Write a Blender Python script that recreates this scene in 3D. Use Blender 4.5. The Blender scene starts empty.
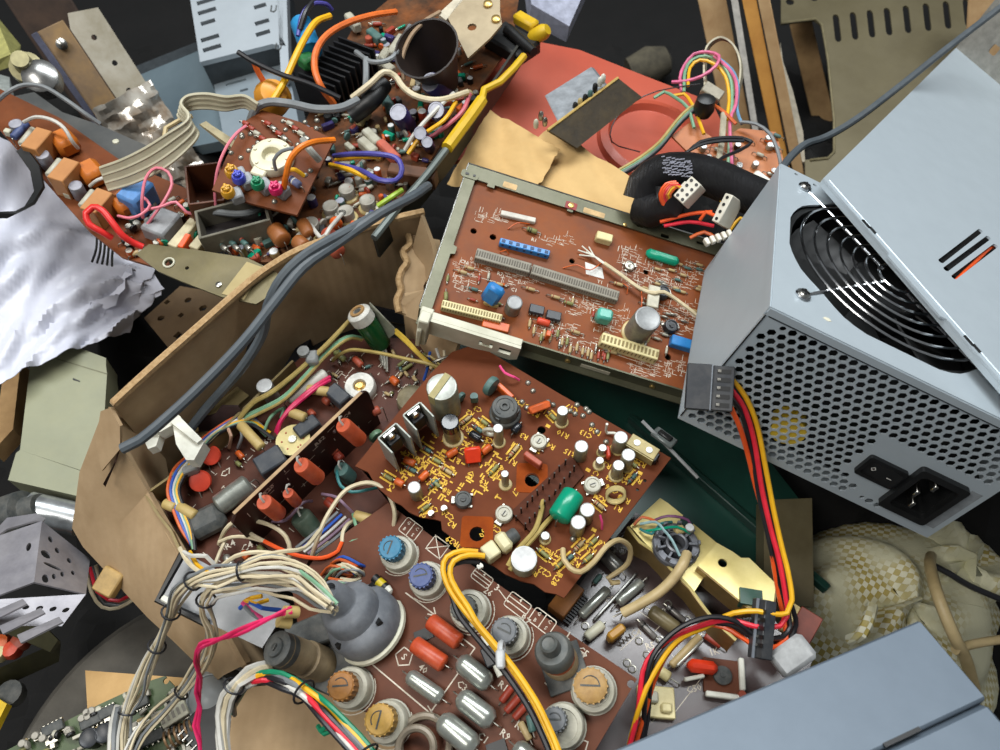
import bpy, math, random
import numpy as np
from mathutils import Vector, Matrix
from mathutils.geometry import delaunay_2d_cdt

# ---------------------------------------------------------------- camera, light, exposure
SC = bpy.context.scene
COL = SC.collection
PITCH = math.radians(55)
HC = 0.62                                   # camera height above the floor (m)
FPX = 751.0                                 # focal length for a 1000 px wide frame
cam_d = bpy.data.cameras.new('camera')
cam_d.sensor_width = 36.0
cam_d.lens = FPX / 1000 * 36
cam_d.clip_start = 0.01
cam_d.dof.use_dof = True
cam_d.dof.focus_distance = 0.43
cam_d.dof.aperture_fstop = 14
cam = bpy.data.objects.new('camera', cam_d)
cam.location = (0, 0, HC)
cam.rotation_euler = (math.pi / 2 - PITCH, 0, 0)
COL.objects.link(cam)
SC.camera = cam

world = bpy.data.worlds.new('room_air')
world.use_nodes = True
world.node_tree.nodes['Background'].inputs[0].default_value = (0.93, 0.97, 1.0, 1)
world.node_tree.nodes['Background'].inputs[1].default_value = 0.17
SC.world = world

def area_lamp(name, loc, target, sx, sy, power, color):
    d = bpy.data.lights.new(name, 'AREA')
    d.shape = 'RECTANGLE'; d.size = sx; d.size_y = sy; d.energy = power; d.color = color
    o = bpy.data.objects.new(name, d)
    o.location = loc
    o.rotation_euler = (Vector(target) - Vector(loc)).to_track_quat('-Z', 'Y').to_euler()
    COL.objects.link(o)
area_lamp('ceiling_tube_lamp', (0.10, 0.80, 1.70), (0.0, 0.3, 0.2), 1.5, 0.40, 31, (0.94, 0.98, 1.0))
area_lamp('side_tube_lamp', (-0.70, -0.20, 1.55), (0.0, 0.3, 0.2), 1.0, 0.35, 16, (1.0, 0.97, 0.92))
SC.view_settings.view_transform = 'Standard'
SC.view_settings.look = 'None'
SC.view_settings.exposure = 0.0
SC.view_settings.gamma = 1.0
SC.view_settings.use_curve_mapping = False

# ---------------------------------------------------------------- placing helpers
SN, CS = math.sin(PITCH), math.cos(PITCH)
EYE = Vector((0, 0, HC))
def ray(u, v):
    x, y = (u - 500) / FPX, (v - 375) / FPX
    return Vector((x, -SN * y + CS, -CS * y - SN))
def P(u, v, d):                              # point seen at (u, v), d mm along the lens axis
    return EYE + ray(u, v) * (d * 0.001)
def Z(u, v, z):                              # point seen at (u, v) at height z mm above the floor
    r = ray(u, v)
    return EYE + r * ((z * 0.001 - HC) / r.z)
def frame(o, x, n):
    n = Vector(n).normalized(); x = Vector(x); x = (x - n * x.dot(n)).normalized(); y = n.cross(x)
    M = Matrix((x, y, n)).transposed().to_4x4(); M.translation = o
    return M

rnd = random.Random(7)

# ---------------------------------------------------------------- materials
def lin(c):
    return tuple(((x / 255) / 12.92 if x / 255 <= 0.04045 else ((x / 255 + 0.055) / 1.055) ** 2.4) for x in c) + (1,)
MATS = {}
def mat(name, c, rough=0.5, metal=0.0, c2=None, scale=120, bump=0.0, dust=0.0, dustc=(150, 143, 130), trans=0.0, emit=0, coat=0, spec=None, stretch=None):
    if name in MATS: return MATS[name]
    m = bpy.data.materials.new(name); m.use_nodes = True
    nt = m.node_tree; N = nt.nodes; L = nt.links
    b = N['Principled BSDF']
    b.inputs['Roughness'].default_value = rough
    b.inputs['Metallic'].default_value = metal
    if spec is not None: b.inputs['Specular IOR Level'].default_value = spec
    if coat: b.inputs['Coat Weight'].default_value = coat
    if trans: b.inputs['Transmission Weight'].default_value = trans
    b.inputs['Base Color'].default_value = lin(c)
    tc = N.new('ShaderNodeTexCoord')
    vec = tc.outputs['Object']
    if stretch:
        mp = N.new('ShaderNodeMapping'); mp.inputs['Scale'].default_value = stretch
        L.new(vec, mp.inputs[0]); vec = mp.outputs[0]
    out = None
    if c2 is None: c2 = tuple(max(0, x * 0.82) for x in c)
    nz = N.new('ShaderNodeTexNoise'); nz.inputs['Scale'].default_value = scale; nz.inputs['Detail'].default_value = 5; nz.inputs['Roughness'].default_value = 0.65
    L.new(vec, nz.inputs['Vector'])
    rp = N.new('ShaderNodeValToRGB'); rp.color_ramp.elements[0].position = 0.35; rp.color_ramp.elements[1].position = 0.68
    rp.color_ramp.elements[0].color = lin(c2); rp.color_ramp.elements[1].color = lin(c)
    L.new(nz.outputs[0], rp.inputs[0]); out = rp.outputs[0]
    if dust:
        n2 = N.new('ShaderNodeTexNoise'); n2.inputs['Scale'].default_value = scale * 0.45; n2.inputs['Detail'].default_value = 8; n2.inputs['Roughness'].default_value = 0.75
        L.new(vec, n2.inputs['Vector'])
        r2 = N.new('ShaderNodeValToRGB'); r2.color_ramp.elements[0].position = 0.42; r2.color_ramp.elements[1].position = 0.75
        r2.color_ramp.elements[1].color = (dust, dust, dust, 1)
        L.new(n2.outputs[0], r2.inputs[0])
        mx = N.new('ShaderNodeMix'); mx.data_type = 'RGBA'
        L.new(r2.outputs[0], mx.inputs[0]); L.new(out, mx.inputs[6]); mx.inputs[7].default_value = lin(dustc)
        out = mx.outputs[2]
    L.new(out, b.inputs['Base Color'])
    if bump:
        bp = N.new('ShaderNodeBump'); bp.inputs['Strength'].default_value = bump; bp.inputs['Distance'].default_value = 0.001
        L.new(nz.outputs[0], bp.inputs['Height']); L.new(bp.outputs[0], b.inputs['Normal'])
    MATS[name] = m
    return m
def wave_mat(name, c, c2, scale, axis='X', rough=0.9, bump=0.3, distort=1.0, nscale=40):
    if name in MATS: return MATS[name]
    m = mat(name, c, rough, 0, c2, nscale)
    nt = m.node_tree; N = nt.nodes; L = nt.links
    b = N['Principled BSDF']; tc = [n for n in N if n.type == 'TEX_COORD'][0]
    w = N.new('ShaderNodeTexWave'); w.bands_direction = axis; w.inputs['Scale'].default_value = scale; w.inputs['Distortion'].default_value = distort
    L.new(tc.outputs['Object'], w.inputs['Vector'])
    bp = N.new('ShaderNodeBump'); bp.inputs['Strength'].default_value = bump; bp.inputs['Distance'].default_value = 0.001
    L.new(w.outputs[1], bp.inputs['Height']); L.new(bp.outputs[0], b.inputs['Normal'])
    return m

# ---------------------------------------------------------------- mesh builder (mm, local to the parent)
class MB:
    def __init__(s): s.v = []; s.f = []; s.m = []
    def add(s, vs, fs, mi=0, M=None):
        k = len(s.v)
        s.v += [tuple(M @ Vector(v)) for v in vs] if M is not None else [tuple(v) for v in vs]
        for f in fs: s.f.append(tuple(k + i for i in f)); s.m.append(mi)
        return s
    def box(s, c, size, mi=0, M=None, b=0):
        hx, hy, hz = size[0] / 2, size[1] / 2, size[2] / 2
        c = Vector(c)
        if not b:
            vs = [c + Vector((x * hx, y * hy, z * hz)) for z in (-1, 1) for y in (-1, 1) for x in (-1, 1)]
            return s.add(vs, [(0, 2, 3, 1), (4, 5, 7, 6), (0, 1, 5, 4), (2, 6, 7, 3), (0, 4, 6, 2), (1, 3, 7, 5)], mi, M)
        vs = []; idx = {}
        for z in (-1, 1):
            for y in (-1, 1):
                for x in (-1, 1):
                    for a, d in enumerate(((0, b, b), (b, 0, b), (b, b, 0))):
                        idx[(x, y, z, a)] = len(vs)
                        vs.append(c + Vector((x * (hx - d[0]), y * (hy - d[1]), z * (hz - d[2]))))
        fs = []
        for sgn in (-1, 1):
            for a in range(3):
                q = []
                for p, r in ((-1, -1), (1, -1), (1, 1), (-1, 1)):
                    k = [0, 0, 0]; k[a] = sgn; k[(a + 1) % 3] = p; k[(a + 2) % 3] = r
                    q.append(idx[(*k, a)])
                fs.append(tuple(q if sgn > 0 else q[::-1]))
        for a in range(3):
            for p in (-1, 1):
                for r in (-1, 1):
                    lo = [0, 0, 0]; hi = [0, 0, 0]
                    lo[a] = -1; hi[a] = 1; lo[(a + 1) % 3] = hi[(a + 1) % 3] = p; lo[(a + 2) % 3] = hi[(a + 2) % 3] = r
                    q = [idx[(*lo, (a + 1) % 3)], idx[(*hi, (a + 1) % 3)], idx[(*hi, (a + 2) % 3)], idx[(*lo, (a + 2) % 3)]]
                    fs.append(tuple(q if p * r < 0 else q[::-1]))
        for z in (-1, 1):
            for y in (-1, 1):
                for x in (-1, 1):
                    q = [idx[(x, y, z, a)] for a in range(3)]
                    fs.append(tuple(q if x * y * z > 0 else q[::-1]))
        return s.add(vs, fs, mi, M)
    def lathe(s, prof, n=14, mi=0, M=None, mis=None, cap=True):
        vs = []; fs = []
        for r, z in prof:
            for i in range(n):
                a = 2 * math.pi * i / n
                vs.append((r * math.cos(a), r * math.sin(a), z))
        ms = []
        for j in range(len(prof) - 1):
            for i in range(n):
                k = (i + 1) % n
                fs.append((j * n + i, j * n + k, (j + 1) * n + k, (j + 1) * n + i)); ms.append(mis[j] if mis else mi)
        if cap:
            fs.append(tuple(range(n))[::-1]); ms.append(mis[0] if mis else mi)
            fs.append(tuple((len(prof) - 1) * n + i for i in range(n))); ms.append(mis[-1] if mis else mi)
        k0 = len(s.m); s.add(vs, fs, mi, M); s.m[k0:] = ms
        return s
    def cyl(s, p0, p1, r0, r1=None, n=10, mi=0):
        p0, p1 = Vector(p0), Vector(p1); r1 = r0 if r1 is None else r1
        q = (p1 - p0).to_track_quat('Z', 'Y').to_matrix().to_4x4(); q.translation = p0
        return s.lathe([(r0, 0), (r1, (p1 - p0).length)], n, mi, q)
    def tube(s, pts, r, n=7, mi=0, step=3.0, smooth=True):
        pts = [Vector(p) for p in pts]
        if smooth and len(pts) > 2:
            q = [pts[0] * 2 - pts[1]] + pts + [pts[-1] * 2 - pts[-2]]; out = []
            for i in range(1, len(q) - 2):
                a, b, c, d = q[i - 1:i + 3]
                k = max(1, min(14, int((c - b).length / step)))
                for j in range(k):
                    t = j / k
                    out.append(0.5 * ((2 * b) + (c - a) * t + (2 * a - 5 * b + 4 * c - d) * t * t + (3 * b - a - 3 * c + d) * t ** 3))
            out.append(pts[-1]); pts = out
        vs = []; fs = []; nrm = None
        for i, p in enumerate(pts):
            t = (pts[min(i + 1, len(pts) - 1)] - pts[max(i - 1, 0)])
            t = t.normalized() if t.length > 1e-9 else Vector((0, 0, 1))
            if nrm is None: nrm = t.orthogonal().normalized()
            nrm = nrm - t * nrm.dot(t)
            nrm = nrm.normalized() if nrm.length > 1e-6 else t.orthogonal().normalized()
            bi = t.cross(nrm)
            rr = r[i] if isinstance(r, list) else r
            for k in range(n):
                a = 2 * math.pi * k / n
                vs.append(p + (nrm * math.cos(a) + bi * math.sin(a)) * rr)
        for i in range(len(pts) - 1):
            for k in range(n):
                j = (k + 1) % n
                fs.append((i * n + k, i * n + j, (i + 1) * n + j, (i + 1) * n + k))
        fs.append(tuple(range(n))[::-1]); fs.append(tuple((len(pts) - 1) * n + k for k in range(n)))
        return s.add(vs, fs, mi)
    def plate(s, outer, holes=(), z0=-1.0, z1=0.0, mi=0, M=None, hmi=None):
        loops = [list(outer)] + [list(h) for h in holes]
        vs = []; es = []
        for lp in loops:
            k = len(vs); vs += [Vector((p[0], p[1])) for p in lp]
            es += [(k + i, k + (i + 1) % len(lp)) for i in range(len(lp))]
        r = delaunay_2d_cdt(vs, es, [], 1, 1e-6)
        V = np.array([tuple(p) for p in r[0]]); T = np.array(r[2])
        keep = np.ones(len(T), bool); cen = V[T].mean(axis=1)
        def inside(poly, pts):
            poly = np.array(poly, float); x, y = pts[:, 0], pts[:, 1]; c = np.zeros(len(pts), bool); j = len(poly) - 1
            for i in range(len(poly)):
                xi, yi = poly[i][:2]; xj, yj = poly[j][:2]
                if yi != yj: c ^= ((yi > y) != (yj > y)) & (x < (xj - xi) * (y - yi) / (yj - yi) + xi)
                j = i
            return c
        keep &= inside([(p[0], p[1]) for p in outer], cen)
        for h in holes: keep &= ~inside([(p[0], p[1]) for p in h], cen)
        T = T[keep]
        n = len(V); cnt = {}
        fs = []
        for t in T:
            a, b, c = V[t]
            if (b[0] - a[0]) * (c[1] - a[1]) - (b[1] - a[1]) * (c[0] - a[0]) < 0: t = t[::-1]
            t = [int(i) for i in t]
            fs.append((t[0] + n, t[1] + n, t[2] + n)); fs.append((t[2], t[1], t[0]))
            for i in range(3): cnt[(t[i], t[(i + 1) % 3])] = 1
        for (a, b) in cnt:
            if (b, a) not in cnt: fs.append((a, b, b + n, a + n))
        zz = lambda z, p: z(p[0], p[1]) if callable(z) else z
        return s.add([(p[0], p[1], zz(z0, p)) for p in V] + [(p[0], p[1], zz(z1, p)) for p in V], fs, mi, M)
    def sheet(s, grid, t=0.6, mi=0):
        """a bent sheet with thickness from a grid of points"""
        R, C = len(grid), len(grid[0]); g = [[Vector(p) for p in row] for row in grid]
        vs = []; 
        for sgn in (0, 1):
            for i in range(R):
                for j in range(C):
                    du = g[min(i + 1, R - 1)][j] - g[max(i - 1, 0)][j]; dv = g[i][min(j + 1, C - 1)] - g[i][max(j - 1, 0)]
                    nn = du.cross(dv); nn = nn.normalized() if nn.length > 1e-9 else Vector((0, 0, 1))
                    vs.append(g[i][j] + nn * (t if sgn else 0))
        k = R * C; fs = []
        for i in range(R - 1):
            for j in range(C - 1):
                a = i * C + j
                fs.append((a, a + 1, a + C + 1, a + C)); fs.append((k + a, k + a + C, k + a + C + 1, k + a + 1))
        for i in range(R - 1):
            for j, fl in ((0, 0), (C - 1, 1)):
                a, b = i * C + j, (i + 1) * C + j; q = (a, b, b + k, a + k); fs.append(q if not fl else q[::-1])
        for j in range(C - 1):
            for i, fl in ((0, 1), (R - 1, 0)):
                a, b = i * C + j, i * C + j + 1; q = (a, b, b + k, a + k); fs.append(q if not fl else q[::-1])
        return s.add(vs, fs, mi)
    def mesh(s, name, mats, inv=None, ang=38):
        me = bpy.data.meshes.new(name)
        if inv is not None: vs = [tuple(inv @ Vector(v)) for v in s.v]       # metres, world
        else: vs = [(v[0] * 0.001, v[1] * 0.001, v[2] * 0.001) for v in s.v]  # mm, local
        me.from_pydata(vs, [], s.f)
        for m in (mats if isinstance(mats, (list, tuple)) else [mats]): me.materials.append(m)
        me.polygons.foreach_set('material_index', s.m)
        me.polygons.foreach_set('use_smooth', [True] * len(s.f))
        me.set_sharp_from_angle(angle=math.radians(ang))
        return me

MW = {}                                      # object name -> world matrix
def mm(L):
    L = L.copy(); L.translation = L.translation * 0.001
    return L
def thing(name, label, cat, M, group=None, kind=None):
    """Empty at a thing's base; children are built in mm in its frame"""
    o = bpy.data.objects.new(name, None); o.empty_display_size = 0.01
    COL.objects.link(o)
    o.matrix_world = M
    MW[o.name] = M
    tag(o, label, cat, group, kind)
    return o
def tag(o, label=None, cat=None, group=None, kind=None):
    if label: o['label'] = label
    if cat: o['category'] = cat
    if group: o['group'] = group
    if kind: o['kind'] = kind
    return o
def link(name, me, parent=None, L=None, label=None, kind=None):
    o = bpy.data.objects.new(name, me); COL.objects.link(o)
    if parent is not None:
        o.parent = parent
        if L is not None: L = mm(L)
        if L is not None: o.matrix_local = L
        MW[o.name] = MW[parent.name] @ (L if L is not None else Matrix.Identity(4))
    else:
        MW[o.name] = L if L is not None else Matrix.Identity(4)
        o.matrix_world = MW[o.name]
    tag(o, label, None, None, kind)
    return o
def part(name, mb, mats, parent, L=None, label=None, kind=None, world=False, ang=38):
    """mesh part of a thing; world=True when the builder holds metres in world space"""
    inv = (MW[parent.name].inverted() if world else None)
    return link(name, mb.mesh(name, mats, inv, ang), parent, L, label, kind)
def solo(name, mb, mats, label, cat, M=None, group=None, kind=None, world=False, ang=38):
    """a thing that is one mesh, built in mm in frame M (or in metres in world space)"""
    if M is None: M = Matrix.Identity(4)
    me = mb.mesh(name, mats, None if not world else M.inverted(), ang)
    o = link(name, me, None, M)
    return tag(o, label, cat, group, kind)
CACHE = {}
def cached(key, fn, mats, ang=38):
    if key not in CACHE:
        mb = MB(); fn(mb); CACHE[key] = mb.mesh(key[0], mats, None, ang)
    return CACHE[key]
def T(x, y, z=0, rz=0, rx=0, ry=0):
    return Matrix.Translation((x, y, z)) @ Matrix.Rotation(rz, 4, 'Z') @ Matrix.Rotation(ry, 4, 'Y') @ Matrix.Rotation(rx, 4, 'X')
def rrect(x0, y0, x1, y1, r, n=4):
    pts = []
    for cx, cy, a0 in ((x1 - r, y1 - r, 0), (x0 + r, y1 - r, 90), (x0 + r, y0 + r, 180), (x1 - r, y0 + r, 270)):
        for i in range(n + 1):
            a = math.radians(a0 + 90 * i / n); pts.append((cx + r * math.cos(a), cy + r * math.sin(a)))
    return pts
def circ(x, y, r, n=16, a0=0):
    return [(x + r * math.cos(a0 + 2 * math.pi * i / n), y + r * math.sin(a0 + 2 * math.pi * i / n)) for i in range(n)]

class Plane:
    """a tilted plane in the place: o = point, n = normal, x = a second point along its x axis"""
    def __init__(s, o, n, x):
        s.n = Vector(n).normalized(); s.o = o
        s.M = frame(o, x - o, s.n); s.I = s.M.inverted()
    def at(s, u, v, h=0):                    # local mm where the sight line through (u, v) meets the plane raised by h mm
        r = ray(u, v); o = s.o + s.n * (h * 0.001)
        w = EYE + r * ((o - EYE).dot(s.n) / r.dot(s.n))
        q = s.I @ w * 1000
        return Vector((q.x, q.y, h))
def hitplane(u, v, o, n):
    r = ray(u, v); n = Vector(n)
    return EYE + r * ((o - EYE).dot(n) / r.dot(n))

# lettering: font outlines turned into thin meshes
def text_into(mb, s, x, y, size, rz=0, z=0.05, mi=0, M=None, flip=False):
    cu = bpy.data.curves.new('t', 'FONT'); cu.body = s; cu.size = size; cu.resolution_u = 1; cu.offset = size * 0.012; cu.align_x = 'CENTER'; cu.align_y = 'CENTER'
    o = bpy.data.objects.new('t', cu)
    me = o.to_mesh()
    L = T(x, y, z, rz)
    if M is not None: L = M @ L
    mb.add([v.co.copy() for v in me.vertices], [tuple(p.vertices) for p in me.polygons], mi, L)
    o.to_mesh_clear(); bpy.data.objects.remove(o); bpy.data.curves.remove(cu)
def stroke(mb, pts, w, z=0.05, mi=0, closed=False):
    pts = [Vector((p[0], p[1])) for p in pts]
    if closed: pts.append(pts[0])
    for a, b in zip(pts, pts[1:]):
        d = (b - a)
        if d.length < 1e-6: continue
        d.normalize(); q = Vector((-d.y, d.x)) * w / 2; e = d * w / 2
        mb.add([(*(a - e + q), z), (*(a - e - q), z), (*(b + e - q), z), (*(b + e + q), z)], [(0, 1, 2, 3)], mi)
# ---------------------------------------------------------------- common materials
M_STEEL = mat('grey_painted_steel', (178, 189, 196), 0.45, 0.3, (174, 185, 192), 60)
M_STEEL_IN = mat('zinc_steel', (150, 155, 155), 0.4, 0.6, (120, 124, 124), 80)
M_BLK = mat('black_plastic', (24, 25, 26), 0.45, 0, (17, 18, 18), 90)
M_BLK2 = mat('dark_slate_plastic', (44, 48, 54), 0.42, 0, (36, 40, 46), 120, dust=0.15)
M_CHROME = mat('chrome_wire', (225, 228, 230), 0.18, 1.0, (190, 192, 195), 80)
M_NICKEL = mat('nickel', (200, 200, 196), 0.3, 1.0, (150, 148, 140), 200)
M_WHITE = mat('white_nylon', (226, 226, 214), 0.45, 0, (205, 204, 190), 120)
M_YEL = mat('yellow_wire', (233, 178, 30), 0.4, 0, (214, 158, 22), 90)
M_RED = mat('red_wire', (226, 42, 62), 0.4, 0, (200, 30, 50), 90)
M_ORG = mat('orange_wire', (238, 92, 34), 0.4, 0, (220, 78, 26), 90)
M_BLKW = mat('black_wire', (34, 34, 38), 0.4, 0, (24, 24, 27), 90)
M_HOLE = mat('dark_void', (6, 6, 6), 0.9)

# ---------------------------------------------------------------- the setting
M_FLOOR = mat('dark_soil_floor', (11, 10, 10), 0.95, 0, (5, 5, 5), 25, bump=0.6)
mb = MB(); g = []
for i in range(41):
    g.append([(-1400 + 70 * i, -500 + 62 * j, 12 * math.sin(i * 1.7 + j * 0.9) * math.sin(j * 1.3)) for j in range(41)])
mb.sheet([[p for p in r] for r in g], 2)
fl = solo('floor', mb, M_FLOOR, 'dark dirty floor seen in the gaps between the scrap', 'floor', Matrix.Translation((0, 0, -0.014)), kind='structure')
mb = MB(); mb.box((0, 0, 900), (2800, 60, 1800))
solo('wall_back', mb, mat('dark_wall', (16, 14, 13), 0.95, 0, (9, 8, 7), 8, bump=0.3), 'dark shadowy back wall behind the heap', 'wall', Matrix.Translation((0, 1.75, 0)), kind='structure')

# dark jumble that carries the heap
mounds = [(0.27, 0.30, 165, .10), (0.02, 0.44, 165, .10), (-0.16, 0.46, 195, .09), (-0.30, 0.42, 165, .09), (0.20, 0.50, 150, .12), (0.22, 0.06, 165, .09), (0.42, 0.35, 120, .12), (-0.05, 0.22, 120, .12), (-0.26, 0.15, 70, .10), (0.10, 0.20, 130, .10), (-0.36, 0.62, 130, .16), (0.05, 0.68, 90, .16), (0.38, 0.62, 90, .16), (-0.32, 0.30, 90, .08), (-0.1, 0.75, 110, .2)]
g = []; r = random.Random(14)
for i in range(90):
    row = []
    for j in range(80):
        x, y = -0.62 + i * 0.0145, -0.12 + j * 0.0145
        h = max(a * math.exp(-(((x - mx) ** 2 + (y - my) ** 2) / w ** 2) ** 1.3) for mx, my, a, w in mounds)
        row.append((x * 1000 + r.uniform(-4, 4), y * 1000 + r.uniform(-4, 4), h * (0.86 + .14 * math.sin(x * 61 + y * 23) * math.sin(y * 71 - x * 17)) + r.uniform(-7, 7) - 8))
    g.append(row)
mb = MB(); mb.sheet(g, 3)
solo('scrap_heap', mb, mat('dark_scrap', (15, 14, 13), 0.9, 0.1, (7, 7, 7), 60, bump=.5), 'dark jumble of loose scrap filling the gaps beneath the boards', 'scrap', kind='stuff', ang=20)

# ---------------------------------------------------------------- computer power supply with honeycomb vent
PX = Vector((0.90197, -0.33699, -0.26999)); PZ = Vector((0.31889, 0.09826, 0.94269))
PA = EYE + Vector((0.12228, 0.21969, -0.25999))
PM = frame(PA, PX, PZ)
psu = thing('power_supply_unit', 'grey steel computer power supply with honeycomb vent, mains inlet and round fan grille', 'power supply', PM)
# rear face with the honeycomb
hexes = []; pit = 5.25; rowh = pit * 0.866
def inrect(x, z, a): return a[0] < x < a[1] and a[2] < z < a[3]
row = 0; z = -7.5
while z > -83:
    x = 5.5 + (pit / 2 if row % 2 else 0)
    while x < 146:
        ok = True
        if x + (-z) < 18: ok = False
        if x < 16 and z > -10 : ok = False
        if inrect(x, z, (84.5, 147, -85, -38.5)) and not (x < 119 and z < -77) and not (x < 92 and z < -69): ok = False
        if inrect(x, z, (84.5, 92, -69, -47)): ok = False
        if x > 143 and z > -12: ok = False
        if x > 132 and z < -40: ok = False
        if 92 < x < 104 and z < -70: ok = (x > 0 and z < -72 and x < 100)
        if 100 < x < 108 and z < -70: ok = False
        if ok: hexes.append((x, z))
        x += pit
    z -= rowh; row += 1
holes = [[(x + 2.3 * math.sin(math.pi * k / 3), z + 2.3 * math.cos(math.pi * k / 3)) for k in range(6)] for x, z in hexes]
holes += [rrect(114.5, -75, 137.5, -45, 2), rrect(91, -63.5, 109.5, -52, 1)]
holes += [circ(11, -7.5, 1.6, 8), circ(142, -7.5, 1.6, 8), circ(106, -80, 1.3, 8)]
mb = MB(); FM = Matrix.Rotation(math.pi / 2, 4, 'X')        # (x, y) of the plate becomes (x, z) of the box; thickness along -y
mb.plate([(0, -86), (150, -86), (150, -0.6), (0, -0.6)], holes, -0.4, 0.6, 0, FM)
part('vent_panel', mb, M_STEEL, psu)
# shell: bottom, left side, right side, rear wall, folded seams
mb = MB()
mb.box((75, 70, -85.5), (150, 139, 1))
mb.box((0.5, 70.4, -43), (1, 139, 86)); mb.box((149.5, 70.4, -43), (1, 139, 86)); mb.box((75, 139.5, -43), (148, 1, 85))
part('shell', mb, M_STEEL, psu)
# top plate with the fan opening
FC = (68, 72)
op = []
for k in range(8):
    pass
R0 = 62
opening = []
for a in range(0, 360, 6):
    t = math.radians(a); c, s_ = math.cos(t), math.sin(t)
    r = min(R0, 60.5 / max(abs(c), 1e-6), 58.5 / max(abs(s_), 1e-6))
    d = abs((a % 90) - 45)
    if d < 9: r = min(r, 60)
    elif d < 15: r = R0 - 1
    opening.append((FC[0] + r * c, FC[1] + r * s_))
mb = MB(); mb.plate([(0, -0.8), (150, -0.8), (150, 140), (0, 140)], [opening, circ(22, 134, 1.3, 8), circ(10, 136, 1.2, 8)], -0.5, 0.6)
mb.box((75, -0.9, -2.2), (150, 0.8, 4.2))
mb.box((-0.2, 70, -2.5), (0.8, 140, 5))
part('fan_cover_plate', mb, M_STEEL, psu)
mb = MB(); mb.box((0.2, -1.0, -43), (0.6, 0.5, 80)); mb.box((76, -1.35, -4.2), (149, 0.3, 0.5))
part('seam', mb, M_BLK, psu)
# fan
fan = MB()
fan.lathe([(61.5, -27), (61.5, -1.5), (58.5, -1.5), (58.5, -27)], 40, 0, T(FC[0], FC[1]), cap=False)
fo = part('fan_frame', fan, M_BLK, psu)
hub = MB(); hub.lathe([(20, -24), (20, -5), (19, -4), (0.1, -4)], 24, 0, T(FC[0], FC[1])); part('fan_hub', hub, M_BLK, psu)
for k in range(7):
    bl = MB(); a0 = 2 * math.pi * k / 7
    grid = []
    for i in range(7):
        r = 19.5 + (56 - 19.5) * i / 6; w = 0.42 + 0.02 * i; rowp = []
        for j in range(5):
            a = a0 + (j / 4 - 0.5) * 2 * w + 0.25 * i / 6
            rowp.append((FC[0] + r * math.cos(a), FC[1] + r * math.sin(a), -8 - 13 * j / 4))
        grid.append(rowp)
    bl.sheet(grid, 1.0); part('fan_blade', bl, M_BLK, psu)
base = MB(); base.plate([(2, 2), (148, 2), (148, 138), (2, 138)], [], -46, -45); part('inner_board', base, mat('pcb_dark_green', (18, 26, 20), .6), psu)
base = MB(); base.box((75, 40, -52), (128, 60, 60), 0, None, 2); part('heat_sink', base, mat('vent_shade_black', (20, 21, 22), .7), psu)  # dark block added inside so the honeycomb holes look shaded
wb = MB()
for i, r in enumerate((55, 47.5, 40, 32.5, 25, 17.5, 10)):
    wb = MB(); wb.tube([(FC[0] + r * math.cos(2 * math.pi * k / 48), FC[1] + r * math.sin(2 * math.pi * k / 48), 2.2) for k in range(49)], 0.72, 7, 0, smooth=False)
    part('grille_ring', wb, M_CHROME, psu)
for k in range(4):
    a = math.radians(45 + 90 * k); wb = MB()
    wb.tube([(FC[0] + 8 * math.cos(a), FC[1] + 8 * math.sin(a), 1.0), (FC[0] + 66 * math.cos(a), FC[1] + 66 * math.sin(a), 1.0), (FC[0] + 70 * math.cos(a), FC[1] + 70 * math.sin(a), 0.6)], 0.85, 7, 0)
    wb.tube([(FC[0] + 74.5 * math.cos(a) + 3.2 * math.cos(t), FC[1] + 74.5 * math.sin(a) + 3.2 * math.sin(t), 1.3) for t in [2 * math.pi * j / 14 for j in range(15)]], 0.8, 6, 0, smooth=False)
    so = part('grille_arm', wb, M_CHROME, psu)
    sx, sy = FC[0] + 74.5 * math.cos(a), FC[1] + 74.5 * math.sin(a)
    sb = MB(); sb.lathe([(3.4, 0.6), (3.4, 1.8), (2.6, 3.0), (0.1, 3.4)], 16, 0, T(sx, sy)); sb.box((sx, sy, 3.3), (4.2, 0.9, 0.5), 1); sb.box((sx, sy, 3.3), (0.9, 4.2, 0.5), 1)
    part('screw', sb, [M_NICKEL, M_BLK], psu)
# mains inlet and switch
mb = MB(); x0, x1, z0, z1 = 112.5, 139.5, -77, -43
mb.plate(rrect(x0, z0, x1, z1, 2), [rrect(x0 + 3.2, z0 + 4, x1 - 3.2, z1 - 4, 2.5)], 0.4, 4.0, 0, FM)
mb.plate(rrect(x0 + 3.2, z0 + 4, x1 - 3.2, z1 - 4, 2.5), [], -11, -10, 0, FM)
mb.plate(rrect(x0 + 3.2, z0 + 4, x1 - 3.2, z1 - 4, 2.5), [rrect(x0 + 4, z0 + 4.8, x1 - 4, z1 - 4.8, 2)], -10, 0.5, 0, FM)
inl = part('mains_inlet', mb, M_BLK, psu)
for dz, dx in ((0, -4), (8, 0), (-8, 0)):
    pb = MB(); pb.box((126 + dx, 3.5, -60 + dz), (2.2, 13, 4.6), 0, None, 0.4); part('contact_pin', pb, M_NICKEL, inl)
mb = MB(); x0, x1, z0, z1 = 89.5, 111, -65, -50.5
mb.plate(rrect(x0, z0, x1, z1, 1.5), [rrect(x0 + 2, z0 + 2, x1 - 2, z1 - 2, 1)], 0.4, 3.0, 0, FM)
sw = part('rocker_switch', mb, M_BLK, psu)
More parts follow.
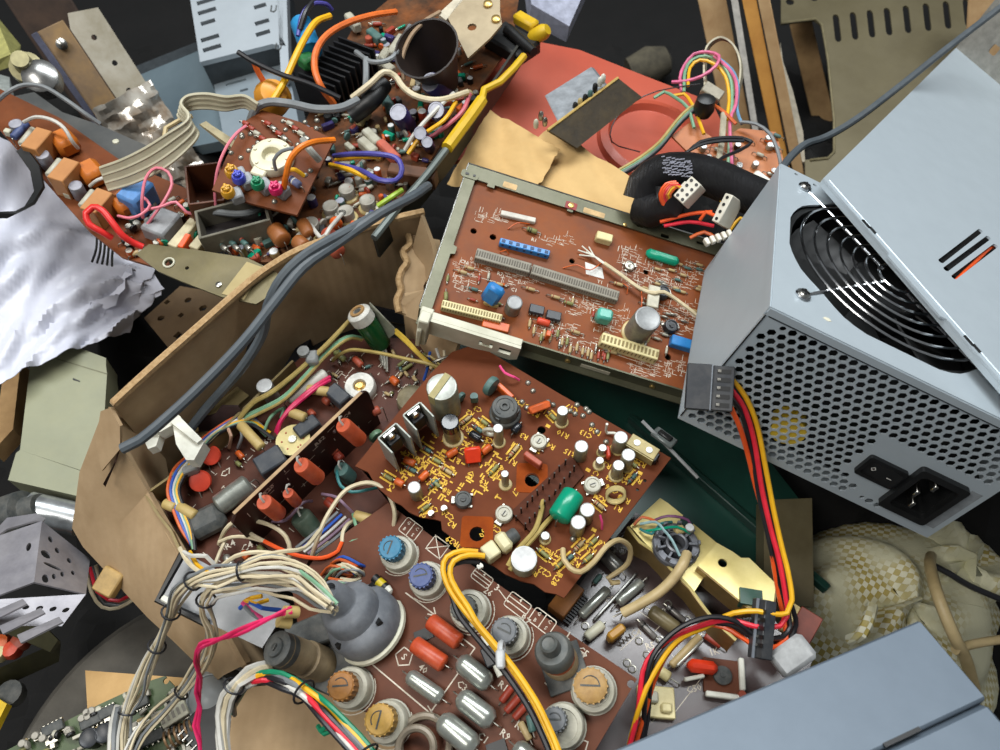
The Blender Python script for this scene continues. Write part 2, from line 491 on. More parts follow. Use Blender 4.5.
rb = MB(); rb.add([(92, 0, -63), (109, 0, -63), (109, 0, -52.5), (92, 0, -52.5), (92, -1.0, -63), (100.5, -2.6, -63), (109, -4.6, -63), (109, -4.6, -52.5), (100.5, -2.6, -52.5), (92, -1.0, -52.5)],
    [(4, 5, 8, 9), (5, 6, 7, 8), (0, 4, 9, 3), (1, 2, 7, 6), (0, 1, 6, 5, 4), (3, 9, 8, 7, 2)])
text_into(rb, 'I', 104.5, -57.6, 4, math.pi / 2, 4.3, 1, FM); text_into(rb, 'O', 96, -57.6, 4, math.pi / 2, 2.3, 1, FM)
part('rocker', rb, [M_BLK, mat('print_white', (220, 220, 215), .6)], sw)
stick = MB(); stick.plate([(141, -78), (147, -78), (147, -44), (141, -44)], [], 0.6, 0.75, 0, FM); part('warning_sticker', stick, mat('faded_sticker', (140, 146, 150), .6), psu)
tr = MB(); tr.lathe([(9, 0), (9, 12), (5, 12)], 14, 0, T(50, 12, -62, 0, math.pi / 2)); part('yellow_transformer', tr, mat('transformer_tape', (190, 160, 40), .5), psu)
pc = MB(); pc.plate([(26, 9.5), (28.5, 8.8), (30.5, 10), (29, 11.5), (27, 11)], [], 0.6, 0.8); part('chipped_label', pc, mat('paper_scrap', (222, 218, 196), .8), psu)

# steel cover with an upright side, lying across the power supply
lz = 0.0095
def on_lid(u, v):
    return hitplane(u, v, PA + PZ * lz, PZ)
LA, LB, LC = on_lid(822, 180), on_lid(955, 49), on_lid(1000, 384)
LM = frame(LA, LC - LA, PZ)
LI = LM.inverted()
lb, lc = LI @ LB * 1000, LI @ LC * 1000
LW = lb.y                                    # depth of the plate
LLN = lc.x + 55
lid = thing('steel_cover', 'loose blue-grey steel cover with three slots lying across the power supply fan', 'cover', LM)
mb = MB()
lp = lambda u, v: (LI @ on_lid(u, v)) * 1000
sl = []
for (u0, v0), (u1, v1) in (((939, 263), (979, 232)), ((944, 271), (987, 239)), ((952, 279), (994, 247))):
    a, b = lp(u0, v0), lp(u1, v1); d = (b - a).normalized(); q = Vector((-d.y, d.x, 0)) * 1.5
    sl.append([tuple(x)[:2] for x in (a - q, b - q, b - q * .5 + d * 1.2, b + q * .5 + d * 1.2, b + q, a + q, a + q * .5 - d * 1.2, a - q * .5 - d * 1.2)])
outer = [(0, 0), (lc.x * 0.38, 0), (lc.x * 0.40, 2.2), (lc.x * 0.67, 2.2), (lc.x * 0.69, 0), (LLN, 0), (LLN, LW), (lb.x, LW), (0, 2)]
outer = [(0, 0), (LLN * 0.30, 0), (LLN * 0.31, -2.6), (LLN * 0.52, -2.6), (LLN * 0.53, 0), (LLN, 0), (LLN, LW), (lb.x, LW)]
mb.plate(outer, sl, 0, 1.2)
part('plate', mb, M_STEEL, lid)
mb = MB(); mb.tube([(2, 3.2, 1.3), (LLN, 3.2, 1.3)], 0.6, 6); mb.box((LLN / 2, 0.4, -1.6), (LLN, 0.8, 3)); part('folded_edge', mb, M_STEEL, lid)
for fx in (0.19, 0.60):
    nb = MB(); nb.box((LLN * fx, 1.6, 1.6), (6, 1.2, 0.8)); nb.box((LLN * fx + 5, 2.4, 1.6), (5, 1.2, 0.8)); part('edge_notch', nb, M_BLK, lid)
mb = MB(); mb.plate([(lb.x, 0), (LLN, 0), (LLN, 70), (lb.x + 14, 70), (lb.x, 58)], [rrect(lb.x + 28, 14, lb.x + 36, 22, 2), rrect(lb.x + 40, 30, lb.x + 60, 36, 2)], -1, 0, 0, T(0, LW, 0, 0, math.pi / 2)); part('side_flange', mb, mat('grey_steel_inside', (150, 148, 140), .5, .3), lid)
mb = MB(); a, b = lp(948, 286), lp(997, 243)
mb.tube([(a.x - 8, a.y - 3, -4.2), (a.x, a.y, -2.2), ((a.x + b.x) / 2, (a.y + b.y) / 2, -2.0), (b.x, b.y, -2.2), (b.x + 8, b.y + 3, -4.2)], 1.2, 8)
c = lp(966, 256); k2 = MB(); k2.box((c.x, c.y, -4.4), (40, 34, .4)); part('slot_shade_sheet', k2, M_BLK, lid)  # black sheet added under the slots to stand in for the shade there
o = solo('orange_lead', mb, M_ORG, 'orange wire showing through the slots of the loose steel cover', 'wire', LM)

# second power supply at the front right corner, seen from above
n3 = Vector((0.0, 0.20, 0.98)).normalized()
o3 = P(920, 619, 318)
d3 = hitplane(640, 738, o3, n3)
PM3 = frame(o3, o3 - d3, n3)                   # x runs to the far right corner, so the box lies at negative x and negative y
p3 = thing('power_supply_unit', 'smooth blue-grey steel power supply box in the front right corner', 'power supply', PM3)
M_STEEL3 = mat('blue_grey_steel', (102, 114, 126), 0.5, 0.2, (97, 109, 121), 50)
mb = MB(); W3, D3, H3 = 165, 140, 86
s0 = 36                                          # seam distance from the far edge
mb.box((-W3 / 2, -s0 / 2, -H3 / 2), (W3, s0 - 0.4, H3), 0, None, 1.0); part('cover', mb, M_STEEL3, p3)
mb = MB(); mb.box((-W3 / 2, -(s0 + D3) / 2, -H3 / 2 - 0.7), (W3, D3 - s0, H3 - 1.4), 0, None, 2.2); part('base_tray', mb, M_STEEL3, p3)
mb = MB(); mb.box((-42, -s0 + 0.6, -0.1), (17, 1.6, 1.0)); part('seam_slot', mb, M_BLK, p3)
# ---------------------------------------------------------------- circuit boards and their components
M_ALU = mat('aluminium_can', (196, 196, 188), 0.38, 0.75, (168, 166, 156), 300)
M_ALUTOP = mat('aluminium_top', (226, 228, 228), 0.4, 0.3, (205, 207, 206), 300)
M_SLV = mat('clear_grey_sleeve', (150, 146, 122), 0.3, 0.1, (126, 122, 100), 200)
M_GLUE = mat('glue_base', (196, 176, 120), 0.4, 0, (166, 146, 96), 200)
M_LEAD = mat('tinned_lead', (180, 178, 168), 0.35, 0.8, (140, 136, 124), 300)
M_ORC = mat('orange_capacitor', (214, 100, 28), 0.4, 0, (190, 78, 22), 250, dust=0.15)
M_ORR = mat('orange_red_capacitor', (216, 76, 40), 0.45, 0, (190, 58, 32), 250, dust=0.15)
M_BRC = mat('brick_capacitor', (172, 74, 44), 0.5, 0, (148, 58, 36), 250, dust=0.2)
M_TEAL = mat('green_capacitor', (10, 150, 116), 0.25, 0, (6, 136, 104), 100)
M_TEAL2 = mat('pale_teal_capacitor', (92, 178, 160), 0.3, 0, (70, 158, 140), 150)
M_BLUC = mat('blue_capacitor', (48, 134, 198), 0.35, 0, (38, 112, 178), 150)
M_SEAG = mat('sea_green_disc', (74, 110, 104), 0.5, 0, (60, 94, 90), 150, dust=0.2)
M_RES = mat('olive_resistor', (142, 142, 84), 0.5, 0, (110, 112, 66), 200)
M_RESB = mat('beige_resistor', (186, 164, 118), 0.5, 0, (160, 138, 96), 200)
M_RESR = mat('red_brown_resistor', (158, 62, 40), 0.45, 0, (136, 48, 32), 200)
M_CREAM = mat('cream_plastic', (220, 208, 156), 0.45, 0, (198, 184, 130), 150)
M_GREYP = mat('grey_plastic', (142, 136, 122), 0.55, 0, (124, 118, 104), 150)
M_DGREY = mat('dusty_dark_grey', (70, 74, 74), 0.6, 0, (52, 56, 56), 150, dust=0.35)
M_CER = mat('white_ceramic', (186, 184, 168), 0.4, 0, (160, 156, 138), 150, dust=0.35)
M_PIN = mat('dark_pin', (58, 50, 44), 0.5, 0.5)
M_PCB_M = mat('pcb_orange_brown', (142, 74, 30), 0.42, 0, (108, 62, 42), 22, dust=0.35, dustc=(122, 92, 72), spec=.1)
M_PCB_C = mat('pcb_red_brown', (108, 58, 34), 0.6, 0, (92, 48, 29), 25, dust=0.1, dustc=(120, 74, 50), spec=.08)
M_PCB_D = mat('pcb_dark_brown', (102, 58, 38), 0.45, 0, (86, 48, 33), 25, dust=0.25, dustc=(116, 84, 66), spec=.16)
M_PCB_E = mat('pcb_grey_brown', (70, 56, 54), 0.24, 0, (58, 46, 45), 25, dust=0.3, dustc=(110, 100, 98), spec=.7)
M_SILK_W = mat('silkscreen_white', (216, 208, 192), 0.7, 0, (186, 176, 158), 300)
M_SILK_Y = mat('silkscreen_yellow', (236, 194, 66), 0.7, 0, (196, 150, 40), 300)
M_OLIVE = mat('olive_grey_metal', (96, 96, 75), 0.42, 0.4, (80, 80, 60), 40, dust=0.2)
M_IVORY = mat('ivory_plastic', (206, 204, 184), 0.45, 0, (182, 180, 158), 60, dust=0.15)

class Board:
    def __init__(s, name, label, o, n, xpt, cat='circuit board', group=None):
        s.pl = Plane(o, n, hitplane(xpt[0], xpt[1], o, Vector(n).normalized()))
        s.th = thing(name, label, cat, s.pl.M, group)
        s.k = 0
    @classmethod
    def through(cls, name, label, a, b, c, cat, group=None):
        a, b, c = P(*a), P(*b), P(*c); n = (b - a).cross(c - a).normalized()
        if n.dot(EYE - a) < 0: n = -n
        s = cls.__new__(cls); s.pl = Plane(a, n, b); s.th = thing(name, label, cat, s.pl.M, group); return s
    def at(s, u, v, h=0): return s.pl.at(u, v, h)
    def ang(s, a, b):
        d = s.at(*b) - s.at(*a); return math.atan2(d.y, d.x)
    def put(s, name, me, L, par=None): return link(name, me, par or s.th, L)
    # a can standing on the board; (u, v) is the middle of its top
    def can(s, u, v, r, h, body=None, top=None, base=0, tilt=(0, 0), name='capacitor'):
        body = body or M_ALU; top = top or M_ALUTOP
        me = cached((name, r, h, body.name, top.name, base), lambda m: (
            m.lathe([(r * .92, 0), (r, .5), (r, h - .9), (r * .96, h - .3), (r * .86, h), (r * .80, h - .25), (.05, h - .25)], 18, 0, None, [0, 0, 0, 1, 1, 1, 1]),
            base and m.lathe([(r + base, 0), (r + base * .8, .9), (r, 1.4)], 18, 2)), [body, top, M_GLUE])
        p = s.at(u, v, h); return s.put(name, me, T(p.x, p.y, 0, 0, tilt[1], tilt[0]))
    # a part lying between two leads
    def axial(s, a, b, r, m, lift=None, name='resistor', bands=None, lead=3.0, n=10, round_=0.35, ends=None):
        h = (lift if lift is not None else 0.3) + r
        p, q = s.at(a[0], a[1], h), s.at(b[0], b[1], h)
        Ln = round((q - p).length * 2) / 2 + 0.01; c = (p + q) / 2
        bands = bands or []
        mats = [m, M_LEAD] + bands + ([ends] if ends else [])
        def fn(k):
            R = Matrix.Rotation(math.pi / 2, 4, 'Y')
            k.lathe([(r * .55, -Ln / 2), (r * .9, -Ln / 2 + r * round_ * .5), (r, -Ln / 2 + r * round_), (r, Ln / 2 - r * round_), (r * .9, Ln / 2 - r * round_ * .5), (r * .55, Ln / 2)], n, 0, R,
                    [len(mats) - 1 if ends else 0, 0, 0, 0, len(mats) - 1 if ends else 0, 0])
            for i in range(len(bands)):
                z = -Ln * .28 + Ln * .19 * i
                k.lathe([(r * 1.04, z - Ln * .045), (r * 1.04, z + Ln * .045)], n, 2 + i, R)
            for sg in (-1, 1):
                k.tube([(sg * Ln / 2, 0, 0), (sg * (Ln / 2 + lead * .8), 0, 0), (sg * (Ln / 2 + lead), 0, -min(h, 1.0)), (sg * (Ln / 2 + lead), 0, -h)], 0.35, 5, 1, smooth=False)
        me = cached((name, Ln, r, m.name, h, lead, tuple(x.name for x in bands), bool(ends)), fn, mats)
        return s.put(name, me, T(c.x, c.y, h, math.atan2((q - p).y, (q - p).x)))
    def block(s, u, v, w, d, h, a, m, b=0.5, lift=0, name='film_capacitor', tilt=0, rx=0, legs=True):
        p = s.at(u, v, h + lift)
        if not isinstance(a, (int, float)): a = s.ang((u, v), a)
        def fn(k):
            k.box((0, 0, h / 2 + lift), (w, d, h), 0, None, b)
            if legs:
                for sg in (-1, 1): k.cyl((sg * w * .33, 0, -.2), (sg * w * .33, 0, lift + .4), .35, None, 5, 1)
        me = cached((name, w, d, h, m.name, b, lift, legs), fn, [m, M_LEAD])
        return s.put(name, me, T(p.x, p.y, 0, a, rx, tilt))
    def disc(s, u, v, r, t, a, m, lift=2.0, name='ceramic_capacitor', rx=0, ry=0):
        p = s.at(u, v, r + lift)
        if not isinstance(a, (int, float)): a = s.ang((u, v), a)
        def fn(k):
            R = Matrix.Translation((0, 0, r + lift)) @ Matrix.Rotation(math.pi / 2, 4, 'X')
            k.lathe([(r * .5, -t * .5), (r * .9, -t * .4), (r, 0), (r * .9, t * .4), (r * .5, t * .5)], 18, 0, R)
            for sg in (-1, 1): k.tube([(sg * r * .45, 0, r * .4 + lift), (sg * r * .5, 0, 0)], .35, 5, 1)
        me = cached((name, r, t, m.name, lift), fn, [m, M_LEAD])
        return s.put(name, me, T(p.x, p.y, 0, a, rx, ry))
    def trimmer(s, u, v, r, h, m, a=0.5):
        p = s.at(u, v, h)
        def fn(k):
            k.lathe([(r, 0), (r, h - .8), (r * .9, h - .1), (r * .72, h), (r * .7, h - .6), (r * .35, h - .6), (r * .33, h + .2), (.05, h + .2)], 18, 0)
            k.box((0, 0, h + .25), (r * .62, .6, .3), 1); k.box((r * 1.1, 0, 1), (r * .6, r * .9, 1.6), 2, None, .3)
            for sg in (-1, 1): k.box((-r * .8, sg * r * .7, .8), (r * .5, 1.2, 1.4), 2)
        return s.put('trimmer_resistor', cached(('trimmer_resistor', r, h, m.name), fn, [m, M_BLK, M_LEAD]), T(p.x, p.y, 0, a))
    def transistor(s, u, v, a=0, m=None, r=2.4, h=5, lift=2.0):
        p = s.at(u, v, h + lift); m = m or M_BLK
        def fn(k):
            pts = [(r * math.cos(t), r * math.sin(t)) for t in [math.radians(-40 + 260 * i / 10) for i in range(11)]]
            k.plate(pts, [], lift, lift + h)
            for i in (-1, 0, 1): k.cyl((i * 1.27, 0, -.2), (i * 1.27, 0, lift), .3, None, 5, 1)
        return s.put('transistor', cached(('transistor', r, h, lift, m.name), fn, [m, M_LEAD]), T(p.x, p.y, 0, a))
    def chip(s, u, v, l, w, h, a, n, m=None):
        p = s.at(u, v, h); m = m or M_BLK2
        if not isinstance(a, (int, float)): a = s.ang((u, v), a)
        def fn(k):
            k.box((0, 0, h / 2 + .6), (l, w, h - .6), 0, None, .5)
            for i in range(n):
                x = (i - (n - 1) / 2) * l / n
                for sg in (-1, 1):
                    k.box((x, sg * (w / 2 + .4), h * .5), (1.0, .8, .3), 1); k.box((x, sg * (w / 2 + .7), h * .25), (1.0, .3, h * .5), 1)
        return s.put('integrated_circuit', cached(('integrated_circuit', l, w, h, n, m.name), fn, [m, M_LEAD]), T(p.x, p.y, 0, a))
    def wire(s, pts, r, m, name='wire', n=7):
        """pts: (u, v, h) with h mm above the board"""
        k = MB(); k.tube([s.at(*p) for p in pts], r, n); return part(name, k, m, s.th)
    def slab(s, outline, m, t=1.6, holes=(), name='board_plate', jag=0):
        k = MB(); k.plate([s.at(*p) for p in outline], holes, -t, 0); return part(name, k, m, s.th)
    def silk(s, fn, m):
        k = MB(); fn(k); return part('silkscreen', k, m, s.th, kind='stuff')

# ================================================================ board in a metal tray (upper middle)
nM = Vector((0.15, -0.24, 0.95)).normalized()
bM = Board('tray_circuit_board', 'orange-brown circuit board in a shallow olive metal tray with blue and cream connectors', P(684, 386, 474), nM, (808, 424))
tx0, ty0 = 0, 0
q = [bM.at(*p) for p in ((466, 178), (720, 256), (692, 388), (436, 318))]
bx0 = (q[0].x + q[3].x) / 2; by1 = (q[0].y + q[1].y) / 2; by0 = (q[2].y + q[3].y) / 2; bx1 = q[1].x + 24
xl0, yl0 = bM.at(424, 328).x, by0
rim_b = bM.at(459, 163).y - 0
mb = MB(); mb.plate([(bx0, by0), (bx1, by0), (bx1, by1), (bx0, by1)], [circ(*bM.at(473.6, 231)[:2], 2.2, 10), circ(*bM.at(493, 237)[:2], 2.4, 7), circ(*bM.at(572, 261)[:2], 2.0, 10), circ(*bM.at(646, 272)[:2], 2, 10), circ(*bM.at(668, 357)[:2], 2.2, 10)], -1.6, 0)
part('board_plate', mb, M_PCB_M, bM.th)
mb = MB()
LW_, BW_ = 6.5, max(9, rim_b - by1)
hl = []
for (u, v, w, d) in ((640, 226, 5, 2), (665, 236, 6, 3), (700, 243, 5, 2)):
    p = bM.at(u, v, 3); hl.append(rrect(p.x - w / 2, p.y - d / 2, p.x + w / 2, p.y + d / 2, .8, 2))
mb.plate([(bx0 - LW_, by1 - 1.5), (bx0 + 10, by1 - 1.5), (bx0 + 10, by1 - 4), (bx0 + 15, by1 - 4), (bx0 + 15, by1 - 1.5), (bx0 + 66, by1 - 1.5), (bx0 + 66, by1 - 3.5), (bx0 + 70, by1 - 3.5), (bx0 + 70, by1 - 1.5), (bx1, by1 - 1.5), (bx1, by1 + BW_), (bx0 - LW_, by1 + BW_)], hl, 2, 3)
mb.plate([(bx0 - LW_, by0 - 1), (bx0 + 1.2, by0 - 1), (bx0 + 1.2, by0 + 42), (bx0 + 4, by0 + 43), (bx0 + 4, by0 + 48), (bx0 + 1.2, by0 + 49), (bx0 + 1.2, by1 - 1.5), (bx0 - LW_, by1 - 1.5)], [], 2, 3)
mb.box(((bx0 + bx1 - LW_) / 2, by1 + BW_ - .5, -4), (bx1 - bx0 + LW_, 1, 13)); mb.box((bx0 - LW_ + .5, (by0 + by1 + BW_) / 2, -4), (1, by1 - by0 + BW_ + 2, 13))
mb.box(((bx0 + bx1 - LW_) / 2, by0 - 1.2, -4.5), (bx1 - bx0 + LW_, 1, 12)); mb.box(((bx0 + bx1 - LW_) / 2, by0 - 3.4, -10), (bx1 - bx0 + LW_, 5, 1))
mb.box(((bx0 + bx1 - LW_) / 2, (by0 + by1) / 2, -10.5), (bx1 - bx0 + LW_, by1 - by0 + 4, .8))
part('metal_tray', mb, M_OLIVE, bM.th)
mb = MB(); mb.tube([(bx0 - LW_, by0, 3), (bx0 - LW_, by1 + BW_, 3)], .5, 6); mb.tube([(bx0 - LW_, by1 + BW_, 3), (bx1, by1 + BW_, 3)], .5, 6); part('rim_bead', mb, M_NICKEL, bM.th)
for (u, v, w, d) in ((510, 186, 9.5, 4.5), (594, 213, 15, 4)):
    p = bM.at(u, v, 3); mb = MB(); mb.plate(rrect(p.x - w / 2, p.y - d / 2, p.x + w / 2, p.y + d / 2, .6, 2), [], 3, 3.3); part('paper_label', mb, mat('buff_label', (214, 180, 128), .7), bM.th)
p = bM.at(571, 206, 3); mb = MB(); mb.plate(rrect(p.x - 4, p.y - 2.7, p.x + 4, p.y + 2.7, .6, 2), [], 3, 3.6, 0); mb.lathe([(2, 3.4), (2, 4.2), (.1, 4.6)], 10, 1, T(p.x, p.y)); part('sealed_screw', mb, [mat('red_seal', (150, 34, 30), .5), mat('brass', (214, 180, 110), .35, .8)], bM.th)
p = bM.at(470, 175, 3); mb = MB(); mb.plate(rrect(p.x - 6, p.y - 3, p.x + 6, p.y + 3, 2), [], 3, 3.6); mb.box((p.x - 2, p.y, 3.8), (2.4, 1.6, .4), 1); mb.box((p.x + 3, p.y, 3.8), (1.6, 1.6, .4), 1); part('corner_boss', mb, [M_OLIVE, M_BLK], bM.th)
for (u, v) in ((569, 361), (655, 384), (625, 225), (637, 222)):
    p = bM.at(u, v, 0); mb = MB()
    if v > 300: mb.lathe([(1.8, 0), (1.8, .8), (.1, 1.2)], 10, 0, T(p.x, by0 - 1.7, -5.5, 0, math.pi / 2))
    else: mb.lathe([(1.4, 3), (1.4, 3.6), (.1, 4)], 10, 0, T(*bM.at(u, v, 3)[:2]))
    part('rivet', mb, mat('brass', (214, 180, 110), .35, .8), bM.th)
p = bM.at(597, 369); mb = MB(); mb.box((p.x, by0 - 1.8, -6), (19, .4, 4.2)); part('paper_label', mb, mat('white_label', (206, 200, 176), .7), bM.th)
# connectors
def strip(b, a, c, w, h, m, name, n=0, mslot=None, step=0.0, lift=0):
    p, q_ = b.at(a[0], a[1], h), b.at(c[0], c[1], h); Ln = (q_ - p).length
    o = b.put(name, cached((name, round(Ln, 2), w, h, m.name), lambda k: k.box((0, 0, h / 2), (Ln, w, h), 0, None, .5), [m]), T((p.x + q_.x) / 2, (p.y + q_.y) / 2, lift, math.atan2((q_ - p).y, (q_ - p).x)))
    if n:
        me = cached((name + '_slot', round(Ln / n, 2), w, h), lambda k: (k.box((0, 0, h + .05), (Ln / n * .5, w * .5, .5), 0), k.box((0, -w / 2 - .02, h * .7), (Ln / n * .28, .3, h * .5), 0)), [mslot or M_BLK])
        for i in range(n): link('contact', me, o, T((i + .5) * Ln / n - Ln / 2, 0, 0))
    return o
M_SLOTG = mat('grey_slot', (104, 98, 86), .7)
M_SLOTC = mat('cream_shadow_slot', (150, 132, 84), .7)
strip(bM, (501, 212), (536, 220), 4, 3, mat('milky_plastic', (206, 200, 186), .4), 'connector')
strip(bM, (500, 240), (550, 253), 4.2, 5, M_BLUC, 'blue_connector', 7, mat('blue_dark_slot', (20, 64, 110), .5))
strip(bM, (476, 252.5), (531, 268), 7.5, 6, M_GREYP, 'edge_connector', 22, M_SLOTG)
strip(bM, (532, 268.6), (619, 296), 7.5, 6, M_GREYP, 'edge_connector', 36, M_SLOTG)
strip(bM, (442, 303), (502, 318), 5.5, 6, M_CREAM, 'connector', 22, M_SLOTC)
strip(bM, (602, 337), (659, 355), 7.5, 8, M_CREAM, 'connector', 15, M_SLOTC)
bM.block(491.5, 289, 11.5, 7, 17, (500, 294), M_BLUC, 2.2, 2, tilt=.12, rx=-.2)
for du in (-3, 2, 5): bM.disc(490 + du, 304 + du * .3, 2.4, 2, (498, 306), M_GLUE, .5)
bM.can(515, 302, 5.0, 12, mat('clouded_can', (150, 146, 134), .4, .5, (120, 116, 106), 200), mat('dull_can_top', (168, 170, 170), .5, .3))
bM.can(648, 318, 8.4, 23, mat('clouded_can', (150, 146, 134), .4, .5), mat('dull_can_top', (168, 170, 170), .5, .3), base=1.5)
bM.chip(537, 309, 9.5, 6, 4, (545, 311), 4); bM.chip(554, 315, 9.5, 6, 4, (562, 317), 4)
bM.axial((537, 320), (550, 324), 2.3, M_ORR)
bM.block(496, 325, 17, 6, 3.5, (504, 327), M_ORC, .5); bM.block(549, 333, 3, 4, 7, (553, 334), M_ORC, .5)
bM.block(606, 313, 10, 8, 10, (614, 315), M_TEAL2, 1.6, 1.5)
bM.block(664, 255, 23, 7, 6, (674, 258), M_TEAL, 2.2)
bM.block(605, 236, 11, 6, 6, (612, 238), M_CREAM, .6, name='connector', legs=False)
bM.block(684, 342, 16, 7, 6, (694, 345), M_BLUC, .6, name='blue_connector', legs=False)
for (u, v) in ((672, 325), (664, 291)): bM.trimmer(u, v, 4.6, 5, M_BLK2)
bM.axial((527, 228.5), (537, 232), 1.7, M_RES, bands=[M_BLK, M_BLK])
bM.trimmer(630, 265, 3.6, 3, M_LEAD)
for (u, v, m_) in ((470, 268, M_RESB), (499, 284, M_RESB), (531, 289, M_RESB), (556, 297, M_RESB), (619, 284, M_RESB), (569, 303, M_RES), (474, 289, M_SEAG), (463, 272, M_RESB), (576, 332, M_RESB), (613, 352, M_RESB)):
    bM.axial((u - 5, v - 1.4), (u + 4, v + 1.4), 1.15, m_, bands=[M_RESR])
for i in range(16):
    u, v = 531 + i * 5.2 + rnd.uniform(-2, 2), 330 + i * 2.1 + rnd.uniform(-8, 5)
    bM.axial((u, v - 4), (u - 1, v + 3), 1.0, rnd.choice((M_RESB, M_RES, M_RESB, M_RESR)), lead=1.5)
for i in range(28):
    u, v = 640 + rnd.uniform(0, 62), 262 + rnd.uniform(-2, 60)
    bM.axial((u - 3, v - 1), (u + 3, v + 1), .95, rnd.choice((M_RESB, M_SEAG, M_RESB, M_LEAD)), lead=1.5)
bM.axial((494, 283), (505, 285), 1.0, M_ORC); bM.axial((446, 292), (446, 300), 1.3, M_RES)
for i in range(46):
    u, v = rnd.uniform(448, 690), rnd.uniform(262, 372)
    if v > 306 + (u - 440) * .27 + 6 or v < 262 + (u - 470) * .3 + 6 or v > 372: continue
    t = rnd.choice((0, 1)); bM.axial((u - (3 if t else 0), v - (1 if t else 3)), (u + (3 if t else -1), v + (1 if t else 3)), .9, rnd.choice((M_RESB, M_LEAD, M_RES, M_RESR, M_CER)), .3, lead=1.5)
# white cable taped to the board
ends = [(578, 250), (582, 246), (586, 252), (579, 255), (589, 247)]
for i, (u, v) in enumerate(ends):
    bM.wire([(u, v, 2), (594 + i * .4, 256 + i * .4, 4), (606, 264 + i * .3, 4.5)], .45, M_WHITE, 'cable_strand', 6)
bM.wire([(604, 263, 4.5), (619, 273.5, 5), (641, 289, 6), (655, 293, 8), (664, 292, 8), (681, 303, 6), (700, 318, 5), (716, 332, 4)], 1.25, mat('cream_cable', (222, 206, 168), .5), 'cable')
bM.block(654, 296, 8, 16, 1.6, (662, 298), mat('milky_tape', (196, 190, 168), .35), .6, 5.5, name='tape', legs=False)
p = bM.at(594, 271); mb = MB(); mb.plate([bM.at(*c) for c in ((585, 262), (602, 268), (604, 279), (586, 274))], [], 0.02, .12); part('white_patch', mb, mat('print_white', (220, 220, 215), .6), bM.th)
for c in (((508, 229), (517, 223), (530, 224)), ((500, 252), (506, 250), (509, 254)), ((563, 268), (577, 265), (590, 270), (604, 261)), ((641, 286), (642, 300), (641, 310)), ((622, 283), (628, 287), (627, 294))):
    bM.wire([(c[0][0], c[0][1], .5)] + [(x, y, 4) for x, y in c[1:-1]] + [(c[-1][0], c[-1][1], .5)], .4, M_ORC, 'jumper_wire', 5)
def silkM(k):
    r = random.Random(3)
    def clump(u, v, w, h, n):
        for i in range(int(n * 2.2)):
            a = bM.at(u + r.uniform(-w, w), v + r.uniform(-h, h)); L_ = r.uniform(1.2, 4.5); t = r.choice((0.0, 0.0, 1.57))
            stroke(k, [(a.x, a.y), (a.x + L_ * math.cos(t), a.y + L_ * math.sin(t))], r.uniform(.15, .32))
    for a in ((490, 217, 16, 5, 22), (556, 240, 18, 5, 16), (470, 265, 18, 6, 22), (462, 283, 10, 9, 26), (585, 300, 24, 14, 60), (555, 330, 20, 8, 40), (660, 275, 40, 14, 110), (668, 318, 28, 16, 90), (600, 345, 40, 8, 50), (655, 368, 28, 8, 60), (610, 320, 20, 12, 40), (520, 278, 20, 6, 26), (628, 255, 12, 8, 22)): clump(*a)
    for a, b in (((519, 262), (611, 296)), ((462, 273), (500, 283)), ((602, 350), (660, 369))):
        stroke(k, [bM.at(*a)[:2], bM.at(*b)[:2]], .35)
    for (u, v, s_) in ((505, 213, 'C2'), (534, 240, 'R1'), (464, 262, 'CN'), (600, 282, 'Y1'), (514, 290, 'C1'), (573, 280, 'IC'), (668, 376, 'TP'), (500, 274, 'R7')): text_into(k, s_, *bM.at(u, v)[:2], 3.6)
bM.silk(silkM, M_SILK_W)

# ivory card guide clipped to the tray
o_ = bM.pl.M
gd = thing('card_guide', 'ivory plastic card guide bracket with two square windows on the tray corner', 'bracket', bM.pl.M)
g0 = bM.at(433, 312, 6); g1 = bM.at(524, 337, 6); gx = g1.x - g0.x
fy = by0 - 6.8
mb = MB(); e = [(0, 0), (gx, 0), (gx - 4, -21), (4, -21)]
w1, w2 = gx * .66, gx * .86
mb.plate([(0, 0), (gx, 0), (gx + .5, -17), (gx - 4, -21), (0, -19)], [rrect(w1 - 6, -12, w1 + 3, -6, .6, 2), rrect(w2 - 4.5, -14, w2 + 3.5, -7, .6, 2)], 0, 2, 0, T(g0.x, fy, 6, 0, math.pi / 2))
mb.box((g0.x + gx / 2, fy + 2.2, 5.4), (gx, 5, 1.6), 0, None, .4)
part('guide_rail', mb, M_IVORY, gd)
mb = MB(); mb.box((g0.x + w1 - 1.5, fy - .5, -3), (5, 1.6, 4), 0, None, .3); part('window_lip', mb, M_IVORY, gd)
mb = MB(); mb.box((g0.x - 3.5, fy - 1, -9), (7, 8, 34), 0, None, .8); mb.box((g0.x - 3.5, fy + 4, 4), (8, 5, 5), 0, None, .6); mb.box((g0.x - 5, fy - 3, -14), (3, 8, 24), 0, None, .6); part('guide_post', mb, M_IVORY, gd)
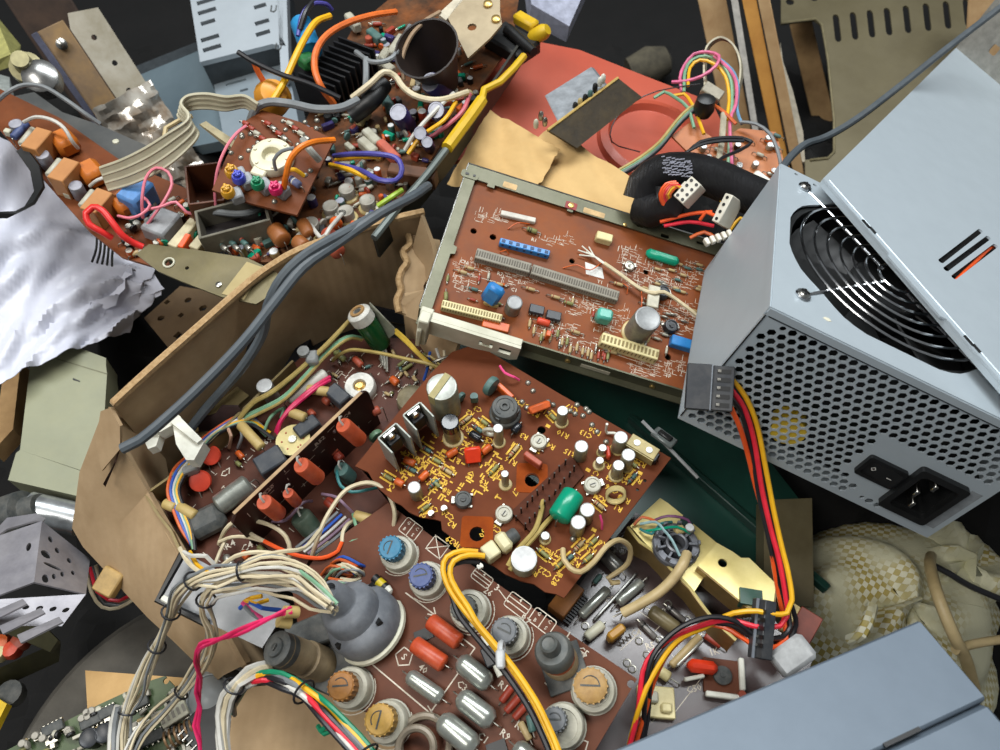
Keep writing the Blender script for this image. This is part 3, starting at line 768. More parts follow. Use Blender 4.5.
# ================================================================ broken brown board with yellow lettering (middle)
nC = Vector((-0.03, -0.10, 0.995)).normalized()
bC = Board('lettered_circuit_board', 'red-brown circuit board with yellow lettering, a broken edge and a fat green capacitor', P(515, 465, 437), nC, (620, 523))
A = bC.at
outC = [(671, 458), (620, 428), (560, 394), (500, 358), (476, 344), (452, 352), (432, 372), (410, 398), (384, 430), (362, 458), (355, 466), (368, 472), (377, 487), (393, 501), (401, 505), (409, 512), (420, 517), (434, 519), (441, 521), (442, 530), (449, 535), (454, 546), (470, 554), (482, 560), (494, 566), (505, 574), (521, 581), (534, 584), (545, 592), (556, 594), (564, 598)]
hol = [circ(*A(532, 481)[:2], 4.2, 12), circ(*A(477, 534)[:2], 4.2, 12), circ(*A(541.5, 430)[:2], 2.6, 12), circ(*A(645, 480.5)[:2], 1, 8), circ(*A(637.5, 489.6)[:2], 1, 8)]
bC.slab(outC, M_PCB_C, 1.6, hol)
M_COPA = mat('bare_copper_amber', (146, 66, 12), .6, 0, (120, 50, 8), 60, spec=.08)
for (u, v) in ((532, 478), (477, 532)):
    c = A(u, v); mb = MB(); mb.plate(rrect(-9, -9, 9, 9, 2), [circ(0, -1.2, 4.3, 12)], .02, .3, 0, T(c.x, c.y, 0, A(640, 530).angle if False else .5)); part('amber_pad', mb, M_COPA, bC.th)
# folded heat sinks with their transistors
def heat_sink(b, c0, c1, d, h):
    """c0-c1: top edge of the web, d: top end of the far side plate"""
    p, q_, e = A(*c0, h), A(*c1, h), A(*d, h)
    ux = (q_ - p); w = ux.length; L_ = (e - q_).length
    mb = MB(); t = 1.2
    mb.box((w / 2, 0, h / 2 + 1), (w, t, h - 2), 0, None, .3)
    for x in (0, w): mb.box((x, -L_ / 2, h / 2 + 1), (t, L_, h - 2), 0, None, .3)
    o = part('heat_sink', mb, mat('brushed_aluminium', (168, 172, 164), .45, .35, (130, 134, 126), 200, stretch=(1, 1, 8)), b.th, T(p.x, p.y, 0, math.atan2(ux.y, ux.x)))
    k = MB(); k.box((w / 2, -4, h * .62), (8, 4.5, 11), 0, None, .5); k.box((w / 2, -1.6, h * .72), (8, 1.2, 16), 1); k.lathe([(2.6, 0), (2.6, 2), (.1, 2.6)], 10, 1, T(w / 2, -2.2, h * .88, 0, math.pi / 2)); part('power_transistor', k, [M_BLK, M_NICKEL], o)
heat_sink(bC, (378, 438), (396, 423), (414, 434), 29)
heat_sink(bC, (403, 415), (420, 402), (439, 411), 29)
# cans
o = bC.can(441.6, 386.5, 9, 30, mat('dull_can', (150, 148, 126), .4, .4, (124, 120, 98), 150, dust=.3), mat('pale_can_top', (196, 200, 192), .45, .3))
c = A(439, 386, 30.2); mb = MB(); mb.box((0, 0, 30.2), (4, 17, .5)); mb.box((0, -8.7, 26), (4, .5, 9)); link('tape_strip', mb.mesh('tape_strip', [mat('yellowed_tape', (168, 156, 104), .6)]), o, T(-1.2, 0, 0))
o = bC.can(450, 422, 5, 22, mat('amber_sleeve', (146, 138, 104), .25, .2, (112, 104, 74), 120), mat('tar_black_top', (22, 26, 34), .15), 1.6)
k = MB(); k.lathe([(5.15, 15), (5.15, 22.2), (4.6, 22.6), (.1, 22.3)], 18); link('black_cap', k.mesh('black_cap', [mat('tar_black_top', (22, 26, 34), .15)]), o)
cans = [(562.7, 410.4, 3.3, 16, 1), (498, 428, 2.9, 20, 1.2), (581.6, 446, 3.9, 16, 0), (621, 437, 4.0, 17, .5), (628.7, 454.5, 3.9, 17, .5), (618.8, 465, 3.3, 16, 1.2), (602.8, 447.5, 2.4, 8, .8), (600, 460, 2.3, 8, 1.4), (504.8, 473.5, 2.2, 17, 1.8), (587.5, 509.5, 4.1, 16, 0), (578.4, 522, 4.1, 16, 0), (545.3, 535.5, 2.5, 7, 1), (414, 487, 3.7, 14, 0)]
for (u, v, r, h, bs) in cans: bC.can(u, v, r, h, M_SLV if h > 10 else M_ALU, M_ALUTOP, bs)
bC.can(524, 558.5, 7.2, 12, M_SLV, mat('white_can_top', (236, 238, 238), .4), 0)
# round black coil
c = A(504.8, 406, 12)
k = MB(); k.lathe([(9.6, 0), (9.6, 3), (9.2, 3.6), (8.2, 4), (8.0, 10.5), (7.4, 11.4), (3.2, 11.6), (2.8, 12.4), (1.6, 12.4), (1.4, 11), (.1, 11)], 26); k.box((0, -8.1, 8), (2.4, 1.2, 4)); k.box((7.6, 2, 8), (1.2, 2.4, 4))
k.tube([(5.6 * math.cos(t), 5.6 * math.sin(t), 11.7) for t in [i * .25 for i in range(20)]], .4, 5, 0); part('coil', k, M_DGREY, bC.th, T(c.x, c.y))
# coloured blocks
M_RDIA = mat('vermilion_capacitor', (224, 62, 26), .4, 0, (206, 50, 20), 120)
bC.block(505.5, 390, 13, 3, 7, (511, 395), M_ORC, .6); bC.block(537, 399, 13, 4.5, 8, (545, 396), mat('orange_block', (214, 96, 40), .5), .8, 3, rx=.5)
bC.block(473, 458, 9.5, 3.5, 9.5, (482, 457), M_RDIA, .8, 2, rx=-.8); bC.block(533, 458, 12, 3.4, 7, (540, 463), M_BRC, .6, 2)
k = MB(); text_into(k, 'CE', 0, 0, 4, 0, 0)
for (a, b_) in (((447, 456), (457, 450)), ((482, 453), (491, 446)), ((404, 459), (415, 464)), ((395, 480), (404, 485)), ((420, 480), (428, 472))): bC.axial(a, b_, 2.2, M_ORC, .4, 'capacitor', lead=1.2)
for (a, b_) in (((470, 433), (481, 440)), ((513, 433), (520, 424))): bC.axial(a, b_, 2.5, mat('glossy_black', (26, 28, 34), .25), .2, 'diode', lead=2)
bC.disc(491, 386, 6.5, 5, (484, 394), M_SEAG, 1.5); bC.disc(461, 397, 3.4, 3, (456, 402), M_SEAG, 1.5)
k = MB(); c = A(490, 432, 5); k.tube([(3.6 * math.cos(t), 0, 5 + 3.6 * math.sin(t)) for t in [i * 2 * math.pi / 16 for i in range(17)]], 1.3, 8); part('ring_capacitor', k, M_CER, bC.th, T(c.x, c.y, 0, .4))
bC.transistor(474, 396, .6, M_SEAG, 2.4, 6, 3)
bC.axial((557.6, 519.5), (575, 492), 6.6, M_TEAL, .3, 'green_capacitor', lead=2, n=22, round_=.3, ends=M_TEAL)
for (u, v, m_) in ((538.8, 440.5, M_CER), (463, 498.5, M_DGREY), (504, 513, M_CER), (592.8, 484, M_CER)): bC.trimmer(u, v, 5.0, 4, m_, rnd.uniform(0, 6))
# pin header on its dark strip
h0, h1, h2, h3 = A(570, 456), A(585, 474), A(528, 533), A(510, 512)
mb = MB(); mb.plate([A(*p)[:2] for p in ((571, 457), (584, 476), (532, 535), (511, 513))], [], 0.02, 2.6); hd = part('pin_header', mb, mat('brown_header', (84, 44, 28), .6, spec=.1), bC.th)
pin = cached(('pin', 1), lambda m: m.box((0, 0, 4.6), (.9, .9, 9.2)), [M_PIN])
for (a, b_, n) in (((565, 465), (516, 519), 10), ((574, 471), (525, 528), 11)):
    for i in range(n):
        t = i / (n - 1); p = A(a[0] + (b_[0] - a[0]) * t, a[1] + (b_[1] - a[1]) * t, 2.6); link('pin', pin, hd, T(p.x, p.y, .5, .6, rnd.uniform(-.06, .06), rnd.uniform(-.06, .06)))
# white plug and olive lead pair
c0, c1 = A(484, 557, 5), A(509, 539, 5); an = math.atan2((c1 - c0).y, (c1 - c0).x); Lp = (c1 - c0).length
k = MB(); k.box((Lp * .27, 0, 5), (Lp * .5, 9, 9), 0, None, .8); k.box((Lp * .78, 0, 5), (Lp * .42, 10.5, 10), 0, None, 1.6); pg = part('plug', k, mat('ivory_plug', (216, 208, 168), .4, 0, (196, 188, 146), 60), bC.th, T(c0.x, c0.y, 0, an))
k = MB(); k.lathe([(4, 0), (4, 5), (3.2, 6), (1, 6)], 14, 0, T(Lp * .98, 0, 5, 0, 0, math.pi / 2)); link('plug_tip', k.mesh('plug_tip', [M_DGREY]), pg)
M_OLW = mat('olive_lead', (176, 156, 92), .45, 0, (150, 130, 72), 120)
bC.wire([(543, 500, 1), (541, 512, 6), (535, 530, 8), (523, 544, 7), (516, 552, 5), (508, 566, 3)], 1.5, M_OLW, 'lead', 8)
bC.wire([(553, 516, 1), (545, 524, 5), (535, 536, 7), (526, 546, 6), (519, 556, 5), (510, 570, 2)], 1.5, M_OLW, 'lead', 8)
# corner bracket, loop, stick, pink jumper
an = bC.ang((640, 445), (655, 454)); c = A(643, 447, 7)
k = MB(); k.box((0, 0, 7), (18, 8, 1.4), 0, None, .3); k.box((0, -4, 3.6), (18, 1.2, 7), 0); k.box((9, -1, 4), (3, 6, 6), 1, None, .6)
for sx in (-4, 4): k.lathe([(1.9, 7.6), (1.9, 8.2), (.1, 8.5)], 12, 2, T(sx, 0))
part('corner_bracket', k, [mat('tan_bracket', (176, 160, 108), .5, .2), M_BLK, M_ALUTOP], bC.th, T(c.x, c.y, 0, an))
c = A(616, 496, 5); k = MB()
for j in range(3): k.tube([(5 * math.cos(t), 3 * math.sin(t) + j * .9, 3 + 3 * math.sin(t * 1 + .4)) for t in [i * 2 * math.pi / 18 for i in range(19)]], .8, 6)
part('wire_loop', k, mat('straw_coil', (196, 178, 120), .45), bC.th, T(c.x, c.y, 1, .5))
bC.wire([(607, 433, 0), (606, 430, 6), (607, 424, 14)], .8, M_WHITE, 'bare_stub', 6)
bC.wire([(607, 433, 1), (614, 433, 3), (622, 436, 3)], .8, M_WHITE, 'bare_stub', 6)
M_PINK = mat('pink_wire', (232, 84, 140), .4, 0, (214, 66, 122), 90)
bC.wire([(602, 529, 0), (602, 522, 6), (600, 515, 8)], .7, M_PINK, 'jumper_wire', 6)
bC.wire([(500, 366, 3), (505, 373, 6), (514, 377, 6), (519, 380, 2)], .8, M_PINK, 'jumper_wire', 6)
M_TANW = mat('tan_cable', (196, 176, 132), .45, 0, (174, 154, 110), 60)
bC.wire([(563, 549, 2), (564, 560, 5), (570, 568, 6), (581, 572, 8), (594, 562, 12), (606, 547, 12), (619, 540, 6), (630, 548, -4), (628, 563, -14), (616, 573, -22), (608, 578, -24), (612, 583, -26), (619, 582, -28)], 1.5, M_TANW, 'lead', 8)
# small resistors, each with its lettering
small = [(383, 474, 393, 480), (407, 467, 416, 472), (432, 458, 441, 463), (441, 467, 452, 474), (432, 480, 440, 487), (430, 487, 438, 480), (421, 511, 429, 505), (461, 424, 470, 417), (480, 419, 488, 425), (474, 426, 482, 432), (490, 474, 498, 465), (510, 456, 518, 446), (628, 461, 637, 467), (629, 482, 636, 474), (590, 545, 597, 538), (575, 550, 583, 542), (584, 562, 592, 555), (565, 562, 573, 555), (538, 549, 549, 558), (594, 501, 604, 509), (549, 413, 556, 420), (423, 447, 431, 452), (556, 568, 564, 561), (535, 446, 541, 450), (484, 549, 489, 543)]
for i, (a, b_, c_, d_) in enumerate(small): bC.axial((a, b_), (c_, d_), 1.25, [M_RES, M_SEAG, M_RES, M_RESB][i % 4], .2, bands=[M_RESR, M_BLK] if i % 2 else [M_SILK_Y], lead=1.6)
dots = [(589, 412), (583, 416), (586, 409), (592, 425), (597, 432), (577, 405), (570, 411), (575, 414), (533, 391), (528, 383), (606, 442), (522, 402), (527, 408), (535, 411), (548, 402), (553, 405), (560, 519), (573, 539)]
blob = cached(('solder_blob', 1), lambda m: m.lathe([(1.9, 0), (1.7, .8), (1.0, 1.5), (.1, 1.7)], 9), [M_LEAD])
for (u, v) in dots: p = A(u, v); link('solder_blob', blob, bC.th, T(p.x, p.y, 0, rnd.uniform(0, 3)))
k = MB(); c = A(608, 453, 3); k.box((0, 0, 3), (2.5, 7, 6), 0, None, .8); part('film_capacitor', k, M_ORR, bC.th, T(c.x, c.y, 0, .6))
for u, v in ((480, 566), (444, 508), (431, 513)): bC.transistor(u, v, rnd.uniform(0, 3), M_ALU, 1.8, 3, .5)
def silkC(k):
    r = random.Random(5); th = bC.ang((515, 465), (620, 523)); ti = th + math.pi
    words = [(570, 453, 'R15'), (505, 520, 'C8'), (497, 529, 'C2'), (516, 491, 'C7'), (448, 515, 'C20'), (452, 524, 'R2'), (584, 541, 'C20'), (590, 549, 'R58'), (603, 544, 'R6'), (578, 553, 'R12'), (574, 562, 'R35'), (558, 553, 'C3'), (563, 434, 'R10'), (551, 446, 'R4'), (524, 436, 'R3'), (484, 482, 'R9'), (470, 475, 'C6'), (436, 471, 'R31'), (400, 470, 'R1'), (391, 487, 'C4'), (427, 499, 'R7'), (434, 509, 'C9'), (447, 491, 'R8'), (462, 451, 'C1'), (455, 459, 'R11'), (472, 447, 'R12'), (489, 440, 'C5'), (466, 428, 'R5'), (482, 426, 'R6'), (478, 409, 'C3'), (470, 413, 'R2'), (517, 446, 'C11'), (511, 461, 'R16'), (494, 474, 'R17'), (498, 466, 'C12'), (586, 434, 'C13'), (595, 431, 'R20'), (605, 464, 'R21'), (594, 476, 'C14'), (612, 479, 'R53'), (640, 463, 'R22'), (636, 479, 'R23'), (626, 478, 'C15'), (600, 498, 'R24'), (612, 489, 'C16'), (624, 499, 'R18'), (618, 508, 'R1'), (572, 408, 'C17'), (534, 413, 'R25'), (524, 405, 'C18'), (546, 412, 'C19'), (547, 551, 'R26'), (551, 560, 'C21'), (532, 571, 'R27'), (545, 572, 'C22'), (556, 579, 'R28'), (452, 541, 'R29'), (463, 549, 'C23'), (484, 531, 'R30'), (425, 512, 'R32'), (409, 455, 'C24'), (420, 460, 'R33'), (519, 402, 'R34')]
    for (u, v, s_) in words:
        p = A(u, v); text_into(k, s_, p.x, p.y, 4.8, ti + r.choice((0, 0, 0, 1.57)))
    for (a, b_, c_, d_) in small:
        p, q_ = A(a, b_), A(c_, d_); d = (q_ - p).normalized(); n = Vector((-d.y, d.x, 0))
        for sg in (-1, 1): stroke(k, [(p + n * 2.4 * sg)[:2], (q_ + n * 2.4 * sg)[:2]], 1.1)
    for i in range(150):
        u, v = r.uniform(392, 500), r.uniform(430, 500)
        if (u - 392) * .7 + (500 - v) > 10 + 0 and v > 470 - (u - 380) * .9 and v < 470 + (u - 370) * .55:
            p = A(u, v); L_ = r.uniform(1, 3); t = th + r.choice((0, 1.57)); stroke(k, [(p.x, p.y), (p.x + L_ * math.cos(t), p.y + L_ * math.sin(t))], .9)
    for (u, v) in ((444, 451), (452, 468), (424, 466), (488, 447), (474, 420), (548, 426), (612, 448), (640, 473), (588, 470), (560, 575), (594, 530)):
        p = A(u, v); k.add([(p.x - 1.4, p.y - 1, .05), (p.x + 1.4, p.y - 1, .05), (p.x + 1.4, p.y + 1, .05), (p.x - 1.4, p.y + 1, .05)], [(0, 1, 2, 3)])
bC.silk(silkC, M_SILK_Y)

# ================================================================ brown board with adjusting knobs (bottom middle)
nD = Vector((-0.17, -0.15, 0.97)).normalized()
bD = Board('knob_circuit_board', 'brown circuit board with round adjusting knobs and white printed symbols at the bottom', P(520, 600, 404), nD, (620, 675))
A = bD.at
bD.slab([(637, 679), (560, 627), (495, 582), (430, 535), (388, 503), (352, 528), (320, 552), (292, 588), (300, 640), (330, 672), (370, 716), (414, 768), (440, 800), (566, 800), (612, 722)], M_PCB_D, 1.6, [circ(*A(630, 684)[:2], .1, 4)] if False else [circ(*A(631, 684)[:2], 2.0, 10)])
M_KN = dict(cyan=mat('cyan_knob', (46, 120, 152), .5, 0, (36, 102, 134), 200, dust=.2), blue=mat('blue_knob', (70, 86, 134), .5, 0, (58, 72, 116), 200, dust=.2), grey=mat('grey_knob', (104, 108, 112), .5, 0, (88, 92, 96), 200, dust=.2), dark=mat('dark_knob', (86, 90, 88), .5, 0, (70, 74, 72), 200, dust=.3), brown=mat('brown_knob', (176, 118, 50), .5, 0, (150, 98, 40), 200, dust=.2), yell=mat('ochre_knob', (196, 154, 72), .5, 0, (170, 130, 56), 200, dust=.2), tan=mat('tan_knob', (180, 142, 80), .5, 0, (150, 114, 60), 200, dust=.3))
def knob(u, v, ku, kv, col, r=9.8, rk=6.4, h=9, hk=17, a=0.3):
    p = A(u, v, h * .5); 
    me = cached(('potentiometer', r, h), lambda m: m.lathe([(r + .7, 0), (r + .7, 1), (r, 1.2), (r, h - 1.5), (r * .93, h - .4), (r * .74, h), (r * .72, h - .6), (r * .1, h - .6)], 26, 0), [M_CER])
    o = bD.put('potentiometer', me, T(p.x, p.y))
    k = A(ku, kv, hk)
    def fn(m):
        prof = [(rk, h - .5), (rk, hk - .6), (rk * .9, hk), (rk * .25, hk), (.05, hk)]
        m.lathe(prof, 26)
        for i in range(18):
            t = 2 * math.pi * i / 18; m.box((rk * math.cos(t), rk * math.sin(t), (h + hk) / 2), (.9, .9, hk - h - 1), 0, None)
        m.box((0, 0, hk + .05), (rk * 1.2, .9, .3), 1)
        m.tube([(rk * .55 * math.cos(t), rk * .55 * math.sin(t), hk + .1) for t in [i * .3 for i in range(9)]], .3, 5, 1)
    link('knob', cached(('knob', rk, h, hk, col), fn, [M_KN[col], M_DGREY]), o, T((k.x - p.x) * .7, (k.y - p.y) * .7, 0, a))
    return o
knob(398.4, 554, 389, 546.5, 'cyan', a=1.9); knob(427.5, 580, 420, 575, 'blue', a=.8); knob(470, 610, 461.5, 608, 'dark', 10.4, a=2); knob(510, 636, 503, 629.5, 'grey', 10, a=.2)
knob(351.6, 688, 339, 685.5, 'brown', 10.6, 7, a=.7); knob(388, 722, 378, 719, 'yell', 10.6, 7.4, a=2); knob(593.5, 690, 589.5, 684, 'tan', 11, 8.2, 7, 13, a=.6); knob(563, 726, 552, 717, 'grey', 10.6, 5.5, 12, 20, a=.6)
# big grey cap with the wire bundle coming out of its nose
c = A(368, 626, 4); ax_ = (A(333, 596, 34) - c)
Lc = T(c.x, c.y, 1) @ (ax_).to_track_quat('Z', 'Y').to_matrix().to_4x4()
M_RUB = mat('dusty_grey_rubber', (124, 128, 134), .6, 0, (92, 96, 102), 60, bump=.3, dust=.4, dustc=(150, 150, 150))
k = MB(); k.lathe([(18.5, -2), (20, 1), (20, 9), (19, 12), (17, 14.5), (15.5, 15.5), (15.2, 22), (13.5, 25), (9, 27), (8, 29)], 32); o = part('focus_socket', k, M_RUB, bD.th, Lc)
k = MB(); k.lathe([(9, 24), (8.4, 30), (7.0, 38), (6.2, 40), (4.6, 40), (4.4, 36), (.1, 36)], 20); link('nose', k.mesh('nose', [M_RUB]), o)
for i in range(4):
    t = i * 1.57 + .5; k = MB(); k.box((17.4 * math.cos(t), 17.4 * math.sin(t), 13.6), (3, 3, 2.4)); link('slot', k.mesh('slot', [M_BLK]), o)
k = MB(); k.lathe([(19.6, -4), (21, -3), (21, -1), (19.6, 0)], 32); link('base_ring', k.mesh('base_ring', [M_IVORY]), o)
# taped coil lying at the left edge
p0, p1 = A(320, 664, 2), A(277, 648, 34)
Lc = T(p0.x, p0.y, p0.z) @ (p1 - p0).to_track_quat('Z', 'Y').to_matrix().to_4x4(); Ln = (p1 - p0).length
k = MB(); k.lathe([(9, -4), (9.6, 0), (9.6, Ln * .34), (8.2, Ln * .36), (8.2, Ln * .44), (9.0, Ln * .46), (8.8, Ln * .9)], 22); o = part('taped_coil', k, mat('tan_tape', (158, 138, 104), .6, 0, (126, 108, 80), 100, dust=.3), bD.th, Lc)
k = MB(); k.lathe([(8.9, Ln * .78), (8.7, Ln), (7.6, Ln + .8), (5, Ln + .8), (4.6, Ln + 2), (2, Ln + 2), (1.6, Ln + 1), (.1, Ln + 1)], 22); k.box((0, 0, Ln + 2.1), (3.4, .8, .3)); link('coil_cap', k.mesh('coil_cap', [M_DGREY]), o)
k = MB(); c = A(312, 634, 5); k.box((0, 0, 5), (26, 16, 10), 0, None, 1); part('coil_mount', k, M_DGREY, bD.th, T(c.x, c.y, 0, 1.0))
k = MB(); c = A(330, 668, 2); k.box((0, 0, 1.2), (30, 24, 2.4), 0, None, .6); part('coil_plate', k, M_DGREY, bD.th, T(c.x, c.y, 0, .2))
# upright coil with orange winding on a square foot
c = A(558, 663, 5); top = A(546, 640, 30); base_ = A(562, 664, 0)
Lc = T(base_.x, base_.y, 0) @ (top - base_).to_track_quat('Z', 'Y').to_matrix().to_4x4()
k = MB(); k.box((0, 0, .8), (22, 22, 1.6), 0, None, .4); cp = part('coil_foot', k, M_DGREY, bD.th, T(base_.x + 2, base_.y - 1, 0, bD.ang((560, 664), (585, 655))))
k = MB(); k.lathe([(9, 1), (9.4, 3), (9.4, 7), (9, 8)], 22, 0); k.lathe([(9.6, 12), (9.8, 15), (9.4, 19), (8.2, 20.4), (5, 20.8), (4.6, 27), (3.6, 28), (3.2, 27), (.1, 26.5)], 22, 1); k.lathe([(8.8, 8), (9.0, 10), (8.8, 12)], 22, 2)
part('coil', k, [mat('tan_tape', (158, 138, 104), .6), M_KN['dark'], mat('copper_winding', (196, 88, 26), .4, .2)], bD.th, Lc)
# axial parts
M_SILV = mat('silver_foil_capacitor', (178, 182, 174), .28, .65, (150, 154, 146), 150)
M_ORT = mat('orange_tube', (198, 80, 38), .4, 0, (170, 62, 30), 150, dust=.2)
for a, b_, r in (((429, 620), (460, 643)), ((413, 643), (445, 665))) and [((429, 620), (460, 643), 4.6), ((413, 643), (445, 665), 4.6)]: bD.axial(a, b_, r, M_ORT, .5, 'capacitor', lead=3, n=16, round_=.3)
for a, b_, r in (((408, 675), (442, 699), 4.2), ((459, 660), (490, 685), 5.4), ((459, 696), (493, 722), 5.6), ((440, 719), (476, 749), 6.0), ((515, 746), (545, 772), 5)): bD.axial(a, b_, r, M_SILV, .5, 'capacitor', lead=4, n=16, round_=.7)
for a, b_ in (((501, 702), (512, 687)), ((506, 712), (520, 696)), ((514, 719), (527, 704))): bD.axial(a, b_, 2.0, M_RESR, .5, lead=2)
k = MB(); c = A(424, 635); k.box((0, 0, .6), (6, 10, 1.2)); part('slot_socket', k, M_BLK, bD.th, T(c.x, c.y, 0, -.6))
k = MB(); c = A(497, 748); k.box((0, 0, .6), (6, 10, 1.2)); part('slot_socket', k, M_BLK, bD.th, T(c.x, c.y, 0, -.6))
bD.axial((529, 715), (533, 732), 2, M_SEAG, 1); bD.axial((520, 722), (530, 740), 1.8, M_RESB, .5)
c = A(380, 583, 4); k = MB(); k.lathe([(2.6, -5), (2.6, 5)], 12, 0, Matrix.Rotation(1.57, 4, 'Y')); k.lathe([(2.8, -1.5), (2.8, 2.5)], 12, 1, Matrix.Rotation(1.57, 4, 'Y')); k.lathe([(2.7, 5), (2, 8), (.5, 9)], 12, 2, Matrix.Rotation(1.57, 4, 'Y')); part('striped_diode', k, [M_BLK, mat('lemon_band', (222, 196, 30), .4), M_WHITE], bD.th, T(c.x, c.y, 3.4, bD.ang((376, 580), (389, 592))))
for j, (u, v, r) in enumerate(((424, 744, 13), (418, 748, 9))):
    c = A(u, v, 4); k = MB(); k.tube([(r * math.cos(t), r * math.sin(t), 3 + j * 5) for t in [i * 2 * math.pi / 28 for i in range(29)]], 2.0, 8); part('ring_guide', k, mat('grey_brown_ring', (140, 128, 110), .4, .1), bD.th, T(c.x, c.y))
# a short chunky plastic hold-down with cable tie
# yellow and black lead bundle tied across the knobs
ywp = [(478, 552, 22), (462, 551, 24), (447, 557, 26), (443, 570, 26), (449, 588, 26), (461, 606, 26), (474, 622, 25), (493, 645, 24), (512, 669, 24), (532, 699, 26), (545, 725, 28), (556, 752, 30), (560, 775, 30)]
for j, (du, dv, m_) in enumerate(((0, 0, M_YEL), (7, 4, M_YEL), (2, 7, M_BLKW))):
    f = [(u + du * (1 if i < 6 else .45), v + dv * (1 if i < 4 else .2) + (3 if j == 2 else 0), h + (j % 2) * 1.5) for i, (u, v, h) in enumerate(ywp)]
    if j == 2: f = [(u - 5 if i > 4 else u, v + 3 if i > 4 else v, h - 2) for i, (u, v, h) in enumerate(f)]
    bD.wire(f, 1.55, m_, 'lead', 8)
c = A(501, 651, 26); k = MB(); k.tube([(4.2 * math.cos(t), 0, 4.2 * math.sin(t)) for t in [i * 2 * math.pi / 14 for i in range(15)]], 1.5, 6); k.box((4, 0, 4), (9, 4.5, 4), 0, None, 1); part('cable_tie', k, mat('milky_nylon', (206, 208, 208), .4), bD.th, T(c.x, c.y, 24, -.9))
c = A(491, 655, 8); k = MB(); k.box((0, 0, 4), (10, 9, 8), 0, None, .6); k.lathe([(1.8, -11), (1.8, 11)], 10, 1, T(0, 0, 5, 0, 0, 1.57)); part('terminal_block', k, [M_BLK2, M_WHITE], bD.th, T(c.x, c.y, 0, -.5))
def silkD(k):
    S = lambda pts, w=.5, cl=False: stroke(k, [A(*p)[:2] for p in pts], w, closed=cl)
    th = bD.ang((520, 600), (620, 675))
    S([(406, 593), (435, 615)], .7); p = A(436, 616); S([(428, 614), (436, 616), (434, 608)], .7)
    S([(361, 655), (430, 713), (459, 672)], .7); S([(434, 716), (428, 706)], .6); S([(461, 637), (475, 648), (470, 655)], .7)
    for (u, v, w, h, x) in ((410.7, 529, 17, 13, 'g'), (437.6, 547, 15, 13, 'x'), (517.6, 605, 19, 12, 'l'), (542.4, 621, 19, 12, 'g'), (482, 578, 17, 9, 'l'), (404, 657, 0, 0, 'd')):
        c = A(u, v)
        if x == 'd':
            pts = [(c.x + 5 * math.cos(t), c.y + 5 * math.sin(t)) for t in [1.0 + i * 2 * math.pi / 5 for i in range(5)]]; stroke(k, pts, .6, closed=True); text_into(k, 'S', c.x, c.y, 5, th); continue
        L_ = Matrix.Rotation(th, 2); w_, h_ = w / 1.9 / 1.0, h / 1.9
        R_ = lambda q: (c.x + (L_ @ Vector(q)).x, c.y + (L_ @ Vector(q)).y)
        stroke(k, [R_(q) for q in rrect(-w_ / 1.5, -h_ / 1.5, w_ / 1.5, h_ / 1.5, 1.2, 2)], .5, closed=True)
        if x == 'x': stroke(k, [R_((-w_ / 1.5, -h_ / 1.5)), R_((w_ / 1.5, h_ / 1.5))], .5); stroke(k, [R_((-w_ / 1.5, h_ / 1.5)), R_((w_ / 1.5, -h_ / 1.5))], .5)
        elif x == 'l':
            for t in (-.2, .2): stroke(k, [R_((-w_ / 1.5, t * h_)), R_((w_ / 1.5, t * h_))], .5)
            text_into(k, '4', *R_((0, h_ * .45)), 3, th)
        else:
            stroke(k, [R_((0, -h_ / 1.5)), R_((0, h_ / 1.5))], .5)
            for (a, b_, s_) in ((-1, 1, 'G'), (1, 1, 'C'), (-1, -1, 'B'), (1, -1, 'S')): text_into(k, s_, *R_((a * w_ * .35, b_ * h_ * .3)), 2.8, th)
    S([(499, 590), (508, 602)], .5)
    for (u, v, s_) in ((398, 607, '2R'), (488, 592, '26'), (497, 588, '3'), (525, 620, 'R7'), (505, 688, 'R18'), (462, 686, 'C3'), (460, 671, 'C2'), (483, 738, 'C1'), (505, 735, 'R9'), (522, 729, 'R12'), (423, 669, '40'), (434, 688, 'C4'), (569, 636, 'L'), (583, 652, 'C5')): text_into(k, s_, *A(u, v)[:2], 5, th)
    S([(545, 683), (557, 694), (585, 654), (572, 645)], .6); S([(575, 737), (588, 742), (582, 762)], .6)
    for (u, v, r) in ((399, 555, 11.6), (428, 581, 11.6), (472, 611, 12.4), (511, 637, 12), (353, 689, 12.6), (389, 723, 12.6)):
        c = A(u, v); stroke(k, [(c.x + r * math.cos(t), c.y + r * math.sin(t)) for t in [-1.6 + i * .22 for i in range(13)]], .5)
bD.silk(silkD, M_SILK_W)
# ================================================================ grey-brown board with silver tubular parts (right of the knobs)
bE = Board('tube_capacitor_board', 'grey-brown circuit board with silver tubular capacitors beside the brass tuner chassis', Z(680, 620, 188), (0.01, 0.0, 1), (790, 700))
A = bE.at
bE.slab([(535, 655), (560, 612), (590, 570), (636, 512), (700, 560), (760, 604), (812, 662), (770, 760), (560, 780)], M_PCB_E, 1.6)
for a, b_, r, m_ in (((581, 616), (608, 589), 3.0, M_SILV), ((618, 603), (642, 582), 3.2, M_SILV), ((603, 553), (620, 570), 4.4, mat('dull_silver_tube', (138, 138, 134), .3, .7, (108, 108, 104), 150))): bE.axial(a, b_, r, m_, .5, 'capacitor', lead=5, n=16, round_=.4)
bE.wire([(594, 620, 0), (595, 619, 3), (635, 575, 3), (636, 574, 0)], .9, mat('dull_silver_tube', (138, 138, 134), .3, .7), 'jumper_rod')
bE.axial((594, 583), (601, 575), 1.6, M_SEAG, .5, 'coil', lead=2); bE.axial((586, 638), (603, 624), 3, M_IVORY, .6, 'capacitor', lead=2)
bE.block(617, 631, 11, 5, 10, (626, 624), mat('ochre_capacitor', (176, 132, 50), .45, 0, (156, 112, 40), 100), 1.2, 2)
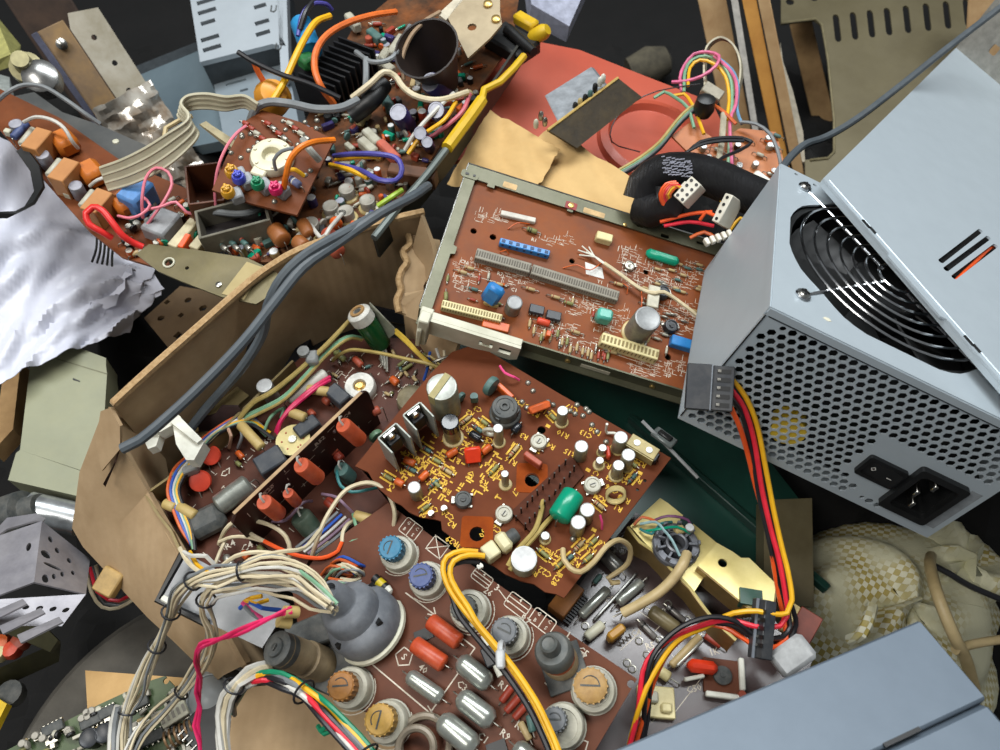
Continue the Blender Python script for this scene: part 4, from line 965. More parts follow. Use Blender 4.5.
for i in range(4): bE.wire([(619 + i * 3.4, 642 - i * 2.6, 3), (621 + i * 3.4, 646 - i * 2.6, 0)], .5, M_LEAD, 'leg', 5)
bE.axial((650, 610), (678, 630), 4.2, mat('olive_tube', (120, 108, 76), .4, .1, (96, 86, 58), 100), .6, 'capacitor', lead=3, n=14, round_=.5)
for a, b_ in (((667, 606), (685, 621)), ((640, 622), (656, 638)), ((690, 600), (701, 609))): bE.axial(a, b_, 1.6, mat('glassy_grey', (130, 126, 122), .25, .3), .5, 'resistor', lead=2.5, bands=[M_BLK])
bE.axial((705, 635), (721, 646), 2.0, M_RESR, .6, lead=4)
bE.axial((671, 666), (700, 636), 2.2, mat('buff_stick', (186, 164, 118), .45, 0, (160, 138, 94), 100), .6, 'resistor', lead=2); bE.axial((677, 666), (702, 641), 1.0, M_ALU, 3, 'resistor', lead=1)
bE.axial((657, 669), (670, 678), 3.0, M_CREAM, .6, 'capacitor', lead=6)
c = A(702, 665, 5); k = MB(); k.box((0, 0, 5), (16, 7, 9), 0, None, 2.4); k.box((-6, -4.5, 6), (11, 2.2, 5), 1, T(0, 0, 0, .3), .6); part('crushed_capacitor', k, [M_RDIA if 'M_RDIA' in globals() else M_ORR, M_WHITE], bE.th, T(c.x, c.y, 0, .55, .2))
c = A(722, 676, 2); k = MB(); k.box((0, 0, 1), (20, 18, 2), 0, None, .3); k.lathe([(5, 2), (5, 4), (4, 4.4), (1.6, 4.4), (1.4, 4.8), (.1, 4.8)], 20, 1); k.box((0, -10.5, 3), (19, 3, 3.4), 2, None, .6); k.box((10.5, 2, 3), (3, 17, 3.4), 2, None, .6); k.lathe([(2, 0), (2, 5)], 10, 3, T(9.5, -9, 1)); part('square_trimmer', k, [M_PCB_D, M_DGREY, M_WHITE, M_BRC], bE.th, T(c.x, c.y, 0, .55))
c = A(656, 702, 3); k = MB(); k.box((0, 0, 2), (20, 16, 4), 0, None, .6); k.box((-3, 2, 5), (8, 6, 3), 1, None, 1); k.box((5, -3, 5), (6, 5, 3), 0, None, 1); part('relay_block', k, [M_CREAM, M_IVORY], bE.th, T(c.x, c.y, 0, .6))
for (u, v) in ((639, 641), (647, 655), (627, 663), (632, 669), (668, 604), (585, 626), (660, 640), (612, 549), (622, 551), (687, 620)):
    p = A(u, v); k = MB(); k.tube([(2 * math.cos(t), 2 * math.sin(t), .3) for t in [i * 2 * math.pi / 10 for i in range(11)]], .45, 5); part('eyelet', k, M_LEAD, bE.th, T(p.x, p.y))
a0, a1 = A(563, 617, 9), A(584, 589, 9)
k = MB(); Ln = (a1 - a0).length; k.box((Ln / 2, 5, 4.5), (Ln, 11, 9), 0, None, .5)
cn = part('comb_connector', k, mat('brown_bakelite', (142, 92, 42), .45, 0, (116, 72, 32), 60), bE.th, T(a0.x, a0.y, 0, math.atan2((a1 - a0).y, (a1 - a0).x)))
tooth = cached(('tooth', 1), lambda m: m.box((0, -2.2, 2), (1.1, 4.4, 1.4)), [M_BLK])
for i in range(11): link('tooth', tooth, cn, T((i + .5) * Ln / 11, 0, 0))
def silkE(k):
    th = bE.ang((680, 620), (790, 700))
    for (u, v, s_) in ((694, 689, 'C50'), (684, 662, 'C'), (714, 652, '1K'), (662, 612, 'R2'), (636, 633, 'C4'), (650, 646, 'R5'), (610, 600, 'C8')): text_into(k, s_, *A(u, v)[:2], 5, th + .9)
    S = lambda pts, w=.4: stroke(k, [A(*p)[:2] for p in pts], w)
    S([(672, 716), (706, 672), (706, 694)]); S([(640, 700), (668, 702), (652, 722)], .6); S([(621, 650), (640, 632)]); S([(640, 612), (660, 626), (652, 634)]); S([(672, 655), (676, 660), (680, 657)])
bE.silk(silkE, M_SILK_W)

# ================================================================ brass-coloured tuner chassis with a valve socket
nG = Vector((0.03, 0.06, 1)).normalized()
oG = Z(690, 560, 214)
bG = Board('tuner_chassis', 'brass-plated tuner chassis with a round grey valve socket and boxed end', oG, nG, (760, 615), 'chassis')
A = bG.at
M_GOLD = mat('brass_passivated_steel', (220, 204, 138), .35, .4, (200, 182, 112), 40, dust=.15, dustc=(196, 190, 160))
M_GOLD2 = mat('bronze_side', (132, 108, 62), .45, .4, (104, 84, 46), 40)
k = MB(); soc = A(675, 547); k.plate([A(*p)[:2] for p in ((630, 526), (636, 520), (660, 498), (668, 503), (728, 552), (706, 574), (694, 592), (668, 566), (648, 546))], [circ(soc.x, soc.y, 9, 20), circ(*A(687, 521)[:2], 4, 14)], -1.2, 0); part('top_plate', k, M_GOLD, bG.th)
edge = [(628, 527), (640, 542), (652, 550), (664, 562), (676, 574), (690, 588), (703, 606), (716, 622), (736, 640)]
top = [A(u, v, 1.5 * math.sin(i * 1.9)) for i, (u, v) in enumerate(edge)]
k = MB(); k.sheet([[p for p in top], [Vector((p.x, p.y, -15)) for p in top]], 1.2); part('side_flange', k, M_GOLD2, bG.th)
k = MB(); k.tube(top, .9, 6); part('flange_lip', k, M_GOLD, bG.th)
bt = [A(*p, 5) for p in ((698, 566), (717, 543), (733, 552), (741, 558), (749, 558), (776, 584), (773, 605), (748, 607))]
k = MB(); k.plate([p[:2] for p in bt], [circ(*A(722.5, 563, 5)[:2], 2.6, 12)], 4, 5.2); part('box_top', k, M_GOLD, bG.th)
dn = lambda ps_: [Vector((p.x, p.y, -9)) for p in ps_]
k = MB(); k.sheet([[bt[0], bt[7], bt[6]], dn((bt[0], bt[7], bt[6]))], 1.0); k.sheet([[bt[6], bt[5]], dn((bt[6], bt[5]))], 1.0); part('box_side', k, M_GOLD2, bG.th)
c = A(761, 604, 9); k = MB(); k.lathe([(2.2, 0), (2.2, .8), (.1, 1.4)], 12); part('screw', k, mat('brass', (214, 180, 110), .35, .8), bG.th, T(c.x, c.y, 8.2))
c = A(752, 596, 8); k = MB(); k.box((0, 0, 0), (12, 9, 6)); part('green_wedge', k, mat('bottle_green', (10, 70, 52), .4), bG.th, T(c.x, c.y, 4, .6))
M_SOCK = mat('cast_grey_socket', (120, 122, 128), .4, .4, (90, 92, 98), 150)
k = MB(); k.lathe([(13.5, 0), (13.5, 3), (12.6, 4), (9.2, 4), (9, 3), (8.8, -6), (6.6, -6), (6.4, 6), (5.4, 6.6), (4.6, 6), (4.4, -6)], 28, 0, T(soc.x, soc.y), cap=False); so_ = part('valve_socket', k, M_SOCK, bG.th)
for i in range(9):
    t = i * 2 * math.pi / 9; k = MB(); k.box((9.6, 0, 4.4), (6, 1.6, 3), 0, None, .3); k.box((12, 0, 6), (1.4, 2.6, 5), 0, None, .3); link('tag', k.mesh('tag', [M_SOCK]), so_, T(soc.x, soc.y, 0, t))
k = MB(); k.lathe([(4.4, -2), (4.4, -1)], 16, 0, T(soc.x, soc.y)); link('bore', k.mesh('bore', [M_BLK]), so_)
for pts, m_ in (([(640, 524, 3), (656, 522, 8), (664, 530, 10), (672, 540, 10), (680, 556, 8)], mat('pale_blue_wire', (150, 186, 190), .4)), ([(646, 531, 4), (660, 529, 9), (677, 527, 9), (690, 533, 6)], M_TEAL), ([(650, 522, 3), (668, 516, 9), (688, 520, 9), (692, 531, 4)], mat('mauve_wire', (120, 70, 110), .4)), ([(634, 525, 2), (642, 517, 6), (655, 521, 6), (662, 526, 4)], M_ORC), ([(640, 529, 2), (652, 534, 6), (660, 524, 6), (672, 522, 4)], mat('teal_wire', (60, 130, 130), .4))): bG.wire(pts, .8, m_, 'wire', 6)
bG.axial((674, 531), (684, 529), 2.6, M_GLUE, 3, 'capacitor'); bG.can(690, 527, 2.6, 9, M_ALU)
bG.wire([(623, 613, -16), (640, 604, -10), (658, 593, -4), (672, 580, 2), (682, 566, 8), (687, 554, 6)], 3.0, M_TANW, 'coaxial_lead', 10)
bG.wire([(613, 617, -20), (619, 614, -18), (626, 612, -15)], .5, M_LEAD, 'braid', 5); bG.wire([(616, 612, -20), (621, 610, -18), (626, 612, -15)], .5, M_LEAD, 'braid', 5); bG.wire([(620, 621, -20), (622, 616, -18), (626, 612, -15)], .5, M_LEAD, 'braid', 5)

# dark green cabinet panel under the tray, with a pale rod
nP = Vector((0.0, 0.0, 1))
oP = Z(700, 470, 150)
k = MB(); PMx = frame(oP, Vector((1, 0, 0)), nP); I_ = PMx.inverted()
pp = lambda u, v: (I_ @ hitplane(u, v, oP, nP)) * 1000
k.plate([pp(*p)[:2] for p in ((420, 330), (560, 330), (700, 372), (800, 500), (790, 600), (720, 560), (640, 560), (520, 470))], [], -4, 0)
pnl = thing('plastic_sheet', 'dark green-black plastic cabinet panel lying under the metal tray', 'plastic sheet', PMx)
part('sheet', k, mat('dark_green_plastic', (24, 66, 56), .4, 0, (14, 40, 34), 10), pnl)
k = MB(); k.box((0, 0, 4), (170, 5, 8), 0, None, .8); c = pp(720, 500); part('rib', k, mat('dark_green_plastic', (16, 44, 38), .4), pnl, T(c.x, c.y, 0, -.85))
k = MB(); k.tube([P(642, 421, 452), P(664, 443, 448), P(698, 478, 440)], .0011, 6); o = thing('guide_rod', 'thin pale grey rod with a clear clip beside the lettered board corner', 'rod', Matrix.Translation(P(670, 450, 452)))
part('rod', k, mat('pale_grey_rod', (140, 142, 142), .4), o, world=True)
k = MB(); k.box((0, 0, 0), (15, 9, 3), 0, None, .8); k.box((0, 0, 2), (9, 4, 2), 1, None, .5); part('clip', k, [mat('smoky_clip', (96, 102, 100), .3), M_BLK], o, T(-4, 5, 6, -.75, -.3))
# olive-brown shield plate
oS = Z(790, 555, 168)
SMx = frame(oS, Vector((1, 0.0, 0)), Vector((0, -.25, 1)))
I2 = SMx.inverted(); nS = SMx.to_3x3() @ Vector((0, 0, 1)); ps = lambda u, v: (I2 @ hitplane(u, v, oS, nS)) * 1000
k = MB(); k.plate([ps(*p)[:2] for p in ((764, 500), (812, 498), (814, 607), (786, 604), (764, 590))], [], -16, 0)
solo('shield_plate', k, mat('olive_brown_metal', (122, 112, 82), .4, .35, (102, 92, 66), 30, dust=.15), 'olive-brown metal plate standing behind the orange and yellow power wires', 'plate', SMx)

# ================================================================ power cable with two black drive plugs
pw = thing('power_cable', 'yellow, red, black and orange power cable with two flat black drive plugs', 'cable', Matrix.Translation(P(762, 630, 395)))
def cable(root, pts, r, m, name='wire', n=8, step=.004):
    k = MB(); k.tube([P(*p) for p in pts], r * .001, n, 0, step); return part(name, k, m, root, world=True)
cable(pw, [(730, 377, 368), (745, 396, 374), (757, 425, 382), (766, 470, 388), (774, 512, 390), (782, 548, 388), (788, 572, 386), (792, 600, 382), (787, 613, 380), (772, 614, 378), (757, 611, 378), (734, 613, 380), (716, 621, 384), (706, 627, 386), (676, 642, 386), (652, 677, 382), (640, 706, 380), (632, 734, 384), (624, 770, 390)], 1.35, M_YEL)
cable(pw, [(731, 389, 368), (744, 408, 376), (754, 440, 384), (762, 490, 390), (771, 530, 390), (779, 560, 388), (786, 598, 386), (787, 616, 384), (780, 626, 381), (768, 628, 379), (753, 626, 379), (727, 620, 381), (697, 627, 385), (668, 640, 386), (647, 661, 384), (641, 683, 382), (638, 712, 381), (630, 745, 384), (622, 775, 388)], 1.35, M_RED)
cable(pw, [(731, 398, 369), (742, 414, 378), (751, 450, 388), (760, 500, 393), (769, 540, 392), (778, 585, 392), (788, 612, 392), (790, 626, 390), (782, 637, 386), (766, 638, 381), (751, 633, 380), (735, 621, 379), (710, 617, 380), (681, 627, 382), (657, 649, 382), (648, 672, 382), (645, 700, 384), (643, 730, 390), (636, 770, 394)], 1.35, M_BLKW)
cable(pw, [(731, 383, 370), (745, 405, 378), (755, 440, 386), (764, 490, 391), (773, 535, 391), (782, 580, 390), (793, 610, 390), (796, 625, 392), (788, 640, 392), (768, 641, 385), (752, 638, 382), (738, 628, 384), (715, 623, 386), (684, 633, 387), (660, 655, 387), (651, 680, 387), (648, 715, 390), (640, 760, 394)], 1.3, M_BLKW)
cable(pw, [(731, 408, 370), (740, 428, 378), (748, 455, 388), (756, 488, 394), (764, 515, 394), (771, 550, 392), (778, 590, 392), (784, 620, 392), (786, 638, 388), (778, 646, 384), (764, 648, 381), (750, 643, 381), (732, 631, 384), (715, 625, 388), (697, 628, 391), (672, 648, 392), (656, 676, 390), (644, 716, 388), (628, 770, 392)], 1.3, M_ORG)
# plug hanging over the corner of the power supply
f1 = frame(P(710, 389, 372), P(733, 391, 370) - P(688, 388, 374), (P(711, 370, 372) - P(710, 411, 374)).cross(P(733, 391, 370) - P(688, 388, 374)) * -1)
k = MB(); k.box((-5, 0, 0), (12.5, 22, 9), 0, None, .6); pgo = part('drive_plug', k, M_BLK2, pw, pw.matrix_world.inverted() @ f1 if False else None) if False else None
def plug(center, xdir, ydir, W=(12, 10.5), Hh=22.5):
    x = xdir.normalized(); y = (ydir - x * ydir.dot(x)).normalized(); n = x.cross(y)
    M_ = Matrix((x, y, n)).transposed().to_4x4(); M_.translation = center
    Lm = MW[pw.name].inverted() @ M_; Lm.translation = Lm.translation * 1000
    k = MB(); k.box((-W[0] / 2, 0, 0), (W[0], Hh, 8), 0, None, .5); k.box((W[1] / 2, 0, -.8), (W[1], Hh - .6, 6.4), 0, None, .4); k.box((-.2, 0, 3.6), (.6, Hh, 1.4), 1)
    o = part('drive_plug', k, [M_BLK2, mat('pale_plug_edge', (120, 126, 134), .5)], pw, Lm)
    sm = cached(('plug_slot', 1), lambda m: (m.box((0, 0, 0), (6.4, 2.0, .5)), m.box((-2.2, .2, .4), (1.6, 1.2, .5), 1)), [M_BLK, M_NICKEL])
    for i in range(5): link('plug_slot', sm, o, T(W[1] / 2 + .3, (i - 2) * 4.1, 2.5))
    return o
plug(P(711, 388, 368), P(733, 391, 366) - P(690, 388, 370), P(712, 368, 370) - P(711, 411, 368))
plug(P(762, 629, 379), P(772, 630, 379) - P(757, 628, 392), P(769, 602, 380) - P(755, 656, 380), (5, 5), 29)
# ================================================================ dark television chassis board in the box (left)
M_PCB_L = mat('pcb_maroon_brown', (90, 51, 38), .42, 0, (74, 41, 31), 25, dust=.3, dustc=(100, 80, 70), spec=.14)
M_CRW = mat('cream_wire', (214, 202, 172), .45, 0, (190, 176, 144), 80)
M_WHW = mat('grey_white_wire', (206, 204, 196), .45, 0, (180, 178, 170), 80)
M_BLW = mat('blue_wire', (44, 92, 184), .4, 0, (34, 76, 160), 80)
M_GRW = mat('pale_green_wire', (128, 170, 138), .45, 0, (104, 148, 116), 80)
M_GYW = mat('grey_wire', (128, 132, 134), .45, 0, (108, 112, 114), 80)
M_MAU = mat('mauve_lead', (142, 116, 136), .45)
M_DRED = mat('crimson_wire', (222, 40, 104), .4, 0, (180, 24, 68), 80)
bL = Board('chassis_circuit_board', 'maroon-brown television chassis board with an upright side board, red discs and wire loops', Z(280, 460, 195), (-0.05, -0.06, 1), (420, 560))
A = bL.at
bL.slab([(150, 496), (185, 463), (250, 404), (300, 358), (345, 335), (430, 340), (446, 372), (400, 430), (362, 470), (392, 506), (352, 526), (318, 550), (288, 586), (262, 596), (215, 592), (178, 552)], M_PCB_L, 1.8)
# tan frame rails round the board
M_TANM = mat('tan_plated_rail', (150, 134, 92), .45, .3, (126, 110, 74), 60)
for pts in (((146, 492), (166, 478), (190, 458), (250, 401), (292, 360)), ((146, 492), (158, 512), (172, 530), (184, 556))):
    e = [A(u, v, 15) for u, v in pts]; k = MB(); k.sheet([e, [Vector((p.x, p.y, -8)) for p in e]], 1.6); part('frame_rail', k, M_TANM, bL.th)
k = MB(); k.plate([A(*p, 1)[:2] for p in ((182, 434), (238, 388), (250, 397), (194, 446))], [], .2, 3); part('frame_ledge', k, M_TANM, bL.th)
# upright side board
e = [A(u, v, 44) for u, v in ((228, 519), (238, 509), (300, 451), (340, 414), (366, 388))]
f_ = e[-1] - e[0]; an = math.atan2(f_.y, f_.x); Ln = f_.length
dbm = T(e[0].x, e[0].y, 0, an)
k = MB(); k.plate([(0, 0), (Ln, 0), (Ln, 40), (Ln - 3, 44), (6, 44), (0, 38)], [circ(Ln - 30, 34, 2, 10)], -1.0, 1.0, 0, T(0, 0, 0, 0, math.pi / 2)); db = part('side_board', k, mat('pcb_dark_maroon', (58, 32, 26), .45, 0, (46, 25, 21), 25, dust=.2, dustc=(84, 62, 54), spec=.3), bL.th, dbm)
k = MB(); k.box((Ln / 2, 0, 44.2), (Ln - 8, 2.1, .5)); link('edge_face', k.mesh('edge_face', [mat('raw_board_edge', (176, 146, 108), .7)]), db)
k = MB(); r_ = random.Random(8)
FMx = Matrix.Rotation(math.pi / 2, 4, 'X')
for i in range(34):
    x, z = r_.uniform(6, Ln - 6), r_.uniform(10, 41); d = r_.uniform(2, 6); t = r_.choice((0, 1.57))
    kk = MB(); stroke(kk, [(x, z), (x + d * math.cos(t), z + d * math.sin(t))], .45, 1.1); k.add(kk.v, kk.f, 0, FMx)
for (x, s_) in ((26, 'R20'), (48, 'C9'), (66, 'R52'), (88, 'C4')): text_into(k, s_, x, 38, 5, 0, 1.15, 0, FMx)
pp_ = link('silkscreen', k.mesh('silkscreen', [M_SILK_W]), db); pp_['kind'] = 'stuff'
# orange capacitors leaning out in front of the side board
def lean(b, t0, t1, r, m, name='capacitor', h0=3, h1=20, leadm=None):
    p, q_ = A(*t1, h0), A(*t0, h1); d = q_ - p; L_ = T(p.x, p.y, p.z) @ d.to_track_quat('Z', 'Y').to_matrix().to_4x4(); n = d.length
    k = MB(); k.lathe([(r * .8, 0), (r, 1), (r, n - 1), (r * .9, n), (.1, n)], 16); k.tube([(0, 0, n), (-1.0, 0, n + 4), (-2.5, .4, n + 5.5), (-4, 0, n + 3)], .7, 6, 1); return part(name, k, [m, leadm or M_WHW], b.th, L_)
M_ORD = mat('burnt_orange_capacitor', (196, 84, 44), .45, 0, (168, 66, 34), 100, dust=.2)
lean(bL, (343, 425), (360, 440), 5.0, M_ORD, h0=26, h1=46); lean(bL, (301, 465), (318, 478), 5.0, M_ORD, h0=26, h1=46); lean(bL, (264, 502), (279, 514), 4.8, M_ORD, h0=24, h1=44); lean(bL, (288, 493), (297, 503), 3.4, M_ORD, h0=26, h1=40)
lean(bL, (341, 469), (350, 478), 5.0, M_SEAG, h1=16); lean(bL, (300, 516), (312, 530), 6.5, mat('dark_green_can', (66, 84, 70), .4, 0, (50, 66, 54), 80, dust=.3), h1=14)
bL.axial((322, 459), (337, 447), 2.6, M_BRC, 12, lead=3); bL.axial((372, 413), (380, 409), 3, M_BRC, 14, lead=2); bL.axial((334, 452), (342, 460), 3, M_RESR, 8); bL.axial((326, 500), (336, 508), 3, M_RESR, 4)
bL.disc(376, 436, 5, 4, (384, 430), mat('jade_disc', (112, 150, 116), .4), 6)
# left half
M_REDD = mat('coral_red_disc', (222, 78, 52), .45, 0, (204, 62, 40), 120)
bL.disc(210, 463, 6.6, 4, (222, 459), M_REDD, 3, rx=-.9); bL.disc(201, 489, 7, 4, (212, 484), M_REDD, 3, rx=-.9)
bL.axial((217, 507), (250, 483), 6.8, M_SILV, .6, 'capacitor', lead=4, n=18, round_=.25)
bL.axial((288, 400), (326, 373), 4.0, mat('white_tube', (204, 202, 192), .4, 0, (184, 182, 170), 60), 6, 'fuse', lead=3, n=14)
for (u0, v0, u1, v1) in ((240, 424, 262, 448), (288, 411, 306, 418), (307, 389, 330, 392), (178, 506, 196, 516), (164, 503, 176, 508), (354, 515, 372, 520)): bL.axial((u0, v0), (u1, v1), 3.3, mat('straw_sleeve', (196, 172, 112), .5, 0, (172, 148, 90), 60), 8, 'sleeve', lead=1, n=12)
M_NAVY = mat('dusty_navy_block', (52, 58, 66), .5, 0, (40, 46, 54), 60, dust=.3)
bL.block(269, 459, 18, 14, 12, (290, 446), M_NAVY, 1, 0, 'switch_block'); bL.block(306, 425, 16, 10, 10, (320, 415), M_NAVY, 1, 0, 'switch_block'); bL.block(337, 393, 16, 10, 10, (350, 404), M_NAVY, 1, 4, 'switch_block'); bL.block(375, 523, 18, 12, 9, (390, 512), M_NAVY, 1, 0, 'switch_block'); bL.block(203, 518, 22, 18, 12, (215, 512), M_DGREY, 4, 0, 'dusty_relay')
c = A(293, 440, 6); k = MB(); k.plate(circ(0, 0, 11, 26), [circ(0, 0, 1.4, 8)], 5, 6.6); k.lathe([(2.6, 6.6), (2.6, 8), (1, 8)], 10, 1)
for i in range(8): k.lathe([(.6, 6.6), (.6, 7)], 6, 2, T(7 * math.cos(i), 7 * math.sin(i)))
part('round_tag_plate', k, [mat('pale_straw', (214, 200, 142), .5, 0, (196, 180, 120), 60), M_ALU, M_BRC], bL.th, T(c.x, c.y))
c = A(359, 384, 9); k = MB(); k.lathe([(10, 0), (10.5, 2), (10.5, 6), (9.6, 8), (4.6, 8), (4.2, 6.6), (4.2, 2)], 28); k.lathe([(4, 1), (4, 6), (3, 6.6), (2.2, 6.4), (2, 7.4), (.1, 7.4)], 14, 1); part('white_coil_ring', k, [mat('white_ring', (224, 222, 212), .4), mat('brass', (214, 180, 110), .35, .8)], bL.th, T(c.x, c.y))
bL.can(264, 385, 5.4, 18, M_ALU, M_ALUTOP)
c = A(221, 424, 10); k = MB(); k.plate([(-18, 0), (12, 0), (16, 8), (14, 20), (4, 22), (-2, 16), (-14, 14)], [], -.8, .8, 0, T(0, 0, 0, 0, 1.25)); part('torn_insulator', k, mat('purple_brown_card', (70, 52, 52), .7), bL.th, T(c.x, c.y, 0, .75))
k = MB(); k.lathe([(4.2, 0), (3.4, 5), (0.1, 6)], 10, 0, T(*A(193, 505)[:2]));
bL.disc(232, 526, 6, 3, (240, 530), mat('grey_disc', (120, 122, 112), .5), 1, rx=-1.2)
for (a, b_, m_, r) in (((237, 452), (243, 458), M_ORC, 2), ((395, 345), (402, 352), M_ORC, 0), ((391, 378), (398, 384), M_ORC, 2.6), ((354, 358), (362, 366), M_BRC, 2.4), ((324, 398), (330, 403), M_BRC, 3), ((242, 552), (249, 558), M_ORC, 2.4), ((236, 462), (241, 466), M_RES, 1.4), ((345, 360), (335, 352), M_RES, 2), ((403, 370), (412, 364), M_RES, 1.3), ((398, 366), (406, 360), M_RES, 1.3), ((258, 546), (264, 551), M_RES, 1.6), ((225, 556), (232, 566), M_ALU, 2.4), ((309, 411), (314, 416), M_BRC, 2.5)):
    if r: bL.axial(a, b_, r, m_, 1, lead=2)
for i in range(40):
    u, v = rnd.uniform(330, 430), rnd.uniform(348, 398)
    if (u - 330) * .0 + v > 350: bL.axial((u, v), (u + rnd.uniform(-6, 6), v + rnd.uniform(2, 5)), 1.1, rnd.choice((M_SEAG, M_RESB, M_LEAD, M_RES)), .4, lead=1.5)
c = A(412, 399, 6); k = MB(); k.lathe([(10, 0), (10.5, 4), (9.5, 8), (6, 10.5), (.1, 11)], 22); part('dusty_dome', k, mat('dusty_beige_dome', (132, 122, 94), .7, 0, (104, 96, 72), 120, dust=.4), bL.th, T(c.x, c.y))
def silkL(k):
    r = random.Random(4); th = bL.ang((280, 460), (420, 560))
    for (u, v, s_) in ((206, 432, '18'), (226, 473, 'C7'), (268, 441, '69'), (230, 545, 'R4'), (247, 547, 'C4'), (262, 553, 'R8'), (225, 445, 'R3')): text_into(k, s_, *A(u, v)[:2], 6, th + 1.2)
    for i in range(110):
        u, v = r.choice((r.uniform(185, 290), r.uniform(330, 440))), 0; v = r.uniform(430, 560) if u < 300 else r.uniform(345, 400)
        if u < 300 and v < 690 - u: 
            if v < 640 - u: continue
        p = A(u, v); t = th + r.choice((0, 1.57)); d = r.uniform(1, 5); stroke(k, [(p.x, p.y), (p.x + d * math.cos(t), p.y + d * math.sin(t))], .5)
bL.silk(silkL, M_SILK_W)
# wires soldered to this board
Wn = lambda pts, r, m: bL.wire(pts, r, m, 'wire', 7)
for j, (m_, o1, o2) in enumerate(((M_BLW, 0, 0), (M_WHW, 3, 1.5), (M_YEL, 6, 3), (M_ORC, -3, -1.5), (M_BLKW, 8, 5), (M_GRW, 4.5, 4))):
    Wn([(192 + o1 * .4, 545 + o2, 6), (184 + o1, 528, 10), (176 + o1, 508, 12), (171 + o1, 490, 14), (177 + o1, 471 + o2, 14), (190 + o1 * .6, 457 + o2, 14), (203 + o1 * .4, 441 + o2, 14), (218, 429 + o2, 14), (236, 419 + o2 * 1.2, 13), (252, 417 + o2 * 1.5, 9), (258 + o1 * 2, 424 + o2 * 3, 2)], 1.25, m_)
Wn([(229, 448, 2), (231, 436, 12), (228, 428, 14)], 1.1, mat('peach_wire', (214, 170, 140), .5)); Wn([(238, 448, 2), (242, 436, 10), (240, 424, 13)], 1.1, M_GYW)
c = A(191, 470, 14); k = MB(); k.box((0, 0, 14), (9, 5, 7), 0, None, 1); part('cable_clip', k, mat('smoky_clear_clip', (150, 152, 150), .3), bL.th, T(c.x, c.y, 0, 1.0))
for j in range(2): Wn([(351 - j * 2, 318 + j * 3, 26), (336, 334 + j * 2, 24), (318, 352 + j * 2, 22), (296, 372 + j * 2, 20), (272, 391 + j * 2, 18), (254, 401 + j * 2, 18), (242, 414 + j * 2, 14), (230, 428, 10)], 1.2, M_OLW)
for j, m_ in enumerate((M_GRW, M_GRW, M_OLW)): Wn([(362, 338 + j, 12), (352, 336 + j, 18), (340, 340 + j * 2, 20), (324, 354 + j * 2, 18), (306, 374 + j * 2, 18), (284, 396 + j * 2, 16), (262, 408 + j * 2, 14), (246, 416 + j * 2, 12), (236, 428, 6)], 1.1, m_)
c = A(312, 357, 22); k = MB(); k.box((0, 0, 0), (8, 10, 8), 0, None, 1.5); k.lathe([(4, 0), (4, 3)], 12, 0, T(-5, 3, 3)); part('cable_clip', k, mat('smoky_clear_clip', (150, 152, 150), .3), bL.th, T(c.x, c.y, 20, .7))
Wn([(281, 418, 4), (284, 408, 8), (279, 410, 6), (270, 418, 10), (264, 432, 4)], 1.1, M_GRW)
for j in range(2): Wn([(276 + j * 2, 432 + j * 2, 4), (280, 422 + j, 10), (290, 408 + j * 2, 14), (304, 395 + j * 3, 16), (318, 384 + j * 3, 14), (330, 377 + j * 3, 10)], 1.3, M_DRED)
Wn([(333, 361, 4), (337, 356, 10), (350, 350, 16), (366, 351, 20), (384, 354, 24), (406, 359, 28), (426, 363, 30), (440, 368, 26)], 1.2, M_OLW)
for j in range(2): Wn([(396, 330 + j * 3, 22), (407, 340 + j * 3, 28), (416, 350 + j * 2, 30), (426, 360 + j, 30), (437, 368, 26)], 1.2, mat('dull_yellow_wire', (196, 164, 60), .5))
Wn([(219, 544, 2), (226, 529, 16), (238, 520, 20), (256, 521, 20), (274, 527, 20), (286, 537, 18), (290, 550, 14), (289, 562, 8)], 1.3, M_CRW)
Wn([(312, 556, 8), (318, 538, 20), (326, 518, 26), (342, 494, 30), (356, 485, 32), (372, 483, 32), (386, 491, 30), (394, 508, 26), (394, 524, 18), (389, 542, 8)], 1.3, M_CRW)
Wn([(236, 522, 18), (248, 532, 16), (264, 541, 14)], 1.2, M_CRW); Wn([(264, 541, 14), (280, 549, 14), (300, 556, 14), (322, 558, 14), (338, 551, 14), (342, 542, 14)], 1.25, M_ORG); Wn([(342, 542, 14), (343, 532, 14), (348, 524, 12), (356, 520, 8)], 1.2, M_CRW)
Wn([(341, 462, 6), (337, 473, 16), (341, 486, 18), (352, 492, 18), (366, 490, 16), (380, 487, 10)], 1.0, mat('teal_wire', (60, 130, 130), .4))
Wn([(272, 522, 10), (286, 520, 16), (296, 510, 18), (304, 502, 18), (312, 501, 12)], .9, M_MAU); Wn([(322, 494, 12), (336, 497, 16), (346, 506, 14), (354, 514, 8)], .9, M_MAU)
Wn([(219, 542, 10), (232, 537, 14), (246, 537, 14), (262, 541, 12)], 1.1, M_CRW); Wn([(215, 565, 8), (220, 552, 10), (226, 540, 10)], 1.1, M_CRW)
Wn([(353, 514, 12), (357, 528, 14), (366, 538, 14), (380, 540, 12), (390, 534, 10)], 1.0, M_GRW); Wn([(342, 560, 8), (344, 546, 12), (358, 539, 14), (374, 538, 12), (392, 520, 10)], 1.0, M_GRW)
k = MB(); k.plate([A(*p)[:2] for p in ((322, 545), (340, 543), (338, 556), (326, 566), (312, 574))], [], 3, 5); part('round_tag_plate', k, mat('pale_straw', (214, 200, 142), .5), bL.th)
for j in range(5): Wn([(296 + j * 4, 548 + j * 2, 8), (318 + j * 4, 530 + j * 2.4, 8), (338 + j * 4, 512 + j * 2.4, 8)], 1.0, (M_GYW, M_BLW, M_WHW, M_MAU, M_GYW)[j])
